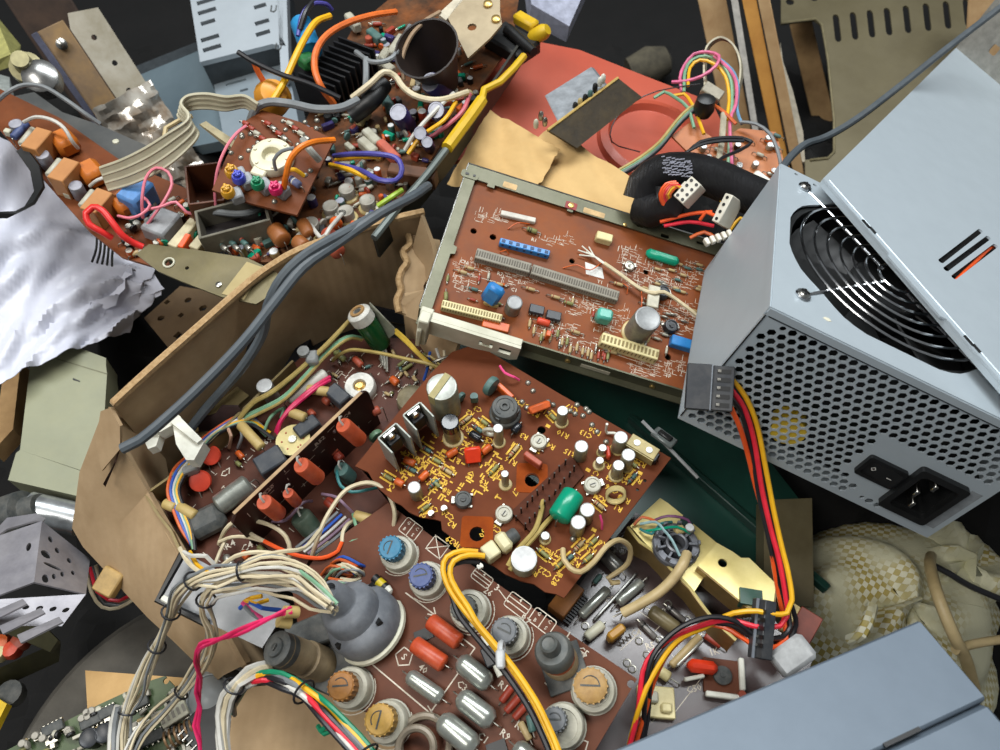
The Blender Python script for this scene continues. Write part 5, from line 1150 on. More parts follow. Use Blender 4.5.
for pts, m_ in (([(430, 352, 26), (428, 366, 18), (424, 380, 8)], M_BLW), ([(436, 348, 26), (440, 362, 20), (436, 376, 10)], M_WHW), ([(444, 350, 24), (446, 364, 18), (456, 372, 14)], M_CRW), ([(426, 366, 20), (438, 360, 24), (452, 356, 24), (464, 360, 18)], M_LEAD), ([(432, 372, 16), (442, 368, 22), (450, 374, 18), (458, 368, 14)], M_LEAD), ([(448, 356, 22), (458, 366, 18), (466, 374, 10)], M_OLW), ([(420, 358, 22), (430, 356, 24), (442, 366, 20), (452, 364, 16)], M_OLW)): Wn(pts, 1.0, m_)
# tangle near the nose: small loops
for j in range(7):
    r = random.Random(20 + j); u, v = 344 + r.uniform(-8, 8), 570 + r.uniform(-6, 6)
    Wn([(u - 18, v + r.uniform(-4, 8), 10), (u - 8, v - r.uniform(4, 9), 18), (u + 8, v - r.uniform(0, 8), 18), (u + 14, v + 2, 12), (u + 4, v + 8, 14), (u - 10, v + 6, 14)], .9, (M_CRW, M_ORC, M_BLW, M_GYW, M_CRW, M_GRW, M_ORC)[j])
# focus coil: green sleeve in a bent metal plate
p, q_ = A(382, 345, 4), A(358, 312, 34); d = q_ - p; Lc = T(p.x, p.y, p.z) @ d.to_track_quat('Z', 'Y').to_matrix().to_4x4(); n = d.length
k = MB(); k.lathe([(6.6, 0), (7.6, 4), (7.6, n - 6)], 20); gc = part('sleeved_coil', k, mat('bottle_green_gloss', (20, 84, 40), .2, 0, (14, 64, 30), 40), bL.th, Lc)
k = MB(); k.lathe([(8.2, n - 8), (8.4, n - 1), (7.6, n), (5.4, n + .6)], 22); link('collar', k.mesh('collar', [mat('white_ring', (224, 222, 212), .4)]), gc)
k = MB(); k.lathe([(5.4, n), (5.2, n + 1.6), (3.2, n + 1.6), (3, n - 2)], 18, 0); k.lathe([(2.8, n - 2), (2.6, n + 1), (.1, n + 1.2)], 10, 1); link('core', k.mesh('core', [mat('tan_former', (186, 146, 96), .5), M_DGREY]), gc)
k = MB(); k.sheet([[A(370, 302, 34), A(398, 331, 18)], [A(376, 326, 12), A(384, 342, 4)]], 1.0); part('bent_plate', k, mat('pale_zinc', (168, 168, 150), .4, .4), bL.th)
for j in range(3): Wn([(376 + j * 3, 340, 6), (380 + j * 3, 352, 5), (383 + j * 2, 366 + j * 3, 3)], 1.0, M_LEAD)
# white card guide on the left rim
gw = thing('card_guide', 'white plastic card guide bracket clipped to the left rim of the chassis board', 'bracket', bL.pl.M)
def gpart(name, pts, h0, h1):
    h0 += 30; h1 += 30
    k = MB(); k.plate([A(*p, h1)[:2] for p in pts], [], h0, h1); return part(name, k, M_WHITE, gw)
gpart('arm', ((172, 420), (180, 418), (204, 442), (194, 460), (186, 460), (176, 444)), 2, 12); gpart('arm_rib', ((170, 422), (179, 416), (202, 439), (197, 443)), 10, 15)
gpart('foot', ((144, 440), (150, 430), (166, 424), (173, 421), (174, 427), (160, 434), (156, 446), (148, 449)), 2, 9); gpart('foot_lip', ((152, 432), (160, 423), (176, 413), (181, 417), (174, 424), (160, 432)), 6, 13)
# ---------------------------------------------------------------- helpers for bent sheets, panels and wire bundles
def qplate(root, name, m, corners, holes=(), t=1.0, outline=None, nu=1, label=None, mi=0):
    """panel through four points in the place (p00, p10, p11, p01); holes (u, v, ru, rv[, n]) and outline in 0..1"""
    c = [Vector(p) for p in corners]
    w = ((c[1] - c[0]).length + (c[2] - c[3]).length) / 2; h = ((c[3] - c[0]).length + (c[2] - c[1]).length) / 2
    ol = outline or [(0, 0), (1, 0), (1, 1), (0, 1)]
    hs = []
    for q in holes:
        n = q[4] if len(q) > 4 else 10
        hs.append([(q[0] * w + q[2] * w * math.cos(2 * math.pi * i / n + (.785 if n == 4 else 0)), q[1] * h + q[3] * h * math.sin(2 * math.pi * i / n + (.785 if n == 4 else 0))) for i in range(n)])
    k = MB(); k.plate([(a * w, b * h) for a, b in ol], hs, 0, 1)
    nn = ((c[1] - c[0]).cross(c[3] - c[0])).normalized()
    out = []
    for (x, y, z) in k.v:
        u, v = x / w, y / h
        p = c[0] * (1 - u) * (1 - v) + c[1] * u * (1 - v) + c[2] * u * v + c[3] * (1 - u) * v
        out.append(tuple(p - nn * (1 - z) * t * .001))
    k.v = out
    return part(name, k, m, root, world=True, label=label)
def path_pts(pts):                             # (u, v, z mm above the floor) -> metres
    return [Z(*p) for p in pts]
def bundle(root, pts, mats, rw, spread, twist=.35, seed=1, name='wire', squeeze=None):
    r = random.Random(seed); base = path_pts(pts); n = len(mats)
    for j, m in enumerate(mats):
        out = []
        for i, p in enumerate(base):
            t = (base[min(i + 1, len(base) - 1)] - base[max(i - 1, 0)]).normalized()
            sd = t.cross(Vector((0, 0, 1))); sd = sd.normalized() if sd.length > 1e-4 else Vector((1, 0, 0)); up = sd.cross(t)
            a = 2 * math.pi * j / n + twist * i + r.uniform(-.25, .25); rad = spread * (0.55 if (squeeze and i in squeeze) else 1) * (.35 + .65 * ((j * 7 + 3) % n) / max(1, n - 1)) * .001
            out.append(p + (sd * math.cos(a) + up * math.sin(a) * .7) * rad)
        k = MB(); k.tube(out, rw * .001, 6, 0, .005); part(name, k, m, root, world=True)
def tie(root, p, q, r, m=None):
    """cable tie round a bundle at p, q gives the run of the bundle"""
    a, b = Z(*p), Z(*q); d = (b - a).to_track_quat('Z', 'Y').to_matrix().to_4x4(); d.translation = a
    k = MB(); k.tube([d @ Vector((r * .001 * math.cos(t), r * .001 * math.sin(t), 0)) for t in [i * 2 * math.pi / 14 for i in range(15)]], .0006, 6, smooth=False); part('cable_tie', k, m or M_BLKW, root, world=True)
def solo_tube(name, pts, r, m, label, cat, n=10, step=.005, group=None):
    k = MB(); k.tube(path_pts(pts), r * .001, n, 0, step)
    o = Matrix.Translation(Z(*pts[0])); return solo(name, k, m, label, cat, o, group, world=True)
def crumple(name, m, label, cat, corners, nu, nv, amp, seed, t=.6, edge=None, root=None):
    """creased sheet spanned between four points, amp in mm"""
    r = random.Random(seed); c = [Vector(p) for p in corners]; nn = (c[1] - c[0]).cross(c[3] - c[0]).normalized()
    wv = [(r.uniform(2, 9), r.uniform(2, 9), r.uniform(0, 6), r.uniform(.3, 1)) for _ in range(6)]
    g = []
    for i in range(nu + 1):
        row = []
        for j in range(nv + 1):
            u, v = i / nu, j / nv
            eu = u + (edge * .4 * math.sin(v * 17 + seed) if edge and i in (0, nu) else 0); ev = v + (edge * .4 * math.sin(u * 21 + seed) if edge and j in (0, nv) else 0)
            p = c[0] * (1 - eu) * (1 - ev) + c[1] * eu * (1 - ev) + c[2] * eu * ev + c[3] * (1 - eu) * ev
            z = sum(math.sin(6.283 * (u * a1 * .35 + v * a2 * .35 + a3)) * a4 for a1, a2, a3, a4 in wv) / 3 + .5 * sum(a4 * (1 - 2 * abs(((u * a1 + v * a2 + a3) % 1) - .5) * 2) for a1, a2, a3, a4 in wv) / 3
            row.append(p + nn * (amp * .001 * z) + Vector((r.uniform(-1, 1), r.uniform(-1, 1), r.uniform(-1, 1))) * amp * .00002)
        g.append(row)
    k = MB(); k.sheet(g, t * .001)
    if root is not None: return part(name, k, m, root, world=True, ang=50)
    return solo(name, k, m, label, cat, Matrix.Translation(c[0]), world=True, ang=50)

# ================================================================ open cardboard box that holds the boards
M_CARD = wave_mat('brown_cardboard', (176, 150, 116), (160, 134, 100), 55, 'X', .9, .12, 1.5)
M_CARDE = mat('cardboard_cut_edge', (190, 160, 118), .95, 0, (156, 124, 84), 400, bump=.4)
bx = thing('cardboard_box', 'open torn brown cardboard box holding the television boards', 'box', Matrix.Translation(Z(250, 560, 40)))
rim = [(113, 406, 262), (150, 372, 268), (200, 328, 272), (250, 284, 274), (275, 266, 276), (300, 252, 277), (345, 236, 278), (390, 222, 278), (424, 214, 278)]
rp = path_pts(rim)
k = MB(); k.sheet([rp, [p + Vector((-.004, .006, -.09)) for p in rp], [p + Vector((-.006, .008, -.24)) for p in rp]], -.0035); part('back_wall', k, M_CARD, bx, world=True)
k = MB(); k.tube([p + Vector((.0005, .001, .0008)) for p in rp], [.0019 + .0011 * abs(math.sin(i * 2.1)) for i in range(400)][:400], 6, 0, .006) if False else k.tube([p + Vector((.0, .0015, .0006)) for p in rp], .0026, 6, 0, .006); part('cut_edge', k, M_CARDE, bx, world=True)
# far wall with a torn edge
far = [(424, 214, 278), (436, 246, 262), (446, 292, 246), (462, 340, 225)]
fp = path_pts(far)
k = MB(); k.sheet([fp, [p + Vector((-.016, -.02, -.05)) for p in fp], [p + Vector((-.02, -.03, -.2)) for p in fp]], .0035); part('far_wall', k, M_CARD, bx, world=True)
tp = [(408, 234, 262), (410, 244, 260), (403, 252, 258), (407, 262, 255), (402, 270, 252), (399, 280, 250), (401, 290, 246), (397, 300, 244), (399, 312, 240)]
k = MB(); k.sheet([path_pts(tp), path_pts([(u + 32 - i * 1.5, v + 6, z - 8) for i, (u, v, z) in enumerate(tp)])], .003); part('torn_flap', k, M_CARD, bx, world=True)
k = MB(); k.tube(path_pts(tp), .0024, 6, 0, .002); part('torn_edge', k, M_CARDE, bx, world=True)
k = MB(); k.sheet([path_pts([(396, 312, 236), (420, 322, 236), (440, 334, 232)]), path_pts([(405, 296, 248), (424, 290, 250), (444, 286, 250)])], .003); part('torn_flap', k, M_CARD, bx, world=True)
# left flap folded outwards
hinge = [(103, 411, 250), (122, 446, 236), (148, 492, 206), (168, 528, 202), (190, 566, 200), (216, 610, 192), (246, 664, 182)]
outer_ = [(72, 528, 170), (83, 547, 164), (98, 563, 160), (124, 592, 156), (148, 618, 152), (172, 640, 148), (215, 682, 142)]
hp, op_ = path_pts(hinge), path_pts(outer_)
mid = [a.lerp(b, .5) + Vector((-.002, -.002, .004)) for a, b in zip(hp, op_)]
k = MB(); k.sheet([hp, mid, op_], -.0035); part('side_flap', k, M_CARD, bx, world=True)
k = MB(); k.sheet([path_pts([(104, 411, 254), (113, 407, 260), (123, 425, 254)]), path_pts([(98, 440, 240), (104, 470, 226), (122, 447, 241)])], .002); part('corner_fold', k, M_CARD, bx, world=True)
k = MB(); k.sheet([path_pts([(121, 446, 240), (117, 460, 234)]), path_pts([(105.5, 487, 220), (103, 484, 222)])], .0008); part('slit', k, mat('slit_shadow', (70, 42, 26), .95), bx, world=True)
inn = [(113, 407, 254), (122, 446, 234), (149, 492, 203), (190, 566, 198), (246, 664, 180)]
ip = path_pts(inn); k = MB(); k.sheet([ip, [p + Vector((.004, .001, -.03)) for p in ip], [p + Vector((.006, .002, -.065)) for p in ip]], .003); part('left_wall', k, M_CARD, bx, world=True)
k = MB(); k.box((0, 0, 0), (250, 170, 4), 0); part('bottom', k, M_CARD, bx, T(90, 10, 8, .75))
k = MB(); k.sheet([path_pts([(236, 690, 150), (300, 684, 150), (372, 716, 150)]), path_pts([(226, 800, 150), (320, 800, 150), (440, 800, 150)])], .004); part('front_flap', k, M_CARD, bx, world=True)

# black plastic cabinet frame in the box behind the coil
fr = thing('black_housing', 'black plastic cabinet frame edge inside the box behind the green coil', 'housing', Matrix.Translation(Z(330, 330, 170)))
for pts in (((318, 306), (298, 344), (262, 402)), ((318, 306), (372, 315), (440, 330), (480, 342))):
    e = [Z(u, v, 188) for u, v in pts]; k = MB(); k.sheet([e, [p + Vector((0, .004, .0)) + Vector((.006, -.008, 0)) for p in e]], .012); part('rail', k, mat('gloss_black_frame', (30, 32, 38), .3), fr, world=True)
e = [Z(u, v, 176) for u, v in ((322, 312), (440, 334))]; f_ = [Z(u, v, 176) for u, v in ((270, 400), (420, 380))]
k = MB(); k.sheet([e, f_], .003); part('inner_panel', k, mat('black_plastic', (24, 25, 26), .45), fr, world=True)
k = MB(); c = Z(332, 320, 182); k.lathe([(3, 0), (3, 3), (1.4, 3), (1.2, 1)], 12); Lm = Matrix.Translation((MW[fr.name].inverted() @ c) * 1000); part('brass_eyelet', k, mat('tan_former', (186, 146, 96), .5), fr, Lm)
k = MB(); k.plate(circ(0, 0, 3.2, 12), [], 0, 3)

# steel plate hanging under the wire bundle at the corner of the chassis
pl = thing('mounting_plate', 'grey steel plate with a hole and black rim at the box corner under the wires', 'plate', Matrix.Translation(Z(200, 600, 210)))
qplate(pl, 'plate', mat('soft_grey_steel', (140, 142, 144), .4, .4, (120, 122, 124), 60), [Z(160, 600, 208), Z(206, 622, 208), Z(236, 580, 210), Z(184, 552, 212)], [(.42, .55, .07, .08)], 2)
qplate(pl, 'plate_wing', mat('soft_grey_steel', (140, 142, 144), .4, .4), [Z(206, 622, 212), Z(262, 648, 208), Z(290, 604, 212), Z(236, 580, 216)], [], 2)
k = MB(); k.tube(path_pts([(184, 551, 222), (158, 600, 216), (208, 624, 214)]), .0022, 6, smooth=False); part('black_rim', k, M_BLK, pl, world=True)
k = MB(); k.tube(path_pts([(163, 598, 220), (170, 602, 220)]), .0018, 8, smooth=False); part('pin', k, M_WHITE, pl, world=True)

# ================================================================ loose cables and bundles
M_CORD = mat('dark_grey_cord', (80, 88, 94), .5, 0, (66, 74, 80), 60, dust=.1)
cd = thing('grey_cable_pair', 'pair of thick dark grey cables draped over the box rim', 'cable', Matrix.Translation(Z(128, 446, 262)))
for pts in ([(122, 449, 262), (140, 440, 264), (170, 415, 268), (205, 382, 276), (245, 340, 286), (275, 302, 294), (303, 268, 300), (335, 245, 302), (380, 214, 304), (412, 197, 300), (428, 186, 290)], [(182, 440, 205), (205, 410, 215), (240, 370, 240), (262, 335, 262), (268, 305, 284), (283, 276, 298), (308, 253, 304), (345, 232, 305), (384, 211, 300)]):
    k = MB(); k.tube(path_pts(pts), .0031, 9, 0, .006); part('cord', k, M_CORD, cd, world=True)
k = MB(); k.tube(path_pts([(252, 338, 240), (246, 360, 225), (228, 385, 215), (200, 412, 205)]), .002, 8, 0, .005); part('thin_cord', k, M_BLKW, cd, world=True)

cb = thing('wire_bundle', 'cream wire bundle with black ties hanging over the box corner to the green board', 'wires', Matrix.Translation(Z(120, 745, 150)))
mix = [M_CRW, M_WHW, M_CRW, M_CRW, M_WHW, M_CRW, M_CRW]
p1 = [(331, 606, 272), (316, 588, 270), (300, 574, 268), (280, 567, 268), (262, 566, 268), (241, 571, 266), (218, 575, 264), (197, 579, 262), (181, 590, 252), (171, 612, 232), (160, 640, 208), (148, 665, 190), (138, 690, 176), (127, 712, 166), (121, 735, 160), (119, 775, 156)]
bundle(cb, p1, mix + [M_GYW, M_CRW], .82, 6.0, .35, 3, squeeze=(0, 5, 7, 9, 10, 13))
for p, q_ in (((241, 571, 266), (218, 575, 264)), ((193, 581, 260), (181, 590, 252)), ((171, 612, 232), (160, 640, 208)), ((157, 646, 204), (148, 665, 190)), ((127, 712, 166), (121, 735, 160))): tie(cb, p, q_, 4.6)
p2 = [(335, 612, 266), (318, 602, 262), (300, 590, 260), (280, 585, 258), (258, 584, 258), (238, 585, 258), (216, 589, 256), (206, 598, 250), (204, 612, 240), (210, 632, 226), (207, 654, 206), (194, 676, 186), (180, 694, 172), (160, 714, 164), (142, 734, 160), (126, 764, 158)]
bundle(cb, p2, [M_CRW, M_WHW, M_CRW, M_GYW, M_CRW, M_CRW], .85, 5.2, .4, 5, squeeze=(0, 4, 12))
tie(cb, (181, 693, 172), (160, 714, 164), 4.2); tie(cb, (206, 600, 249), (204, 612, 240), 4.6); 
bundle(cb, [(119, 706, 168), (114, 722, 164), (112, 750, 160), (114, 790, 158)], [M_WHW, M_GYW, M_WHW], 1.6, 3.0, .1, 6, 'flat_wire')
bundle(cb, [(300, 574, 268), (312, 585, 270), (322, 595, 272), (335, 607, 270)], [M_CRW, M_GRW, M_WHW], 1.0, 4.0, .1, 9)
# tangled wires between the bundles and the chassis
for j, (m_, pts) in enumerate(((M_YEL, [(268, 600, 240), (256, 604, 244), (244, 600, 244), (262, 596, 246)]), (M_BLW, [(280, 610, 236), (262, 608, 244), (250, 602, 244), (240, 608, 236)]), (M_CRW, [(180, 548, 236), (188, 562, 240), (200, 572, 244), (216, 578, 246)]), (M_YEL, [(190, 552, 234), (198, 566, 240), (210, 574, 244)]), (M_WHW, [(184, 552, 238), (192, 556, 242), (206, 556, 244), (214, 564, 240)]), (M_GYW, [(244, 606, 244), (252, 614, 242), (262, 620, 236)]), (M_PINK, [(242, 602, 244), (252, 612, 242), (262, 618, 238)]), (M_CRW, [(222, 566, 244), (236, 556, 250), (258, 552, 254), (282, 556, 258), (300, 570, 262)]), (M_CRW, [(228, 580, 246), (250, 560, 256), (280, 552, 258), (304, 548, 252), (320, 530, 240)]))):
    k = MB(); k.tube(path_pts(pts), .0012, 6, 0, .004); part('loose_wire', k, m_, cb, world=True)

pk = thing('wire_pair', 'twisted crimson wire pair running from the taped coil down to the lower edge', 'wires', Matrix.Translation(Z(200, 745, 160)))
bundle(pk, [(292, 611, 262), (280, 614, 264), (258, 623, 262), (238, 631, 258), (216, 641, 250), (201, 647, 238), (197, 660, 226), (199, 676, 214), (197, 692, 204), (200, 708, 196), (197, 725, 190), (200, 742, 186), (200, 780, 180)], [M_DRED, M_DRED], 1.05, 1.7, 1.3, 2)
k = MB(); k.cyl(Z(284, 612, 262), Z(298, 612, 258), .003, None, 10); k.cyl(Z(278, 621, 258), Z(290, 623, 254), .003, None, 10); part('sleeve', k, mat('straw_sleeve', (196, 172, 112), .5), pk, world=True)

hb = thing('wire_harness', 'harness of white, green, yellow and red wires curving along the front of the knob board', 'wires', Matrix.Translation(Z(230, 745, 190)))
bundle(hb, [(270, 668, 222), (260, 670, 226), (250, 674, 230), (238, 683, 232), (228, 697, 226), (223, 715, 220), (222, 735, 216), (226, 770, 210)], [M_WHW, M_CRW, M_WHW, M_CRW, M_WHW], 1.5, 3.6, .2, 4, squeeze=(3,))
tie(hb, (234, 686, 231), (228, 697, 226), 5)
M_GRN2 = mat('green_wire', (20, 140, 100), .4, 0, (14, 120, 84), 80)
hm = [M_GRN2, M_YEL, M_GYW, M_BLKW, M_RED, M_WHW, M_BLKW]
for j, m_ in enumerate(hm):
    o = (j - 3) * 3.0
    w_ = lambda q: 3 * math.sin(q * 2.3 + j * 1.9)
    k = MB(); k.tube(path_pts([(232 + o * .3, 712 + abs(o) * .3, 200), (238 - o * .4, 698 + o * .4, 216 + w_(1)), (248 - o * .3, 684 + o * .5, 224 + w_(2)), (262, 677 + o * .6 + w_(3) * .5, 230 + w_(3)), (282, 680 + o * .8 + w_(4) * .6, 234 + w_(4)), (304 - o * .2, 692 + o * .6, 238 + w_(5)), (324 - o * .5, 710 + o * .8 + w_(6) * .6, 242 + w_(6)), (344 - o * .6, 732 + o * .8, 244), (364 - o * .7, 754 + o * .7, 246), (385 - o, 785, 248)]), .0013, 7, 0, .005); part('wire', k, m_, hb, world=True)
for p, q_ in (((304, 692, 238), (324, 710, 242)), ((366, 754, 246), (385, 785, 248))): tie(hb, p, q_, 6)
k = MB(); k.tube(path_pts([(318, 726, 226), (324, 734, 230), (334, 730, 232), (330, 724, 232), (320, 732, 230)]), .0012, 6, 0, .003); part('wire', k, M_GRN2, hb, world=True)

# ================================================================ lower left corner
M_DRUM = mat('dusty_dark_rubber', (92, 88, 80), .8, 0, (70, 67, 61), 30, bump=.3, dust=.35, dustc=(96, 92, 84))
c = Z(205, 785, 96); R_ = (Z(132, 620, 96) - c).length * 1000; k = MB(); k.lathe([(R_ - 4, -40), (R_, -34), (R_, 0), (R_ - 6, 6), (R_ - 50, 7), (30, 6), (.1, 6)], 72); solo('rubber_drum', k, M_DRUM, 'large round dusty dark grey drum lid lying at the lower left', 'drum', Matrix.Translation(c))
k = MB(); g = [Z(88, 672, 118), Z(196, 680, 118), Z(200, 740, 118), Z(92, 740, 118)]; k.sheet([[g[0], (g[0] + g[1]) / 2, g[1]], [g[3], (g[3] + g[2]) / 2, g[2]]], .004); o = solo('cardboard_scrap', k, mat('pale_cardboard', (196, 160, 108), .9, 0, (176, 140, 90), 40), 'small flat scrap of pale cardboard under the green circuit board', 'cardboard', Matrix.Translation(g[0]), world=True)
bV = Board('green_circuit_board', 'dusty green circuit board crowded with silver parts in the lower left corner', Z(110, 730, 142), (0.03, -0.12, 1), (190, 730))
A = bV.at
M_PCB_G = mat('pcb_green', (62, 84, 40), .5, 0, (48, 66, 32), 40, dust=.3, dustc=(120, 120, 96))
bV.slab([(-4, 756), (30, 738), (60, 724), (100, 704), (152, 680), (165, 676), (178, 690), (206, 700), (214, 745), (220, 790), (-10, 790)], M_PCB_G, 1.6, [circ(*A(166, 681)[:2], 1.8, 10)])
r = random.Random(12); M_GREYC = mat('dusty_grey_chip', (172, 168, 156), .5, .1, (132, 128, 118), 120, dust=.3)
for i in range(210):
    u, v = r.uniform(18, 205), r.uniform(690, 765)
    if v < 742 - (u - 20) * .46: continue
    kind = r.random()
    if kind < .4: bV.block(u, v, round(r.uniform(2, 7)), round(r.uniform(2, 4)), 2 + (i % 3), r.choice((.45, 2.0)), r.choice((M_GREYC, M_LEAD, M_CER)), .3, legs=False, name='chip_part')
    elif kind < .62: bV.axial((u - 4, v + 2), (u + 4, v - 2), 1.1, r.choice((M_RESB, M_LEAD, M_RES, M_CER)), .3, lead=1.5)
    elif kind < .8: bV.disc(u, v, 2.5, 2, r.uniform(0, 3), r.choice((M_BLK, M_GREYC, M_CER)), 1)
    else: bV.can(u, v, 2.2, 5, M_GREYC, M_GREYC)
for (u, v, l) in ((90, 721, 12), (106, 712, 10), (52, 728, 12), (150, 738, 16), (140, 702, 9)): bV.chip(u, v, l, 6, 4, (u + 10, v - 5), 5, M_DGREY)
bV.can(88, 738, 5.5, 10, M_BLK, M_BLK2); bV.can(103, 733, 5.5, 10, M_BLK, M_BLK2)
cn = strip(bV, (160, 722), (186, 706), 9, 8, M_IVORY, 'connector', 5, M_GREYC)
c = A(180, 733, 6); k = MB()
for i in range(6): k.tube([(i * 3 - 8, 5 * math.cos(t), 4 + 5 * math.sin(t)) for t in [j * 2 * math.pi / 12 for j in range(13)]], .8, 5)
part('coil', k, mat('copper_tan', (150, 118, 84), .4, .4), bV.th, T(c.x, c.y, 0, .5))
# grey dome, black ribbed connectors
c = Z(216, 698, 132); k = MB(); k.lathe([(17, -16), (18.5, -6), (18, 4), (15, 12), (10, 17), (4, 19.5), (.1, 20)], 30); k.tube([(13 * math.cos(t), 13 * math.sin(t), 15) for t in [i * .3 for i in range(22)]], .8, 6); solo('plastic_dome', k, mat('milky_grey_plastic', (148, 152, 152), .4, 0, (132, 136, 136), 30), 'milky grey plastic dome beside the crimson wire pair', 'dome', frame(c, Vector((1, 0, 0)), Vector((.1, -.2, 1))))
rc = thing('ribbed_connector', 'black connector with two rows of silver legs under the crimson wires', 'connector', frame(Z(226, 748, 150), Z(262, 790, 150) - Z(226, 748, 150), Vector((0, 0, 1))))
k = MB(); k.box((0, 0, -6), (60, 26, 10), 0, None, .8); part('body', k, M_BLK, rc)
lg = cached(('silver_leg', 1), lambda m: m.box((0, 0, 0), (1.1, 4.5, 1.0), 0, None, .2), [M_NICKEL])
for i in range(14):
    for sg in (-1, 1): link('leg', lg, rc, T(i * 4 - 26, sg * 12, -.6))
# ================================================================ left edge: plastic case, shield can, wood, bag
M_CASE = mat('yellowed_ivory_case', (144, 144, 114), .45, 0, (128, 130, 106), 12, dust=.15, dustc=(170, 180, 170))
cs = Board.through('plastic_case', 'yellowed ivory plastic case standing beside the cardboard box', (30, 345, 560), (104, 362, 560), (22, 450, 520), 'case')
cs.slab([(33, 340), (48, 336), (106, 358), (106, 366), (107, 374), (104, 420), (92, 474), (20, 450), (32, 350)], M_CASE, 26, name='body')
k = MB(); stroke(k, [cs.at(34, 352)[:2], cs.at(107, 374)[:2]], .8, .2); part('step_line', k, mat('case_shadow_line', (120, 118, 92), .6), cs.th)
cs.slab([(16, 453), (20, 450), (90, 474), (82, 497), (8, 480)], M_CASE, 34, name='front_lip')
cs.slab([(73, 378), (80, 381), (80, 382), (73, 380)], M_BLK, -.3, name='scratch')
def board_wood(name, pts, label, m, t=12, z=None):
    b = Board.through(name, label, *pts[:3], 'wood'); b.slab([(p[0], p[1]) for p in pts], m, t, name='plank'); return b
M_WOODL = wave_mat('pale_wood', (176, 142, 96), (140, 108, 70), 14, 'Y', .8, .2, 6, 30)
M_WOODD = wave_mat('dark_wood', (70, 52, 40), (46, 34, 27), 14, 'Y', .8, .3, 6, 30)
k = MB(); g = path_pts([(14, 385, 120), (31, 372, 120), (24, 440, 120), (4, 462, 120)]); k.sheet([[g[0], g[1]], [g[3], g[2]]], .016); solo('wood_offcut', k, M_WOODL, 'split pale wood offcut left of the ivory plastic case', 'wood', Matrix.Translation(g[0]), world=True)
k = MB(); g = path_pts([(0, 350, 110), (14, 372, 110), (8, 420, 110), (-14, 420, 110)]); k.sheet([[g[0], g[1]], [g[3], g[2]]], .02); solo('metal_scrap', k, M_STEEL_IN, 'folded grey metal scrap at the left edge under the white bag', 'scrap', Matrix.Translation(g[0]), world=True)
# perforated shield can
M_ZINC = mat('dull_zinc', (158, 156, 162), .45, .45, (132, 130, 136), 60, dust=.2)
sh = thing('shield_can', 'dull zinc shield can with punched holes and bent fingers at the left edge', 'shield', Matrix.Translation(P(40, 580, 450)))
a, b, c_, d_, e_, f_ = P(-14, 540, 462), P(42, 521, 470), P(34, 582, 438), P(-14, 600, 430), P(90, 559, 486), P(86, 594, 456)
qplate(sh, 'front_face', M_ZINC, [d_, c_, b, a], [(.8, .62, .05, .07)], 1.2)
qplate(sh, 'side_face', M_ZINC, [c_, f_, e_, b], [(.2, .1, .07, .07), (.35, .18, .04, .05), (.5, .28, .04, .05), (.7, .4, .04, .05), (.15, .5, .1, .06), (.3, .35, .18, .03), (.35, .68, .05, .05), (.6, .62, .05, .05), (.2, .8, .05, .05)], 1.2)
g_ = P(84, 602, 446); h_ = P(-14, 626, 424)
qplate(sh, 'bottom_face', M_ZINC, [h_, P(62, 626, 440), f_, d_], [(.1 + .16 * i, .75 - .05 * i, .04, .08) for i in range(6)], 1.2)
for i in range(3):
    u, v = 6 + i * 18, 606 + i * 9
    k = MB(); k.sheet([[P(u - 24, v + 12, 424), P(u + 18, v - 6, 430)], [P(u - 20, v + 20, 420), P(u + 22, v - 1, 426)]], .0012); part('finger', k, M_ZINC, sh, world=True)
k = MB(); k.sheet([[P(0, 528, 474), P(8, 519, 476), P(36, 515, 478), P(45, 520, 476)], [P(0, 536, 466), P(8, 530, 468), P(36, 522, 470), P(43, 523, 470)]], .0012); part('top_lip', k, M_ZINC, sh, world=True)
k = MB(); k.cyl(P(28, 508, 500), P(80, 520, 505), .011, None, 16); solo('metal_tube', k, mat('bright_aluminium', (190, 194, 196), .3, .7), 'bright aluminium tube lying behind the shield can', 'tube', Matrix.Translation(P(28, 508, 500)), world=True)
k = MB(); k.lathe([(13, 0), (15, 4), (15, 18), (10, 20), (9, 30)], 16); solo('motor_end', k, M_DGREY, 'dusty dark motor end at the left edge above the shield can', 'motor', frame(P(2, 520, 500), Vector((0, 0, 1)), Vector((1, .2, .3))))
lw = thing('chassis_scrap', 'old olive chassis corner with orange parts below the shield can', 'scrap', Matrix.Translation(Z(20, 650, 110)))
for pts, m_ in ((((-10, 600, 140), (40, 622, 140), (58, 640, 140), (50, 652, 130), (-10, 626, 130)), mat('olive_dark_metal', (70, 68, 44), .5, .3)), (((-10, 672, 128), (58, 642, 128), (56, 660, 112), (-10, 690, 112)), mat('olive_dark_metal', (70, 68, 44), .5, .3))):
    p = path_pts(pts); k = MB(); n = len(p); k.add([tuple(x) for x in p] + [tuple(x - Vector((0, 0, .004))) for x in p], [tuple(range(n))[::-1], tuple(range(n, 2 * n))] + [(i, (i + 1) % n, (i + 1) % n + n, i + n) for i in range(n)]); part('side', k, m_, lw, world=True)
for (u, v, m_) in ((6, 645, M_ORC), (16, 652, M_ORR), (3, 655, M_CREAM), (24, 644, M_BRC)):
    k = MB(); k.lathe([(5, 0), (6, 3), (5, 8), (1, 9)], 10); part('capacitor', k, m_, lw, Matrix.Translation((MW[lw.name].inverted() @ Z(u, v, 112)) * 1000))
k = MB(); g = path_pts([(-14, 690, 116), (12, 706, 116), (-2, 734, 116), (-24, 730, 116)]); k.sheet([[g[0], g[1]], [g[3], g[2]]], .006); solo('yellow_box', k, mat('bright_yellow_plastic', (236, 196, 12), .4), 'bright yellow plastic corner at the lower left edge', 'box', Matrix.Translation(g[0]), world=True)
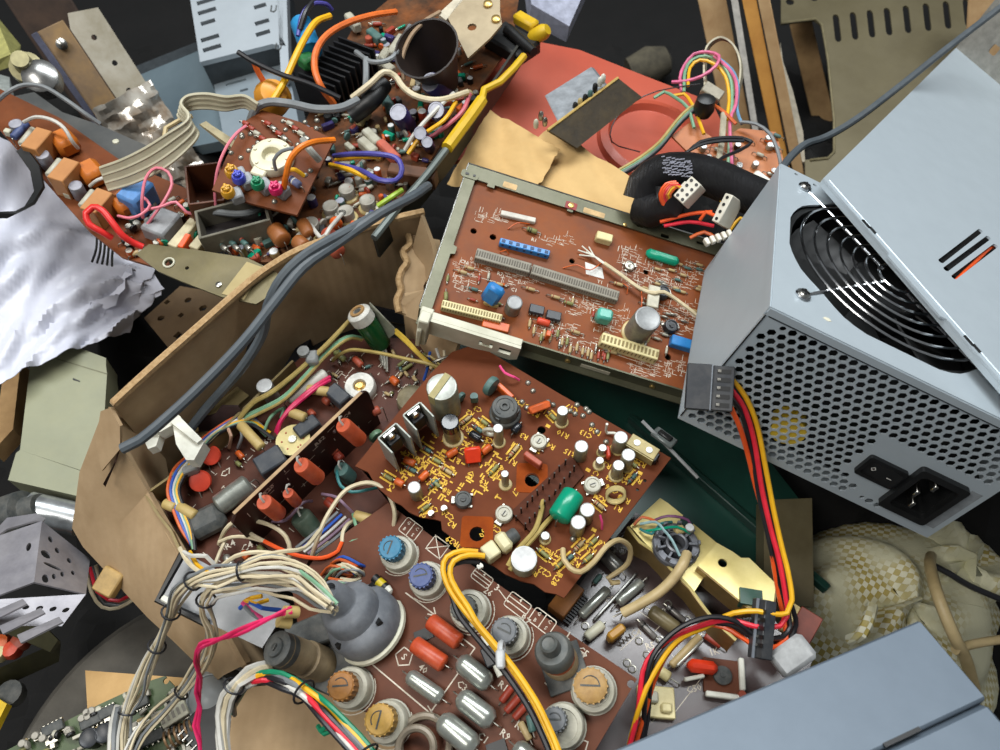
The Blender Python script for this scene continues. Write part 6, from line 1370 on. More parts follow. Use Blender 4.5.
k = MB(); k.lathe([(7, 0), (8, 3), (8, 9), (5, 10)], 14); solo('round_fitting', k, M_DGREY, 'small dark grey round fitting next to the bright yellow plastic corner', 'fitting', Matrix.Translation(Z(16, 696, 108)))
wv = thing('wire_tuft', 'striped cream and red wires poking out between the box flap and drum', 'wires', Matrix.Translation(Z(110, 600, 120)))
bundle(wv, [(92, 566, 150), (98, 590, 140), (106, 602, 132), (120, 604, 130), (136, 596, 132)], [M_CRW, M_RED, M_CRW, M_GYW], 1.2, 4, .2, 3)
k = MB(); k.box((0, 0, 0), (14, 16, 8), 0, None, 1); solo('tan_block', k, mat('tan_block_plastic', (182, 150, 92), .6), 'small tan block between the shield can and the box flap', 'block', frame(P(110, 582, 470), Vector((1, -.5, 0)), Vector((0, -.3, 1))))
# white plastic bag with a black strap
M_BAG = mat('white_plastic_bag', (206, 208, 220), .35, 0, (192, 195, 208), 14, bump=.4)
bag = thing('plastic_bag', 'crumpled white plastic bag at the left edge', 'bag', Matrix.Translation(Z(40, 280, 200)))
crumple('sheet', M_BAG, '', '', [P(-30, 120, 590), P(150, 262, 610), P(130, 330, 585), P(-30, 392, 505)], 44, 38, 13, 4, .5, .02, bag)
crumple('fold', M_BAG, '', '', [P(60, 330, 560), P(150, 260, 600), P(165, 300, 610), P(58, 346, 585)], 14, 8, 8, 9, .5, .03, bag)
tb = [(20, 148, 530), (34, 168, 527), (38, 188, 522), (28, 204, 516), (10, 213, 508), (-14, 214, 504)]
k = MB(); k.sheet([[P(u - 4, v + 3, d - 8) for u, v, d in tb], [P(u + 5, v - 2, d - 8) for u, v, d in tb]], .002)
solo('black_strap', k, M_BLK, 'curved black rubber strap lying on the white plastic bag', 'strap', Matrix.Translation(P(20, 150, 522)), world=True)

# ================================================================ upper left: stripped chassis with amber blocks
bQ = Board('amber_block_board', 'long brown circuit board with tan blocks, grey capacitors and a red wire loop', Z(80, 200, 262), (0.1, -0.1, 1), (150, 270))
A = bQ.at
M_PCB_Q = mat('pcb_amber', (118, 62, 30), .5, 0, (92, 48, 25), 25, dust=.25, dustc=(112, 88, 68), spec=.15)
bQ.slab([(-20, 112), (0, 130), (50, 187), (90, 232), (122, 257), (152, 266), (188, 266), (212, 236), (190, 190), (120, 160), (60, 118), (-10, 84)], M_PCB_Q, 2)
M_TANB = mat('tan_card_block', (182, 126, 72), .6, 0, (164, 110, 60), 40); M_AMB = mat('amber_tape', (196, 112, 34), .4, 0, (168, 88, 22), 60)
for (u, v) in ((36, 138), (63, 169), (96, 200)):
    bQ.block(u, v, 20, 12, 18, (u + 13, v - 15), M_TANB, .6, name='transformer_block', legs=False)
    bQ.block(u + 25, v - 3, 18, 15, 14, (u + 40, v + 14), M_AMB, 3, name='amber_winding', legs=False)
    bQ.can(u - 21, v - 15, 4.6, 12, mat('lilac_can', (150, 150, 158), .4, .2), mat('lilac_can_top', (172, 172, 182), .4))
    bQ.axial((u - 15, v + 7), (u - 2, v - 9), 2.6, M_CER, 6, lead=1)
    bQ.block(u - 29, v - 8, 5, 4, 5, 0.5, M_IVORY, .5, legs=False, name='chip_part')
bQ.axial((13, 138), (27, 123), 2.8, mat('slate_blue_stick', (70, 84, 130), .5), 6, lead=1)
bQ.wire([(112, 238, 8), (100, 231, 14), (89, 224, 18), (86, 213, 22), (93, 207, 24), (102, 210, 24), (112, 222, 20), (122, 235, 14), (132, 242, 8), (143, 247, 4)], 2.2, mat('bright_red_wire', (228, 52, 48), .35, 0, (210, 40, 38), 60), 'red_loop', 10)
bQ.wire([(24, 122, 14), (36, 117, 22), (52, 120, 24), (64, 128, 22), (72, 141, 16), (78, 148, 8)], 1.3, M_WHW, 'wire'); bQ.wire([(90, 186, 10), (98, 180, 18), (108, 178, 18), (118, 184, 8)], 1.2, M_WHW, 'wire')
bQ.wire([(-6, 104, 16), (8, 92, 26), (24, 85, 28), (44, 87, 28), (66, 100, 24), (84, 113, 18), (100, 124, 10)], 1.6, M_GYW, 'wire')
bQ.block(134, 188, 22, 16, 20, (146, 176), mat('sky_blue_block', (88, 140, 200), .45), 2, name='blue_capacitor', legs=False)
M_PNK2 = mat('rose_wire', (232, 136, 150), .45, 0, (214, 116, 132), 60)
for pts in ([(118, 216, 10), (130, 218, 16), (142, 214, 20), (150, 205, 22), (142, 196, 24)], [(143, 218, 14), (142, 200, 26), (146, 178, 34), (156, 168, 36), (168, 172, 34), (172, 184, 30), (166, 198, 26), (158, 210, 20), (146, 226, 10)], [(144, 210, 18), (160, 207, 22), (176, 202, 24), (186, 212, 20), (204, 216, 12)], [(216, 208, 24), (215, 190, 36), (218, 168, 48), (226, 148, 56), (236, 134, 58), (246, 126, 56)]): bQ.wire(pts, 1.0, M_PNK2, 'wire')
bQ.block(160, 220, 22, 18, 12, (172, 206), mat('grey_relay', (150, 152, 154), .45), 1.5, name='relay', legs=False)
for (u, v, w) in ((183, 232, 26), (206, 232, 30)): bQ.block(u, v, w, 7, 12, (u + 12, v - 14), mat('cream_strip', (206, 194, 156), .5), .6, name='cream_strip', legs=False)
bQ.block(184, 240, 12, 4, 14, (189, 232), M_ORG, .6, name='orange_tab', legs=False)
for i in range(46):
    u, v = rnd.uniform(120, 214), rnd.uniform(198, 256)
    q = rnd.random(); m_ = rnd.choice((M_GREYC, M_LEAD, M_BLK, M_TEAL, M_CER, M_SEAG, M_RESB, M_ORC))
    if q < .4: bQ.can(u, v, 2.5, 6, m_, M_LEAD)
    elif q < .7: bQ.axial((u - 3, v + 2), (u + 4, v - 2), 1.6, m_, 1)
    else: bQ.disc(u, v, 3, 2, rnd.uniform(0, 3), m_, 1.5)
for i in range(5): bQ.wire([(97 + i * 4, 238 + i * 2, -2), (96 + i * 4, 250 + i * 2, -14), (92 + i * 5, 262 + i, -22)], .8, M_BLKW, 'cut_lead', 6)
c = A(206, 188, 24); k = MB()
for (x, y, w, d) in ((0, 11, 34, 1.6), (0, -11, 34, 1.6), (-17, 0, 1.6, 22), (17, 0, 1.6, 22)): k.box((x, y, 12), (w, d, 26), 0, None, .3)
k.box((0, 0, 0), (33, 21, 1.5)); part('open_brown_case', k, mat('brown_bakelite_case', (96, 52, 26), .45, 0, (76, 40, 20), 30), bQ.th, T(c.x, c.y, 4, -.55))
bQ.wire([(204, 214, 22), (216, 212, 28), (236, 214, 30), (252, 212, 30), (262, 206, 26)], 2.2, M_GYW, 'wire', 8)
# olive side plate with a paper label
sp = Board.through('side_plate', 'olive metal side plate with a paper label in front of the amber board', (150, 246, 482), (270, 270, 470), (225, 298, 462), 'plate')
sp.slab([(136, 254), (149, 244), (197, 250), (248, 258), (276, 272), (288, 284), (256, 304), (222, 297), (181, 281), (158, 271)], mat('olive_plate', (116, 106, 72), .4, .4, (92, 84, 56), 30, dust=.2), 1.5, [circ(*sp.at(169, 263)[:2], 2.6, 10), circ(*sp.at(187, 268)[:2], 1.4, 8)], name='plate')
sp.slab([(247, 262), (264, 268), (244, 300), (222, 294)], mat('aged_paper', (176, 160, 116), .8, 0, (160, 144, 100), 30), -.4, name='paper_label')
k = MB(); p = sp.at(219, 285); k.lathe([(2, 0), (2, 1), (.1, 1.6)], 10); part('rivet', k, M_NICKEL, sp.th, T(p.x, p.y)); p = sp.at(169, 263)
k = MB(); k.tube([(3.4 * math.cos(t), 3.4 * math.sin(t), .4) for t in [i * 2 * math.pi / 12 for i in range(13)]], .7, 6); part('grommet', k, M_IVORY, sp.th, T(p.x, p.y))
# punched brown card under it
pc_ = Board.through('punched_card', 'brown punched hardboard piece in the dark gap behind the box rim', (146, 320, 600), (238, 300, 600), (170, 350, 575), 'board')
pc_.slab([(144, 318), (180, 286), (238, 296), (236, 308), (172, 352)], mat('brown_hardboard', (92, 72, 46), .7, 0, (76, 58, 36), 30), 3, [circ(*pc_.at(u, v)[:2], r, n) for u, v, r, n in ((161, 318, 3, 12), (181, 315, 3, 4), (167, 302, 3, 4), (178, 335, 4, 4), (188, 300, 3, 10), (203, 308, 3.5, 6))], name='card')
# ================================================================ small board with coloured trimmers
bP = Board('trimmer_board', 'small amber circuit board with blue, green, pink and yellow trimmers and a white dial', Z(265, 170, 296), (0.05, -0.2, 1), (330, 190))
A = bP.at
bP.slab([(212, 190), (226, 158), (244, 122), (262, 110), (300, 122), (334, 140), (318, 172), (297, 215), (250, 203)], M_PCB_Q, 2)
k = MB(); c = A(271, 154, 6); k.lathe([(14, 0), (14.5, 3), (13, 6), (7, 6.6), (6, 6), (5, 2), (3, 2)], 26)
for i in range(6): k.lathe([(1.2, 6), (1, 7)], 8, 0, T(11 * math.cos(i * 1.05), 11 * math.sin(i * 1.05)))
k.box((-2, -14, 3), (10, 8, 5), 0, None, 1); part('white_dial', k, mat('ivory_dial', (214, 208, 182), .4, 0, (196, 190, 160), 40), bP.th, T(c.x, c.y))
for (u, v, col) in ((238, 176, (64, 76, 200)), (257, 182, (6, 138, 92)), (275, 187, (222, 30, 104)), (227, 190, (222, 164, 40)), (231, 170, (222, 164, 40))):
    m_ = mat('trim_%d' % col[0] + '_%d' % col[1], col, .4, 0, tuple(int(x * .88) for x in col), 80)
    def fn(k): k.box((0, -4, 4), (9, 8, 8), 1, None, 1); k.lathe([(4.2, 8), (4.4, 11), (3.6, 13), (2.4, 13), (2.2, 15), (.1, 15.4)], 14, 0); k.box((0, 0, 14.6), (5.6, 1.6, 2.4), 0, None, .4); k.box((0, 0, 14.6), (1.6, 5.6, 2.4), 0, None, .4)
    p = A(u, v, 12); bP.put('coloured_trimmer', cached(('coloured_trimmer', col), fn, [m_, mat('trimmer_grey', (164, 168, 172), .5)]), T(p.x, p.y, 0, .1 + u * .01))
bP.wire([(283, 192, 4), (286, 176, 18), (290, 160, 26), (300, 148, 30), (314, 142, 28), (334, 140, 20)], 2.0, mat('bright_orange_wire', (242, 128, 26), .4), 'wire', 8)
bP.wire([(276, 170, 8), (274, 160, 16), (282, 151, 20), (294, 148, 20)], 1.2, M_GYW, 'wire'); bP.wire([(288, 170, 6), (296, 170, 14), (304, 176, 10)], 1.4, M_YEL, 'wire')
bP.axial((290, 178), (300, 186), 2.4, mat('blue_stripe_resistor', (120, 130, 176), .5), 1, bands=[M_BLK, M_WHITE])
bP.wire([(303, 140, 10), (310, 150, 14), (319, 160, 6)], 2.4, mat('grey_sleeve', (160, 160, 152), .5), 'sleeve', 8)
r = random.Random(31)
for i in range(44):
    u, v = r.uniform(222, 318), r.uniform(118, 206)
    if v > 196 + (u - 222) * .12 or v < 158 - (u - 214) * .9 or u > 330 - (v - 140) * .45: continue
    p = A(u, v); link('solder_blob', blob, bP.th, T(p.x, p.y, 0, r.uniform(0, 3)))
for i in range(12):
    u, v = 246 + i * 5.5, 122 + (i % 4) * 5; bP.axial((u - 3, v), (u + 3, v + 3), 1.6, r.choice((M_LEAD, M_RESR, M_CER)), 1)
# flat beige ribbon cable
def ribbon(root, a, b, m, name='ribbon'):
    k = MB(); k.sheet([[P(*p) for p in a], [P(*p) for p in b]], .0014); return part(name, k, m, root, world=True)
M_RIB = mat('beige_ribbon', (190, 184, 160), .5, 0, (172, 166, 140), 40)
def smooth_pts(pts, n=6):
    q = [Vector(p) for p in pts]; q = [q[0] * 2 - q[1]] + q + [q[-1] * 2 - q[-2]]; out = []
    for i in range(1, len(q) - 2):
        a, b, c, d = q[i - 1:i + 3]
        for j in range(n):
            t = j / n; out.append(0.5 * ((2 * b) + (c - a) * t + (2 * a - 5 * b + 4 * c - d) * t * t + (3 * b - a - 3 * c + d) * t ** 3))
    out.append(q[-2]); return [tuple(p) for p in out]
rb_ = thing('ribbon_cable', 'beige flat ribbon cable looping over the amber boards', 'cable', Matrix.Translation(P(180, 150, 500)))
ctr = [(100, 168, 500), (122, 160, 496), (146, 148, 492), (168, 134, 488), (186, 122, 486), (188, 114, 488), (181, 104, 492), (188, 96, 494), (206, 94, 494), (226, 97, 496), (244, 96, 498), (258, 104, 500)]
sd = [(9, 22), (11, 23), (13, 23), (14, 20), (12, 13), (0, 10), (-3, 11), (4, 13), (2, 14), (0, 13), (0, 11), (-3, 9)]
ed = lambda f, dz: smooth_pts([(u + s[0] * f, v + s[1] * f, d + dz * f) for (u, v, d), s in zip(ctr, sd)])
ribbon(rb_, ed(0, 8), ed(1, 8), M_RIB)
for f in (0, .33, .66, 1):
    k = MB(); k.tube([P(u, v, d - 1) for u, v, d in ed(f, 8)], .0011, 6, smooth=False); part('ribbon_ridge', k, M_RIB, rb_, world=True)
for s in (0, 12): ribbon(rb_, [(200 + s * .4, 124 + s * .3, 490), (222 + s * .5, 142 + s * .2, 500), (240 + s * .4, 158, 512)], [(206 + s * .4, 121 + s * .3, 494), (228 + s * .5, 137 + s * .2, 504), (244 + s * .4, 152, 516)], mat('cream_strip', (206, 194, 156), .5), 'ribbon_end')
k = MB(); k.tube([P(163, 146, 492), P(166, 128, 496), (P(180, 120, 498)), P(192, 116, 498)], .0016, 7); part('strand', k, M_TANW, rb_, world=True)
# ================================================================ large stripped television chassis (upper middle left)
bN = Board('television_chassis', 'stripped television chassis with purple capacitors, black heat sink and yellow-edged rail', Z(380, 150, 270), (-0.04, -0.06, 1), (470, 90), 'chassis')
A = bN.at
M_PCB_N = mat('pcb_orange_tan', (122, 72, 38), .55, 0, (60, 40, 28), 60, dust=.35, dustc=(108, 92, 74), spec=.15)
bN.slab([(250, 262), (262, 214), (296, 140), (330, 70), (352, 30), (400, -10), (520, -10), (512, 44), (470, 100), (420, 176), (376, 226), (300, 262)], M_PCB_N, 2)
# rail along the right side
def railseg(pts, h0, h1, t, m, name):
    e = [A(u, v, h1) for u, v in pts]; k = MB(); k.sheet([e, [Vector((p.x, p.y, h0)) for p in e]], t); return part(name, k, m, bN.th)
M_RAILG = mat('grey_rail', (104, 112, 108), .45, .3, (84, 92, 88), 40)
railseg(((372, 236), (396, 206), (420, 178), (446, 146), (470, 112), (494, 78), (520, 40)), -6, 14, 2, mat('dark_rail', (52, 52, 46), .5, .2), 'side_rail')
k = MB(); k.tube([A(u, v, 16) for u, v in ((374, 238), (398, 208), (424, 178), (446, 150))], 2.6, 8); part('rail_edge', k, M_RAILG, bN.th)
M_YELP = mat('mustard_plastic', (212, 176, 30), .45, 0, (190, 152, 22), 40)
k = MB(); k.tube([A(u, v, 16) for u, v in ((447, 148), (470, 117), (482, 100))], 4.4, 8, smooth=False); k.tube([A(u, v, 16) for u, v in ((482, 99), (484, 90), (500, 82), (514, 68), (524, 56))], 2.8, 8, smooth=False); part('yellow_edge', k, M_YELP, bN.th)
k = MB(); k.lathe([(4, 0), (6, 4), (6, 14), (4, 18)], 12, 0, T(*A(530, 28, 18)[:2], 8, .5, .9)); k.box((*A(526, 22, 14)[:2], 14), (10, 22, 9), 0, T(0, 0, 0), 2); part('yellow_clip', k, M_YELP, bN.th)
k = MB(); k.cyl(A(508, 30, 14), A(534, 52, 16), 5, 3.4, 12); k.box((*A(512, 44, 6)[:2], 6), (26, 40, 12), 0, None, 2); part('black_fitting', k, M_BLK, bN.th)
railseg(((424, 178), (432, 190), (440, 208)), -2, 16, 3, mat('brown_bracket', (96, 62, 38), .6), 'brown_bracket') if False else None
c = A(412, 172, 10); k = MB(); k.box((0, 0, 6), (10, 34, 12), 0, None, 1); part('brown_spacer', k, mat('brown_spacer', (98, 60, 34), .6), bN.th, T(c.x, c.y, 0, .55))
# comb heat sink
c0, c1 = A(305, 88, 8), A(368, 66, 8); an = bN.ang((305, 90), (372, 64))
hsk = MB(); hsk.box((0, 0, 3), (58, 34, 6), 0, None, .6); c = A(338, 78, 12); hs_ = part('comb_heat_sink', hsk, M_BLK, bN.th, T(c.x, c.y, 0, an + .5))
fin = cached(('fin', 1), lambda m: m.box((0, 0, 15), (1.8, 34, 20), 0, None, .3), [mat('black_fin', (34, 35, 38), .4, .3)])
for i in range(10): link('fin', fin, hs_, T(i * 6 - 27, 0, 0))
# purple and grey cans
M_PUR = mat('violet_sleeve', (64, 58, 110), .35, 0, (50, 44, 92), 60); M_PURT = mat('can_lilac_top', (170, 172, 184), .4, .2)
for (t0, t1, r) in (((430, 82), (446, 96), 7.5), ((398, 112), (408, 126), 6.5), ((436, 110), (442, 118), 6), ((420, 133), (424, 138), 4.6), ((427, 142), (430, 148), 4)):
    p, q_ = A(*t1, 2), A(*t0, 24); d = q_ - p; k = MB(); n = d.length; k.lathe([(r * .9, 0), (r, 1), (r, n - 1), (r * .92, n), (r * .8, n), (r * .78, n - .4), (.1, n - .4)], 18, 0, None, [0, 0, 0, 1, 1, 1, 1]); part('capacitor', k, [M_PUR, M_PURT], bN.th, T(p.x, p.y, p.z) @ d.to_track_quat('Z', 'Y').to_matrix().to_4x4())
for (u, v, w, a2, m_) in ((371, 134, 18, (380, 143), M_CER), (367, 143, 18, (377, 152), M_CER), (388, 148, 24, (398, 158), mat('salmon_block', (188, 92, 70), .5)), (382, 55, 22, (392, 40), M_CER), (396, 42, 24, (404, 30), M_CER), (384, 62, 20, (393, 68), M_CER), (352, 18, 20, (362, 30), M_CER), (374, 32, 16, (384, 40), M_SEAG), (387, 100, 16, (394, 112), M_SEAG), (362, 112, 14, (372, 100), M_CREAM)): bN.block(u, v, w, 7, 8, a2, m_, 1.2, 2, name='ceramic_resistor', legs=False)
M_AMB2 = mat('brown_amber_tape', (156, 92, 34), .5, 0, (128, 72, 26), 60, dust=.2)
for (u, v) in ((346, 188), (367, 199), (345, 210), (310, 222), (303, 236), (330, 205)): bN.can(u, v, 5.5, 8, M_GREYC, M_GREYC, 2)
for (t0, t1, r, m_) in (((274, 228), (284, 242), 6, M_AMB2), ((302, 222), (310, 236), 4.4, M_AMB2), ((296, 240), (306, 248), 5, M_AMB2), ((332, 246), (340, 254), 5, M_BRC), ((334, 220), (338, 226), 4, M_ORC), ((326, 232), (334, 240), 5, M_BRC)): bN.axial(t0, t1, r, m_, 4, 'winding', lead=2, n=14)
r = random.Random(77)
pool = (M_GREYC, M_LEAD, M_BLK, M_SEAG, M_CER, M_RESB, M_ORC, M_BRC, M_PUR, M_RESR, M_DGREY, M_TEAL)
poly = [(222, 256), (246, 210), (296, 140), (330, 90), (380, 20), (470, 40), (486, 80), (420, 170), (376, 220), (300, 258)]
def inpoly(u, v, q):
    c = False; j = len(q) - 1
    for i in range(len(q)):
        if (q[i][1] > v) != (q[j][1] > v) and u < (q[j][0] - q[i][0]) * (v - q[i][1]) / (q[j][1] - q[i][1]) + q[i][0]: c = not c
        j = i
    return c
n = 0
while n < 330:
    u, v = r.uniform(222, 490), r.uniform(10, 256)
    if not inpoly(u, v, poly): continue
    n += 1; q = r.random(); m_ = r.choice(pool)
    if q < .28: bN.can(u, v, r.choice((1.8, 2.4, 3.2)), r.choice((5, 8)), m_, r.choice((M_ALUTOP, M_PURT, m_)))
    elif q < .6: bN.axial((u - r.uniform(2, 6), v + r.uniform(-4, 4)), (u + 4, v - 2), r.choice((1.0, 1.5)), m_, 1)
    elif q < .8: bN.disc(u, v, r.choice((2.4, 3.2)), 2, r.uniform(0, 3), m_, 1.5)
    else: bN.block(u, v, r.choice((6, 9)), 4, 5, r.uniform(0, 3), m_, .6, legs=False, name='block_part')
# metal cage at the left end
cg = A(238, 228, 8); k = MB()
for (x, y, w, d) in ((0, 12, 44, 2), (0, -12, 44, 2), (-22, 0, 2, 26), (22, 0, 2, 26)): k.box((x, y, 8), (w, d, 16), 0, None, .4)
k.box((0, 0, 1), (42, 22, 1.5), 1); part('tuner_cage', k, [mat('cage_zinc', (128, 124, 110), .5, .4, (100, 96, 84), 60), mat('dark_inside', (26, 18, 18), .7)], bN.th, T(cg.x, cg.y, 4, -.45))
for i in range(9): bN.axial((214 + i * 4, 236 + (i % 3) * 5), (219 + i * 4, 240 + (i % 3) * 5), 1.8, (M_BRC, M_SEAG, M_LEAD)[i % 3], 8)
# wires on the chassis
for pts, rr, m_ in (([(272, 102, 40), (284, 82, 44), (295, 58, 48), (305, 38, 50), (316, 22, 50), (330, 16, 46)], 2.4, M_YEL), ([(334, 104, 20), (322, 88, 34), (315, 70, 42), (316, 52, 46), (326, 36, 48), (345, 24, 48), (370, 16, 44), (396, 12, 36)], 2.4, mat('coral_orange_wire', (234, 116, 48), .4)), ([(250, 122, 34), (256, 108, 42), (270, 102, 44), (292, 104, 42), (316, 109, 38), (340, 108, 36), (358, 100, 34)], 2.8, M_GYW), ([(238, 52, 60), (254, 62, 56), (280, 74, 50), (310, 84, 44), (340, 98, 36)], 1.8, M_BLKW), ([(352, 98, 26), (370, 84, 34), (384, 72, 38), (395, 76, 34), (404, 88, 30), (418, 97, 28), (440, 100, 26), (468, 92, 22)], 2.2, M_CRW), ([(364, 96, 24), (366, 80, 34), (366, 58, 40)], 2.2, M_GYW), ([(405, 150, 8), (416, 132, 18), (436, 110, 24), (454, 93, 24)], 1.5, M_WHW), ([(408, 154, 8), (422, 136, 16), (444, 120, 20), (456, 102, 20)], 1.5, M_YEL), ([(424, 142, 6), (444, 128, 14), (462, 112, 18), (470, 94, 18)], 1.6, mat('rosy_wire', (206, 104, 116), .45)), ([(334, 156, 12), (352, 154, 20), (376, 154, 24), (396, 158, 24), (402, 170, 22), (396, 180, 20), (380, 180, 20), (360, 170, 18), (336, 164, 10)], 1.8, mat('indigo_wire', (78, 74, 156), .4)), ([(330, 165, 10), (350, 170, 16), (368, 178, 16)], 1.8, M_YEL), ([(336, 160, 11), (356, 157, 18), (380, 157, 20)], 1.6, M_YEL), ([(378, 206, 10), (390, 198, 14), (402, 190, 12)], 1.8, mat('lime_wire', (164, 196, 60), .4)), ([(356, 52, 36), (372, 62, 40), (392, 58, 40), (402, 40, 40), (410, 26, 38)], 1.8, M_GYW), ([(300, 30, 44), (306, 12, 50), (316, -2, 50)], 2, M_BLKW), ([(298, 36, 42), (302, 16, 48), (312, 4, 50), (326, 4, 46), (332, 10, 40)], 1.6, mat('indigo_wire', (78, 74, 156), .4)), ([(310, 224, 6), (322, 238, 14), (330, 228, 18), (342, 214, 8)], 1.4, M_WHW)): bN.wire(pts, rr, m_, 'wire', 8)
k = MB(); k.tube([A(352, 116, 14), A(372, 100, 22), A(384, 84, 24)], 6.5, 10); part('black_sleeve', k, M_BLK, bN.th)
k = MB(); c = A(270, 92, 36); k.lathe([(5, -14), (11, -8), (13, 4), (9, 12), (4, 14)], 16); part('amber_bulb', k, mat('amber_bulb', (222, 158, 50), .4, 0, (200, 132, 36), 40), bN.th, T(c.x, c.y, 30, 0, .6)); bN.wire([(254, 62, 54), (258, 72, 48), (264, 82, 42)], 2, M_ORC, 'wire')
c = A(320, 32, 40); k = MB(); k.cyl((0, 0, 0), (26, 16, 4), 8, None, 14); part('blue_plug', k, mat('cyan_blue_plastic', (40, 140, 196), .4), bN.th, T(c.x - 14, c.y - 6, 34, .6)); 
k = MB(); k.box((0, 0, 0), (12, 12, 10), 0, None, 2); c = A(306, 56, 34); part('green_plug', k, mat('leaf_green', (40, 120, 60), .5), bN.th, T(c.x, c.y, 30))
# dark cone
p, q_ = A(446, 84, 6), A(426, 48, 46); d = q_ - p; n = d.length
k = MB(); k.lathe([(10, 0), (16, n * .5), (24, n), (22.6, n), (15, n * .5), (8, 4), (.1, 4)], 26); part('brown_horn', k, mat('brown_black_horn', (46, 34, 28), .5, 0, (30, 22, 18), 30), bN.th, T(p.x, p.y, p.z) @ d.to_track_quat('Z', 'Y').to_matrix().to_4x4())
k = MB(); k.tube([A(*x) for x in ((404, 80, 24), (402, 60, 34), (410, 38, 44), (424, 22, 50), (440, 12, 48))], 1.6, 7); part('wire', k, mat('tan_lead', (168, 140, 110), .5), bN.th)
tb = Board.through('mounting_bracket', 'tan metal bracket with screws at the top of the television chassis', (446, 20, 560), (500, 10, 560), (466, 58, 545), 'bracket')
tb.slab([(448, 18), (466, -8), (500, -10), (500, 12), (502, 24), (490, 38), (468, 58)], mat('tan_metal', (168, 152, 122), .5, .2, (146, 130, 102), 40), 2, [circ(*tb.at(472, 27)[:2], 3.5, 10)], name='plate')
tb.slab([(438, 14), (462, -8), (468, -6), (446, 20)], mat('pale_plastic_lip', (206, 196, 172), .5), 14, name='lip')
for (u, v) in ((488, 5), (496, 20)):
    p = tb.at(u, v); k = MB(); k.lathe([(3.4, 0), (3.4, 2), (1, 3)], 12); part('screw', k, mat('brass', (214, 180, 110), .35, .8), tb.th, T(p.x, p.y))

# ================================================================ background, upper left
M_PC = mat('pale_blue_grey_case', (170, 178, 184), .4, .2, (162, 170, 176), 20)
pcs = Board.through('computer_case', 'pale blue-grey computer case front with vent slots at the top', (186, 0, 800), (277, 0, 800), (200, 60, 770), 'computer')
sl_ = []
for (u, v, w) in ((206, 1, 9), (207, 11, 9), (208, 22, 7), (210, 38, 9), (212, 48, 9), (260, 6, 6), (262, 22, 7), (263, 33, 7)):
    c = pcs.at(u, v); d = (pcs.at(u + w, v - w * .3) - c); q = Vector((-d.y, d.x, 0)).normalized() * 2.8
    sl_.append([tuple((c + s * d + t * q))[:2] for s, t in ((-1, -1), (1, -1), (1, 1), (-1, 1))])
pcs.slab([(184, -40), (283, -40), (283, 40), (286, 46), (272, 44), (200, 62)], M_PC, 6, sl_, name='front_panel')
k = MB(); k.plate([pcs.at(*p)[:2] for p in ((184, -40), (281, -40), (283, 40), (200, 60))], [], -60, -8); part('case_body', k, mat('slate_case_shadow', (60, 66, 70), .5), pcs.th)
pcs.slab([(276, -20), (286, -20), (289, 72), (281, 76)], M_PC, 14, name='side_edge')
for (u, v) in ((273, 10), (278, 48)):
    k = MB(); c = pcs.at(u, v); k.tube([(c.x - 2, c.y + 6, .6), (c.x - 2, c.y - 2, .6), (c.x + 1, c.y - 3, .6), (c.x + 3, c.y - 1, .6), (c.x + 3, c.y + 6, .6)], .6, 5, smooth=False); part('lug', k, M_DGREY, pcs.th)
pc2 = Board.through('computer_case', 'blue-grey computer case panel with a slot under the vented case front', (214, 74, 815), (286, 56, 815), (222, 120, 765), 'computer')
ss = []
for (u, v, w) in ((236, 82, 20), (244, 90, 8)):
    c = pc2.at(u, v); d = (pc2.at(u + w * .5, v - w * .14) - c); q = Vector((-d.y, d.x, 0)).normalized() * 2; ss.append([tuple((c + s * d + t * q))[:2] for s, t in ((-1, -1), (1, -1), (1, 1), (-1, 1))])
pc2.slab([(212, 74), (286, 56), (300, 130), (224, 140)], mat('blue_grey_panel', (146, 158, 166), .4, .2, (138, 150, 158), 20), 40, ss, name='panel')
pc3 = Board.through('computer_side_panel', 'flat blue-grey computer side panel behind the ribbon cable', (140, 80, 860), (196, 52, 860), (170, 128, 800), 'panel')
pc3.slab([(132, 78), (200, 50), (214, 74), (226, 140), (176, 150)], mat('slate_blue_panel', (112, 128, 136), .4, .2, (104, 120, 128), 20), 12, name='panel'); pc3.slab([(126, 70), (196, 42), (199, 50), (130, 79)], mat('dark_slate_edge', (70, 76, 80), .4, .2), 14, name='edge')
def beam(name, a, b, w, h, m, label, cat):
    """squared timber or rail between two points in the place"""
    x = (b - a); L_ = x.length * 1000; M_ = frame(a, x, (EYE - a).normalized()); k = MB(); k.box((L_ / 2, 0, -h / 2), (L_, w, h), 0, None, min(w, h) * .06); return solo(name, k, m, label, cat, M_), M_
beam('timber_post', P(20, -30, 820), P(140, 160, 700), 62, 40, M_WOODD, 'dark brown wooden post leaning across the upper left corner', 'post')
rl = thing('perforated_rail', 'dirty white perforated metal rail wrapped in clear foil, upper left', 'rail', frame(P(84, 14, 700), P(168, 140, 610) - P(84, 14, 700), (EYE - P(120, 80, 700))))
k = MB(); k.plate([(-6, -12), (6, -18), (190, -18), (190, 14), (0, 14)], [circ(20 + i * 26, -4 + (i % 2) * 3, 2.6, 8) for i in range(7)], -2, 0); part('white_strip', k, mat('dirty_white_paint', (182, 178, 164), .5, 0, (150, 142, 122), 30, dust=.2, dustc=(150, 120, 80)), rl)
k = MB(); k.box((62, -32, -2), (130, 26, 5), 0, None, .6); part('rusty_bar', k, mat('rusty_metal', (150, 122, 84), .6, .3, (84, 76, 76), 18, dust=.3, dustc=(176, 140, 88)), rl)
k = MB(); k.box((64, -47, -3), (134, 6, 14), 0, None, .6); part('dark_edge', k, mat('slate_bar', (84, 86, 104), .45, .3), rl)
k = MB(); k.lathe([(5, 0), (5, 6), (2, 8)], 12, 0, T(14, -32, 1)); part('bolt', k, M_NICKEL, rl)
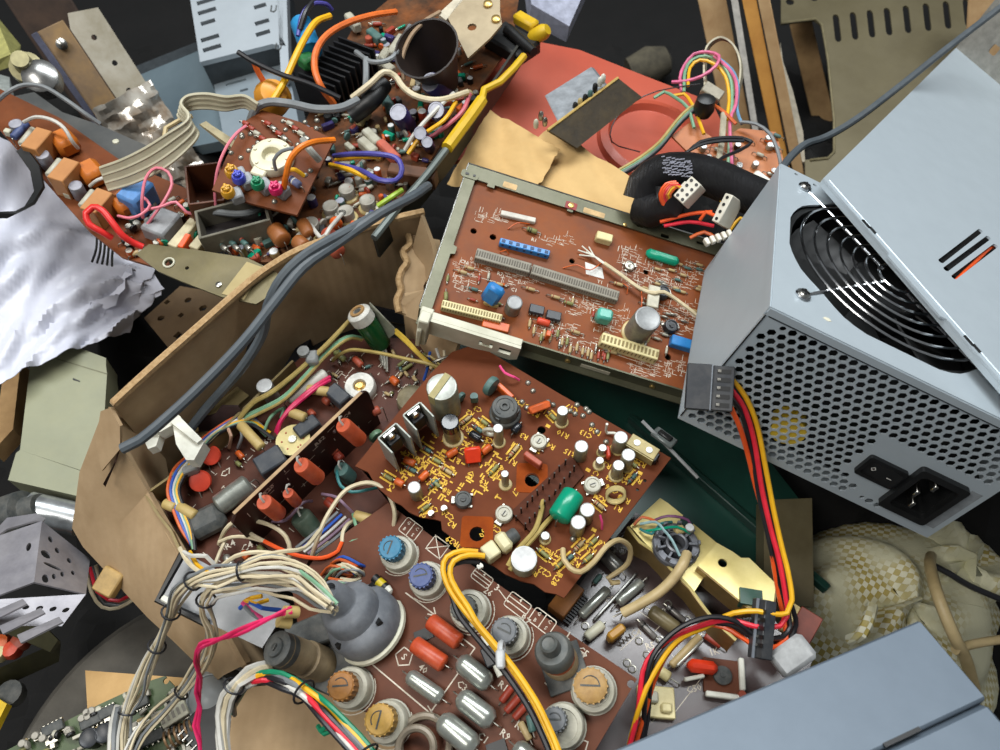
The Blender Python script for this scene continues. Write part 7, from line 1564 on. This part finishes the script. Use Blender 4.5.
rr_ = random.Random(6); g = []
for i in range(26):
    g.append([(72 + i * 4.2 + rr_.uniform(-1.2, 1.2), -44 + j * 4.8 + rr_.uniform(-1, 1), 5 + rr_.uniform(-1.8, 1.8) + 2.5 * math.sin(i * .9 + j * .5) + (10 * math.sin(j / 13 * 3.1))) for j in range(14)])
M_FOIL = mat('clear_crinkled_foil', (190, 186, 176), .12, .1, (130, 112, 92), 40, spec=.8)
k = MB(); k.sheet(g, .3); part('foil_wrap', k, M_FOIL, rl, ang=25)
dk = Board.through('dark_plate', 'dark grey plastic plate behind the amber block board', (20, 100, 600), (130, 120, 600), (80, 175, 565), 'plate')
dk.slab([(6, 98), (34, 92), (62, 112), (100, 125), (148, 146), (130, 172), (96, 182), (60, 150), (14, 112)], mat('charcoal_plate', (66, 68, 68), .5, 0, (54, 56, 56), 15, dust=.2), 4, name='plate')
p = dk.at(116, 142); k = MB(); k.lathe([(2.6, 0), (2.4, 1), (.1, 1.4)], 10); part('rivet', k, M_IVORY, dk.th, T(p.x, p.y))
dk.slab([(4, 102), (16, 100), (28, 114), (12, 118)], mat('indigo_label', (62, 60, 110), .5), -.5, name='printed_label')
k = MB(); k.lathe([(10, 0), (13, 3), (13, 10), (8, 12), (7, 24)], 18); solo('speaker_magnet', k, mat('pale_brass_part', (170, 162, 120), .4, .4), 'pale brass ringed part beside the dark wooden post', 'part', frame(P(30, 72, 640), Vector((0, 1, 0)), Vector((.3, -.6, 1))))
k = MB(); k.lathe([(14, 0), (15, 4), (14, 16), (6, 20)], 18); solo('chrome_cap', k, mat('dull_chrome', (150, 150, 148), .25, .8), 'dull chrome cap half hidden behind the charcoal plate', 'cap', frame(P(46, 84, 640), Vector((0, 1, 0)), Vector((.3, -.6, 1))))
k = MB(); k.sheet([[P(-10, 20, 780), P(12, 50, 780)], [P(-10, 74, 740), P(18, 64, 740)]], .01); solo('yellowed_board', k, mat('yellow_green_board', (176, 172, 104), .6), 'pale yellow-green board edge in the top left corner', 'board', Matrix.Translation(P(0, 40, 780)), world=True)
k = MB(); k.sheet([[P(-10, 80, 700), P(10, 86, 700)], [P(-10, 118, 650), P(16, 104, 660)]], .008); solo('grey_sheet', k, mat('pale_grey_panel', (150, 156, 152), .6), 'pale grey panel corner at the left edge above the amber board', 'sheet', Matrix.Translation(P(0, 90, 700)), world=True)

# ================================================================ background, upper middle: red panel and kraft paper
M_TERRA = mat('terracotta_plastic', (186, 84, 60), .4, 0, (170, 74, 54), 8, dust=.08)
rd = Board.through('red_panel', 'terracotta red moulded plastic panel behind the kraft paper', (505, 60, 640), (705, 98, 640), (560, 180, 585), 'panel')
rd.slab([(440, 160), (508, 36), (530, 40), (580, 50), (640, 74), (712, 102), (735, 150), (660, 215), (560, 196), (480, 160)], M_TERRA, 5, name='panel')
c = rd.at(650, 142); k = MB(); k.lathe([(44, 0), (42, 5), (36, 7), (33, 2), (12, 1), (.1, 1)], 40, 0, T(c.x, c.y)); part('round_recess', k, M_TERRA, rd.th)
sm = thing('module_board', 'dark circuit board standing on edge with a silver tuner module', 'circuit board', Matrix.Translation(P(595, 115, 560)))
qplate(sm, 'board_plate', mat('dark_olive_pcb', (64, 52, 30), .6, 0, (44, 36, 22), 90, bump=.4), [P(577, 148, 535), P(642, 97, 555), P(618, 78, 548), P(548, 130, 528)], [], 2)
k = MB(); k.tube([P(548, 130, 528), P(618, 78, 548)], .0011, 6); part('board_edge', k, mat('straw_edge', (200, 168, 92), .6), sm, world=True)
k = MB(); k.sheet([[P(559, 121, 534), P(606, 86, 546)], [P(546, 95, 552), P(591, 67, 566)]], .0012); k.sheet([[P(546, 95, 552), P(559, 121, 534)], [P(550, 98, 560), P(563, 122, 542)]], .001); k.sheet([[P(591, 67, 566), P(606, 86, 546)], [P(594, 68, 574), P(609, 87, 554)]], .001); part('tuner_module', k, mat('bright_silver', (196, 202, 208), .3, .5), sm, world=True)
for (u, v, m_) in ((600, 82, M_WHITE), (603, 79, M_WHITE), (541, 116, M_NICKEL), (536, 124, M_IVORY), (545, 122, M_NICKEL), (575, 107, M_BLK), (580, 103, M_GLUE), (585, 99, M_BLK), (590, 95, M_SEAG), (595, 88, M_BLK)):
    k = MB(); k.lathe([(1.6, -3), (2, 0), (1.6, 3), (.6, 4)], 10); part('component', k, m_, sm, Matrix.Translation((MW[sm.name].inverted() @ P(u, v, 540)) * 1000))
M_KRAFT = mat('kraft_paper', (206, 172, 116), .85, 0, (190, 156, 102), 20, bump=.3)
kp = thing('kraft_paper', 'creased pale kraft paper sheet behind the metal tray', 'paper', Matrix.Translation(P(560, 170, 560)))
crumple('sheet', M_KRAFT, '', '', [P(470, 196, 545), P(648, 258, 520), P(664, 200, 532), P(552, 126, 556)], 26, 18, 2.6, 3, .6, .01, kp)
crumple('folded_corner', M_KRAFT, '', '', [P(446, 184, 545), P(532, 196, 532), P(560, 150, 540), P(490, 110, 556)], 18, 16, 3.2, 8, .6, .01, kp)
k = MB(); g = [P(392, 20, 0)] if False else None
k = MB(); k.sheet([[P(524, -10, 760), P(590, -10, 760)], [P(528, 22, 740), P(566, 42, 735)]], .02); solo('pale_case_corner', k, mat('lilac_grey_case', (168, 172, 190), .4), 'pale lilac-grey plastic casing above the red panel', 'case', Matrix.Translation(P(550, 10, 750)), world=True)
k = MB(); k.lathe([(20, -30), (26, 0), (18, 24), (4, 30)], 16); solo('rag_bundle', k, mat('dirty_grey_rag', (92, 86, 70), .9, 0, (60, 56, 46), 40, bump=.6), 'dirty grey rag lying in the dark behind the red panel', 'rag', frame(Z(650, 66, 24), Vector((1, .3, 0)), Vector((.8, .2, .2))))

# ================================================================ background, upper right: timber, slotted panel, cables
beam('timber_plank', P(704, -40, 760), P(742, 150, 660), 27, 16, wave_mat('chip_wood', (172, 142, 102), (150, 118, 80), 10, 'Y', .85, .2, 5, 40), 'pale chipboard upright beside the beige ribbon loop', 'wood')
beam('white_batten', P(728, -40, 745), P(757, 140, 660), 6.5, 14, mat('white_trim_paint', (196, 192, 184), .5), 'narrow white strip between the chipboard and yellow timber', 'batten')
beam('yellow_timber', P(741, -40, 740), P(782, 160, 650), 13, 16, wave_mat('yellow_wood', (192, 138, 62), (170, 116, 46), 8, 'Y', .6, .15, 4, 30), 'yellow varnished timber strip left of the slotted panel', 'wood')
beam('timber_plank', P(756, -40, 735), P(800, 180, 640), 11, 16, wave_mat('chip_wood', (172, 142, 102), (150, 118, 80), 10, 'Y', .85, .2, 5, 40), 'pale wooden strip right of the yellow timber', 'wood')
beam('timber_plank', P(800, 20, 960), P(842, 200, 880), 26, 20, M_WOODL, 'split wooden lath seen through the slotted panel cutout', 'wood')
beam('timber_plank', P(1004, -30, 760), P(992, 140, 720), 60, 40, wave_mat('chip_wood', (172, 142, 102), (150, 118, 80), 10, 'Y', .85, .2, 5, 40), 'rough timber block at the top right corner', 'wood')
pn = Board.through('slotted_panel', 'olive-grey metal panel with oval slots and a large rounded cutout', (770, 30, 880), (980, 0, 880), (850, 190, 790), 'panel')
A = pn.at
slots = []
for i, u in enumerate((836, 853, 870, 887, 906, 926, 946, 966)):
    c = A(u + 1, 28 - i * 2.2); d = A(u + 2.6, 42 - i * 2.2) - c; q = Vector((d.y, -d.x, 0)).normalized() * 3.6
    n_ = 5; pts = []
    for j in range(n_ + 1):
        t = math.pi * j / n_; pts.append(tuple(c + d * (1 - .25 + .25 * math.sin(t)) + q * math.cos(t))[:2])
    for j in range(n_ + 1):
        t = math.pi * j / n_; pts.append(tuple(c - d * (1 - .25 + .25 * math.sin(t)) - q * math.cos(t))[:2])
    slots.append(pts)
slots += [circ(*A(790, 2)[:2], 5, 10), circ(*A(814, -2)[:2], 5, 10)]
pn.slab([(781, -40), (974, -60), (974, 78), (930, 120), (860, 200), (806, 200), (805, 160), (828, 157), (834, 151), (834, 130), (830, 80), (824, 34), (820, 24), (814, 20), (781, 24)], mat('olive_grey_panel', (118, 110, 84), .4, .35, (104, 96, 72), 12, dust=.15), 2, slots, name='panel')
k = MB(); k.tube([A(*p, 1) for p in ((782, 23), (790, 22), (815, 19), (822, 25), (828, 60), (834, 120), (834, 152), (828, 158), (810, 160))], 1.4, 6, smooth=False); part('cutout_lip', k, mat('olive_lip', (150, 140, 108), .35, .4), pn.th)
k = MB(); k.plate([A(*p)[:2] for p in ((781, 40), (784, 60), (794, 90), (804, 130), (806, 160), (796, 160), (784, 110))], [], -6, -3); part('inner_panel', k, mat('pale_inner', (170, 160, 140), .6), pn.th)
sc_ = thing('thin_cord', 'thin dark grey cord running up from the power supply to the corner', 'cord', Matrix.Translation(P(785, 165, 470)))
k = MB(); k.tube([P(780, 172, 480), P(788, 160, 492), (P(804, 145, 510)), P(826, 137, 530), P(858, 118, 545), P(900, 86, 560), P(950, 46, 575), P(1010, 0, 590)], .0026, 9, 0, .008); part('cord', k, M_CORD, sc_, world=True)
# braided sleeve with white plugs
br = thing('sleeved_cable', 'black braided cable bundle with orange wires and two white plugs', 'cable', Matrix.Translation(P(690, 190, 500)))
M_BRAID = wave_mat('black_braid', (30, 30, 33), (18, 18, 20), 400, 'X', .5, .8, 0, 60)
k = MB(); sp_ = [P(641, 200, 505), P(646, 184, 502), P(662, 173, 498), P(690, 172, 494), P(718, 180, 490), P(744, 192, 486), P(776, 206, 480)]
k.tube(sp_, .0125, 16, 0, .006); part('sleeve', k, M_BRAID, br, world=True)
k = MB(); k.tube([P(640, 206, 505), P(652, 210, 500), P(668, 206, 494), P(672, 190, 492)], .012, 14, 0, .006); part('sleeve', k, M_BRAID, br, world=True)
fl_ = MB()
for i in range(7):
    for j in range(9):
        c = P(664 + j * 3.2 + (i % 2) * 1.6 + rnd.uniform(-1, 1), 157 + i * 2.6 + j * .5 + rnd.uniform(-1, 1), 477 + abs(j - 4) * .8); fl_.box((0, 0, 0), (.0022, .0007, .0005), 0, frame(c, Vector((1, .3, 0)), (EYE - c)))
part('braid_flecks', fl_, mat('grey_braid_thread', (150, 152, 166), .5), br, world=True, kind='stuff')
for i in range(6):
    k = MB(); k.tube([P(672 + i, 214 - i * 2, 488), P(663 + i * 1.5, 204 - i, 484), P(660 + i * 2, 194, 480), P(666 + i * 2.4, 184 + i * .4, 478), P(676 + i * 2, 182 + i * 2, 478)], .0011, 7, 0, .003); part('wire', k, (M_ORG, M_ORG, M_RED, M_ORC, M_YEL, M_ORC)[i], br, world=True)
for pts, m_ in (([(660, 222, 490), (690, 214, 488), (712, 212, 486)], M_ORG), ([(700, 220, 484), (706, 212, 480), (716, 216, 480)], M_ORG), ([(664, 226, 490), (690, 222, 488), (714, 226, 486)], M_RED), ([(720, 200, 488), (740, 206, 486), (760, 216, 482)], M_YEL), ([(690, 238, 490), (704, 232, 488), (716, 238, 486)], M_ORC), ([(730, 230, 486), (740, 218, 484), (752, 222, 482)], M_YEL)):
    k = MB(); k.tube([P(*p) for p in pts], .0012, 7, 0, .004); part('wire', k, m_, br, world=True)
M_PLUGW = mat('ivory_white_plug', (214, 210, 196), .4, 0, (196, 190, 174), 60)
def molex(c, x, n, nx, ny, sx, sy, h):
    M_ = frame(c, x, n); Lm = MW[br.name].inverted() @ M_; Lm.translation *= 1000
    k = MB(); k.box((0, 0, -h / 2), (sx, sy, h), 0, None, .5); k.box((0, sy / 2 + .8, -h * .4), (sx * .4, 1.8, h * .5), 0, None, .3); o = part('white_plug', k, M_PLUGW, br, Lm)
    s = cached(('plug_socket', sx), lambda m: m.lathe([(1.1, 0), (1.1, .3)], 8), [M_BLK])
    for i in range(nx):
        for j in range(ny): link('socket', s, o, T((i - (nx - 1) / 2) * sx / nx, (j - (ny - 1) / 2) * sy / ny, 0))
molex(P(687, 190, 474), P(700, 180, 474) - P(676, 200, 474), Vector((-.5, -.5, .8)), 4, 2, 16, 9, 14)
molex(P(722, 208, 474), P(732, 194, 474) - P(712, 222, 474), Vector((-.7, -.3, .7)), 4, 1, 19, 6, 15)
k = MB()
for i in range(5): k.box((i * 4 - 8, 0, 0), (3, 5, 4), 0, None, .5)
Lm = MW[br.name].inverted() @ frame(P(718, 238, 480), P(730, 233, 480) - P(708, 242, 480), Vector((0, -.3, 1))); Lm.translation *= 1000; part('toothed_plug', k, M_PLUGW, br, Lm)
# orange board and looped ribbon
bO = Board('orange_scrap_board', 'small orange-brown circuit board scraps beside the yellow timber', P(750, 150, 560), (0, -.3, 1), (790, 155))
bO.slab([(672, 136), (690, 122), (716, 140), (706, 150), (740, 128), (776, 132), (786, 168), (770, 196), (724, 170), (704, 168)], mat('pcb_bright_orange', (190, 112, 50), .5, 0, (160, 88, 38), 30, dust=.2), 2)
r = random.Random(9)
for i in range(26):
    u, v = r.uniform(690, 780), r.uniform(134, 184)
    if r.random() < .5: bO.can(u, v, 2.4, 5, r.choice((M_CER, M_BLK, M_AMB, M_GREYC)))
    else: bO.axial((u - 3, v), (u + 4, v + 3), 1.4, r.choice((M_CER, M_SEAG, M_ORC, M_LEAD)), 1)
bO.block(762, 178, 14, 9, 10, (770, 184), M_WHITE, 1.4, name='white_socket', legs=False)
rl2 = thing('ribbon_loop', 'beige ribbon cable loop with pink, green and yellow wires by the timber', 'cable', Matrix.Translation(P(715, 90, 590)))
a_ = smooth_pts([(704, 88, 580), (703, 66, 592), (706, 46, 602), (720, 36, 606), (734, 44, 604), (741, 62, 598), (740, 82, 588), (734, 96, 578)]); b2 = [(u + 2, v + 3, d + 12) for u, v, d in a_]
ribbon(rl2, a_, b2, mat('pale_ribbon', (196, 188, 164), .5))
ribbon(rl2, [(722, 112, 560), (720, 140, 552), (716, 166, 545)], [(727, 112, 562), (725, 140, 554), (721, 166, 547)], mat('pale_ribbon', (196, 188, 164), .5))
M_PNK3 = mat('hot_pink_wire', (226, 110, 150), .45)
for pts, m_ in (([(672, 82, 590), (686, 81, 584), (702, 76, 580), (716, 66, 580), (719, 56, 584), (708, 52, 590), (694, 54, 594), (684, 66, 594), (680, 78, 590), (682, 92, 584)], M_PNK3), ([(684, 92, 580), (685, 72, 590), (692, 60, 594), (706, 56, 592), (720, 62, 588), (730, 78, 582), (732, 98, 574), (730, 130, 560), (728, 170, 548)], M_GRW), ([(688, 86, 582), (690, 68, 590), (700, 60, 592), (714, 64, 588), (725, 76, 582), (729, 96, 574), (727, 120, 562)], M_YEL), ([(714, 56, 588), (728, 68, 584), (736, 82, 578), (736, 104, 570), (730, 122, 562), (732, 165, 548)], M_PNK3), ([(718, 58, 590), (732, 70, 586), (738, 86, 580), (737, 110, 570), (742, 124, 564)], mat('sky_wire', (110, 160, 196), .45)), ([(654, 98, 580), (664, 92, 580), (676, 98, 574), (688, 108, 568), (694, 128, 560)], M_GRW), ([(672, 96, 578), (684, 94, 576), (692, 104, 570), (698, 118, 564), (704, 134, 556)], M_YEL), ([(712, 104, 566), (724, 112, 562), (736, 124, 558)], M_ORC), ([(740, 122, 560), (756, 124, 556), (770, 134, 550), (778, 152, 545), (782, 172, 535)], M_GYW), ([(688, 152, 548), (700, 142, 548), (720, 138, 546), (742, 138, 546), (752, 142, 544), (740, 150, 540), (722, 158, 534), (714, 166, 528)], M_BLKW), ([(684, 154, 545), (700, 145, 546), (722, 141, 544), (744, 141, 544)], M_BLKW)):
    k = MB(); k.tube([P(*p) for p in pts], .0013, 7, 0, .005); part('wire', k, m_, rl2, world=True)
for j, m_ in enumerate((M_OLW, M_GRW, M_GYW, M_BLKW)):
    k = MB(); k.tube([P(706, 102 + j, 568), P(690, 108 + j * 2, 566), P(676, 122 + j * 2, 562), P(660, 142 + j * 2, 555), P(640, 158 + j * 2, 548), P(618, 171 + j * 2, 545)], .0015, 7, 0, .006); part('wire', k, m_, rl2, world=True)
k = MB(); k.tube([P(700, 84, 574), P(672, 88, 585), P(644, 96, 595), P(616, 118, 590), P(612, 142, 580), P(640, 152, 570)], .0005, 5, 0, .008); part('wire', k, M_BLKW, rl2, world=True)
k = MB(); k.box((0, 0, 0), (16, 9, 8), 0, None, .8); Lm = MW[rl2.name].inverted() @ frame(P(712, 93, 566), P(722, 100, 566) - P(702, 86, 566), Vector((0, -.5, 1))); Lm.translation *= 1000; part('grey_plug', k, mat('grey_beige_plug', (168, 160, 140), .5), rl2, Lm)
k = MB(); k.lathe([(6, -6), (8, 0), (7, 8), (3, 10)], 12); Lm = Matrix.Translation((MW[rl2.name].inverted() @ P(704, 108, 562)) * 1000); part('black_knot', k, M_BLK, rl2, Lm)

# ================================================================ woven sack and cables, lower right
def weave(name):
    m = mat(name, (178, 172, 132), .6, 0, (150, 146, 112), 30)
    nt = m.node_tree; N = nt.nodes; L = nt.links; b = N['Principled BSDF']
    tc = [n for n in N if n.type == 'TEX_COORD'][0]
    ck = N.new('ShaderNodeTexChecker'); ck.inputs['Scale'].default_value = 300; ck.inputs['Color1'].default_value = lin((222, 220, 196)); ck.inputs['Color2'].default_value = lin((176, 158, 84))
    mp = N.new('ShaderNodeMapping'); mp.inputs['Rotation'].default_value = (0, 0, .6); L.new(tc.outputs['Object'], mp.inputs[0])
    sx = N.new('ShaderNodeSeparateXYZ'); cx = N.new('ShaderNodeCombineXYZ'); L.new(mp.outputs[0], sx.inputs[0]); L.new(sx.outputs[0], cx.inputs[0]); L.new(sx.outputs[1], cx.inputs[1]); cx.inputs[2].default_value = .001
    L.new(cx.outputs[0], ck.inputs['Vector'])
    nz = N.new('ShaderNodeTexNoise'); nz.inputs['Scale'].default_value = 28; L.new(tc.outputs['Object'], nz.inputs['Vector'])
    rp = N.new('ShaderNodeValToRGB'); rp.color_ramp.elements[0].position = .42; rp.color_ramp.elements[1].position = .6; L.new(nz.outputs[0], rp.inputs[0])
    mx = N.new('ShaderNodeMix'); mx.data_type = 'RGBA'; L.new(rp.outputs[0], mx.inputs[0]); mx.inputs[6].default_value = lin((200, 198, 168)); L.new(ck.outputs[0], mx.inputs[7])
    L.new(mx.outputs[2], b.inputs['Base Color'])
    bp = N.new('ShaderNodeBump'); bp.inputs['Strength'].default_value = .7; bp.inputs['Distance'].default_value = .001; L.new(ck.outputs[1], bp.inputs['Height']); L.new(bp.outputs[0], b.inputs['Normal'])
    return m
M_SACK = weave('woven_sack_cloth')
sk = thing('woven_sack', 'rumpled white and yellow woven plastic sack between the two power supplies', 'sack', Matrix.Translation(Z(860, 600, 80)))
def blob_sheet(c, rx, ry, rz, seed, nu=40, nv=18):
    r = random.Random(seed); w = [(r.uniform(1, 3.5), r.uniform(1, 4), r.uniform(0, 6), 1 / (1 + q * .5)) for q in range(7)]; g = []
    for i in range(nu + 1):
        row = []
        for j in range(nv + 1):
            a = 2 * math.pi * (i % nu) / nu; b = math.pi / 2 * j / nv * 1.0
            f = 1 + .16 * sum(math.sin(round(x * 2) * a + y * 2 * b + z) * q for x, y, z, q in w) / 2
            row.append(c + Vector((rx * f * math.cos(a) * math.cos(b) ** .7, ry * f * math.sin(a) * math.cos(b) ** .7, rz * f * math.sin(b))) * .001)
        g.append(row)
    return g
k = MB(); k.sheet(blob_sheet(Z(862, 640, 70), 78, 74, 78, 3), .001); part('cloth', k, M_SACK, sk, world=True, ang=60)
k = MB(); k.sheet(blob_sheet(Z(915, 600, 60), 40, 46, 78, 8, 26, 12), .001); part('cloth_neck', k, M_SACK, sk, world=True, ang=60)
k = MB(); k.tube([Z(850, 640, 168), Z(862, 634, 178), Z(868, 622, 182), Z(872, 606, 180)], .0035, 8, 0, .004); part('hem_fold', k, M_SACK, sk, world=True)
bc = thing('beige_cable', 'thick beige cable hanging over the edge of the front power supply', 'cable', Matrix.Translation(Z(950, 620, 150)))
for pts, rr in (([(931, 556, 150), (930, 566, 180), (936, 590, 196), (944, 612, 196), (955, 638, 190), (966, 660, 170), (975, 690, 140)], 3.4), ([(955, 650, 184), (966, 646, 180), (984, 642, 176), (1012, 638, 170)], 2.6)):
    k = MB(); k.tube(path_pts(pts), rr * .001, 10, 0, .005); part('cable', k, M_TANW, bc, world=True)
solo_tube('black_lead', [(935, 566, 160), (950, 574, 160), (970, 586, 150), (1012, 604, 140)], 2, M_BLKW, 'thin black lead crossing the dark gap beside the sack', 'cable')
# white wedge and dark scraps near the front power supply
k = MB(); k.box((0, 0, 0), (20, 14, 16), 0, None, 2); solo('white_wedge', k, mat('greyed_white', (178, 180, 180), .5), 'white plastic wedge tucked against the front power supply by the drive plug', 'wedge', frame(P(792, 656, 380), Vector((1, .6, 0)), Vector((-.3, -.2, 1))))
k = MB(); k.box((0, 0, 0), (18, 12, 10), 0, None, .5); k.box((0, 8, 1), (16, 4, 8), 1, None, .5); solo('brown_terminal', k, [mat('dark_brick', (112, 52, 38), .5), M_GLUE], 'small brown terminal piece right of the lower drive plug', 'terminal', frame(P(803, 628, 400), Vector((.6, .8, 0)), Vector((-.2, -.2, 1))))
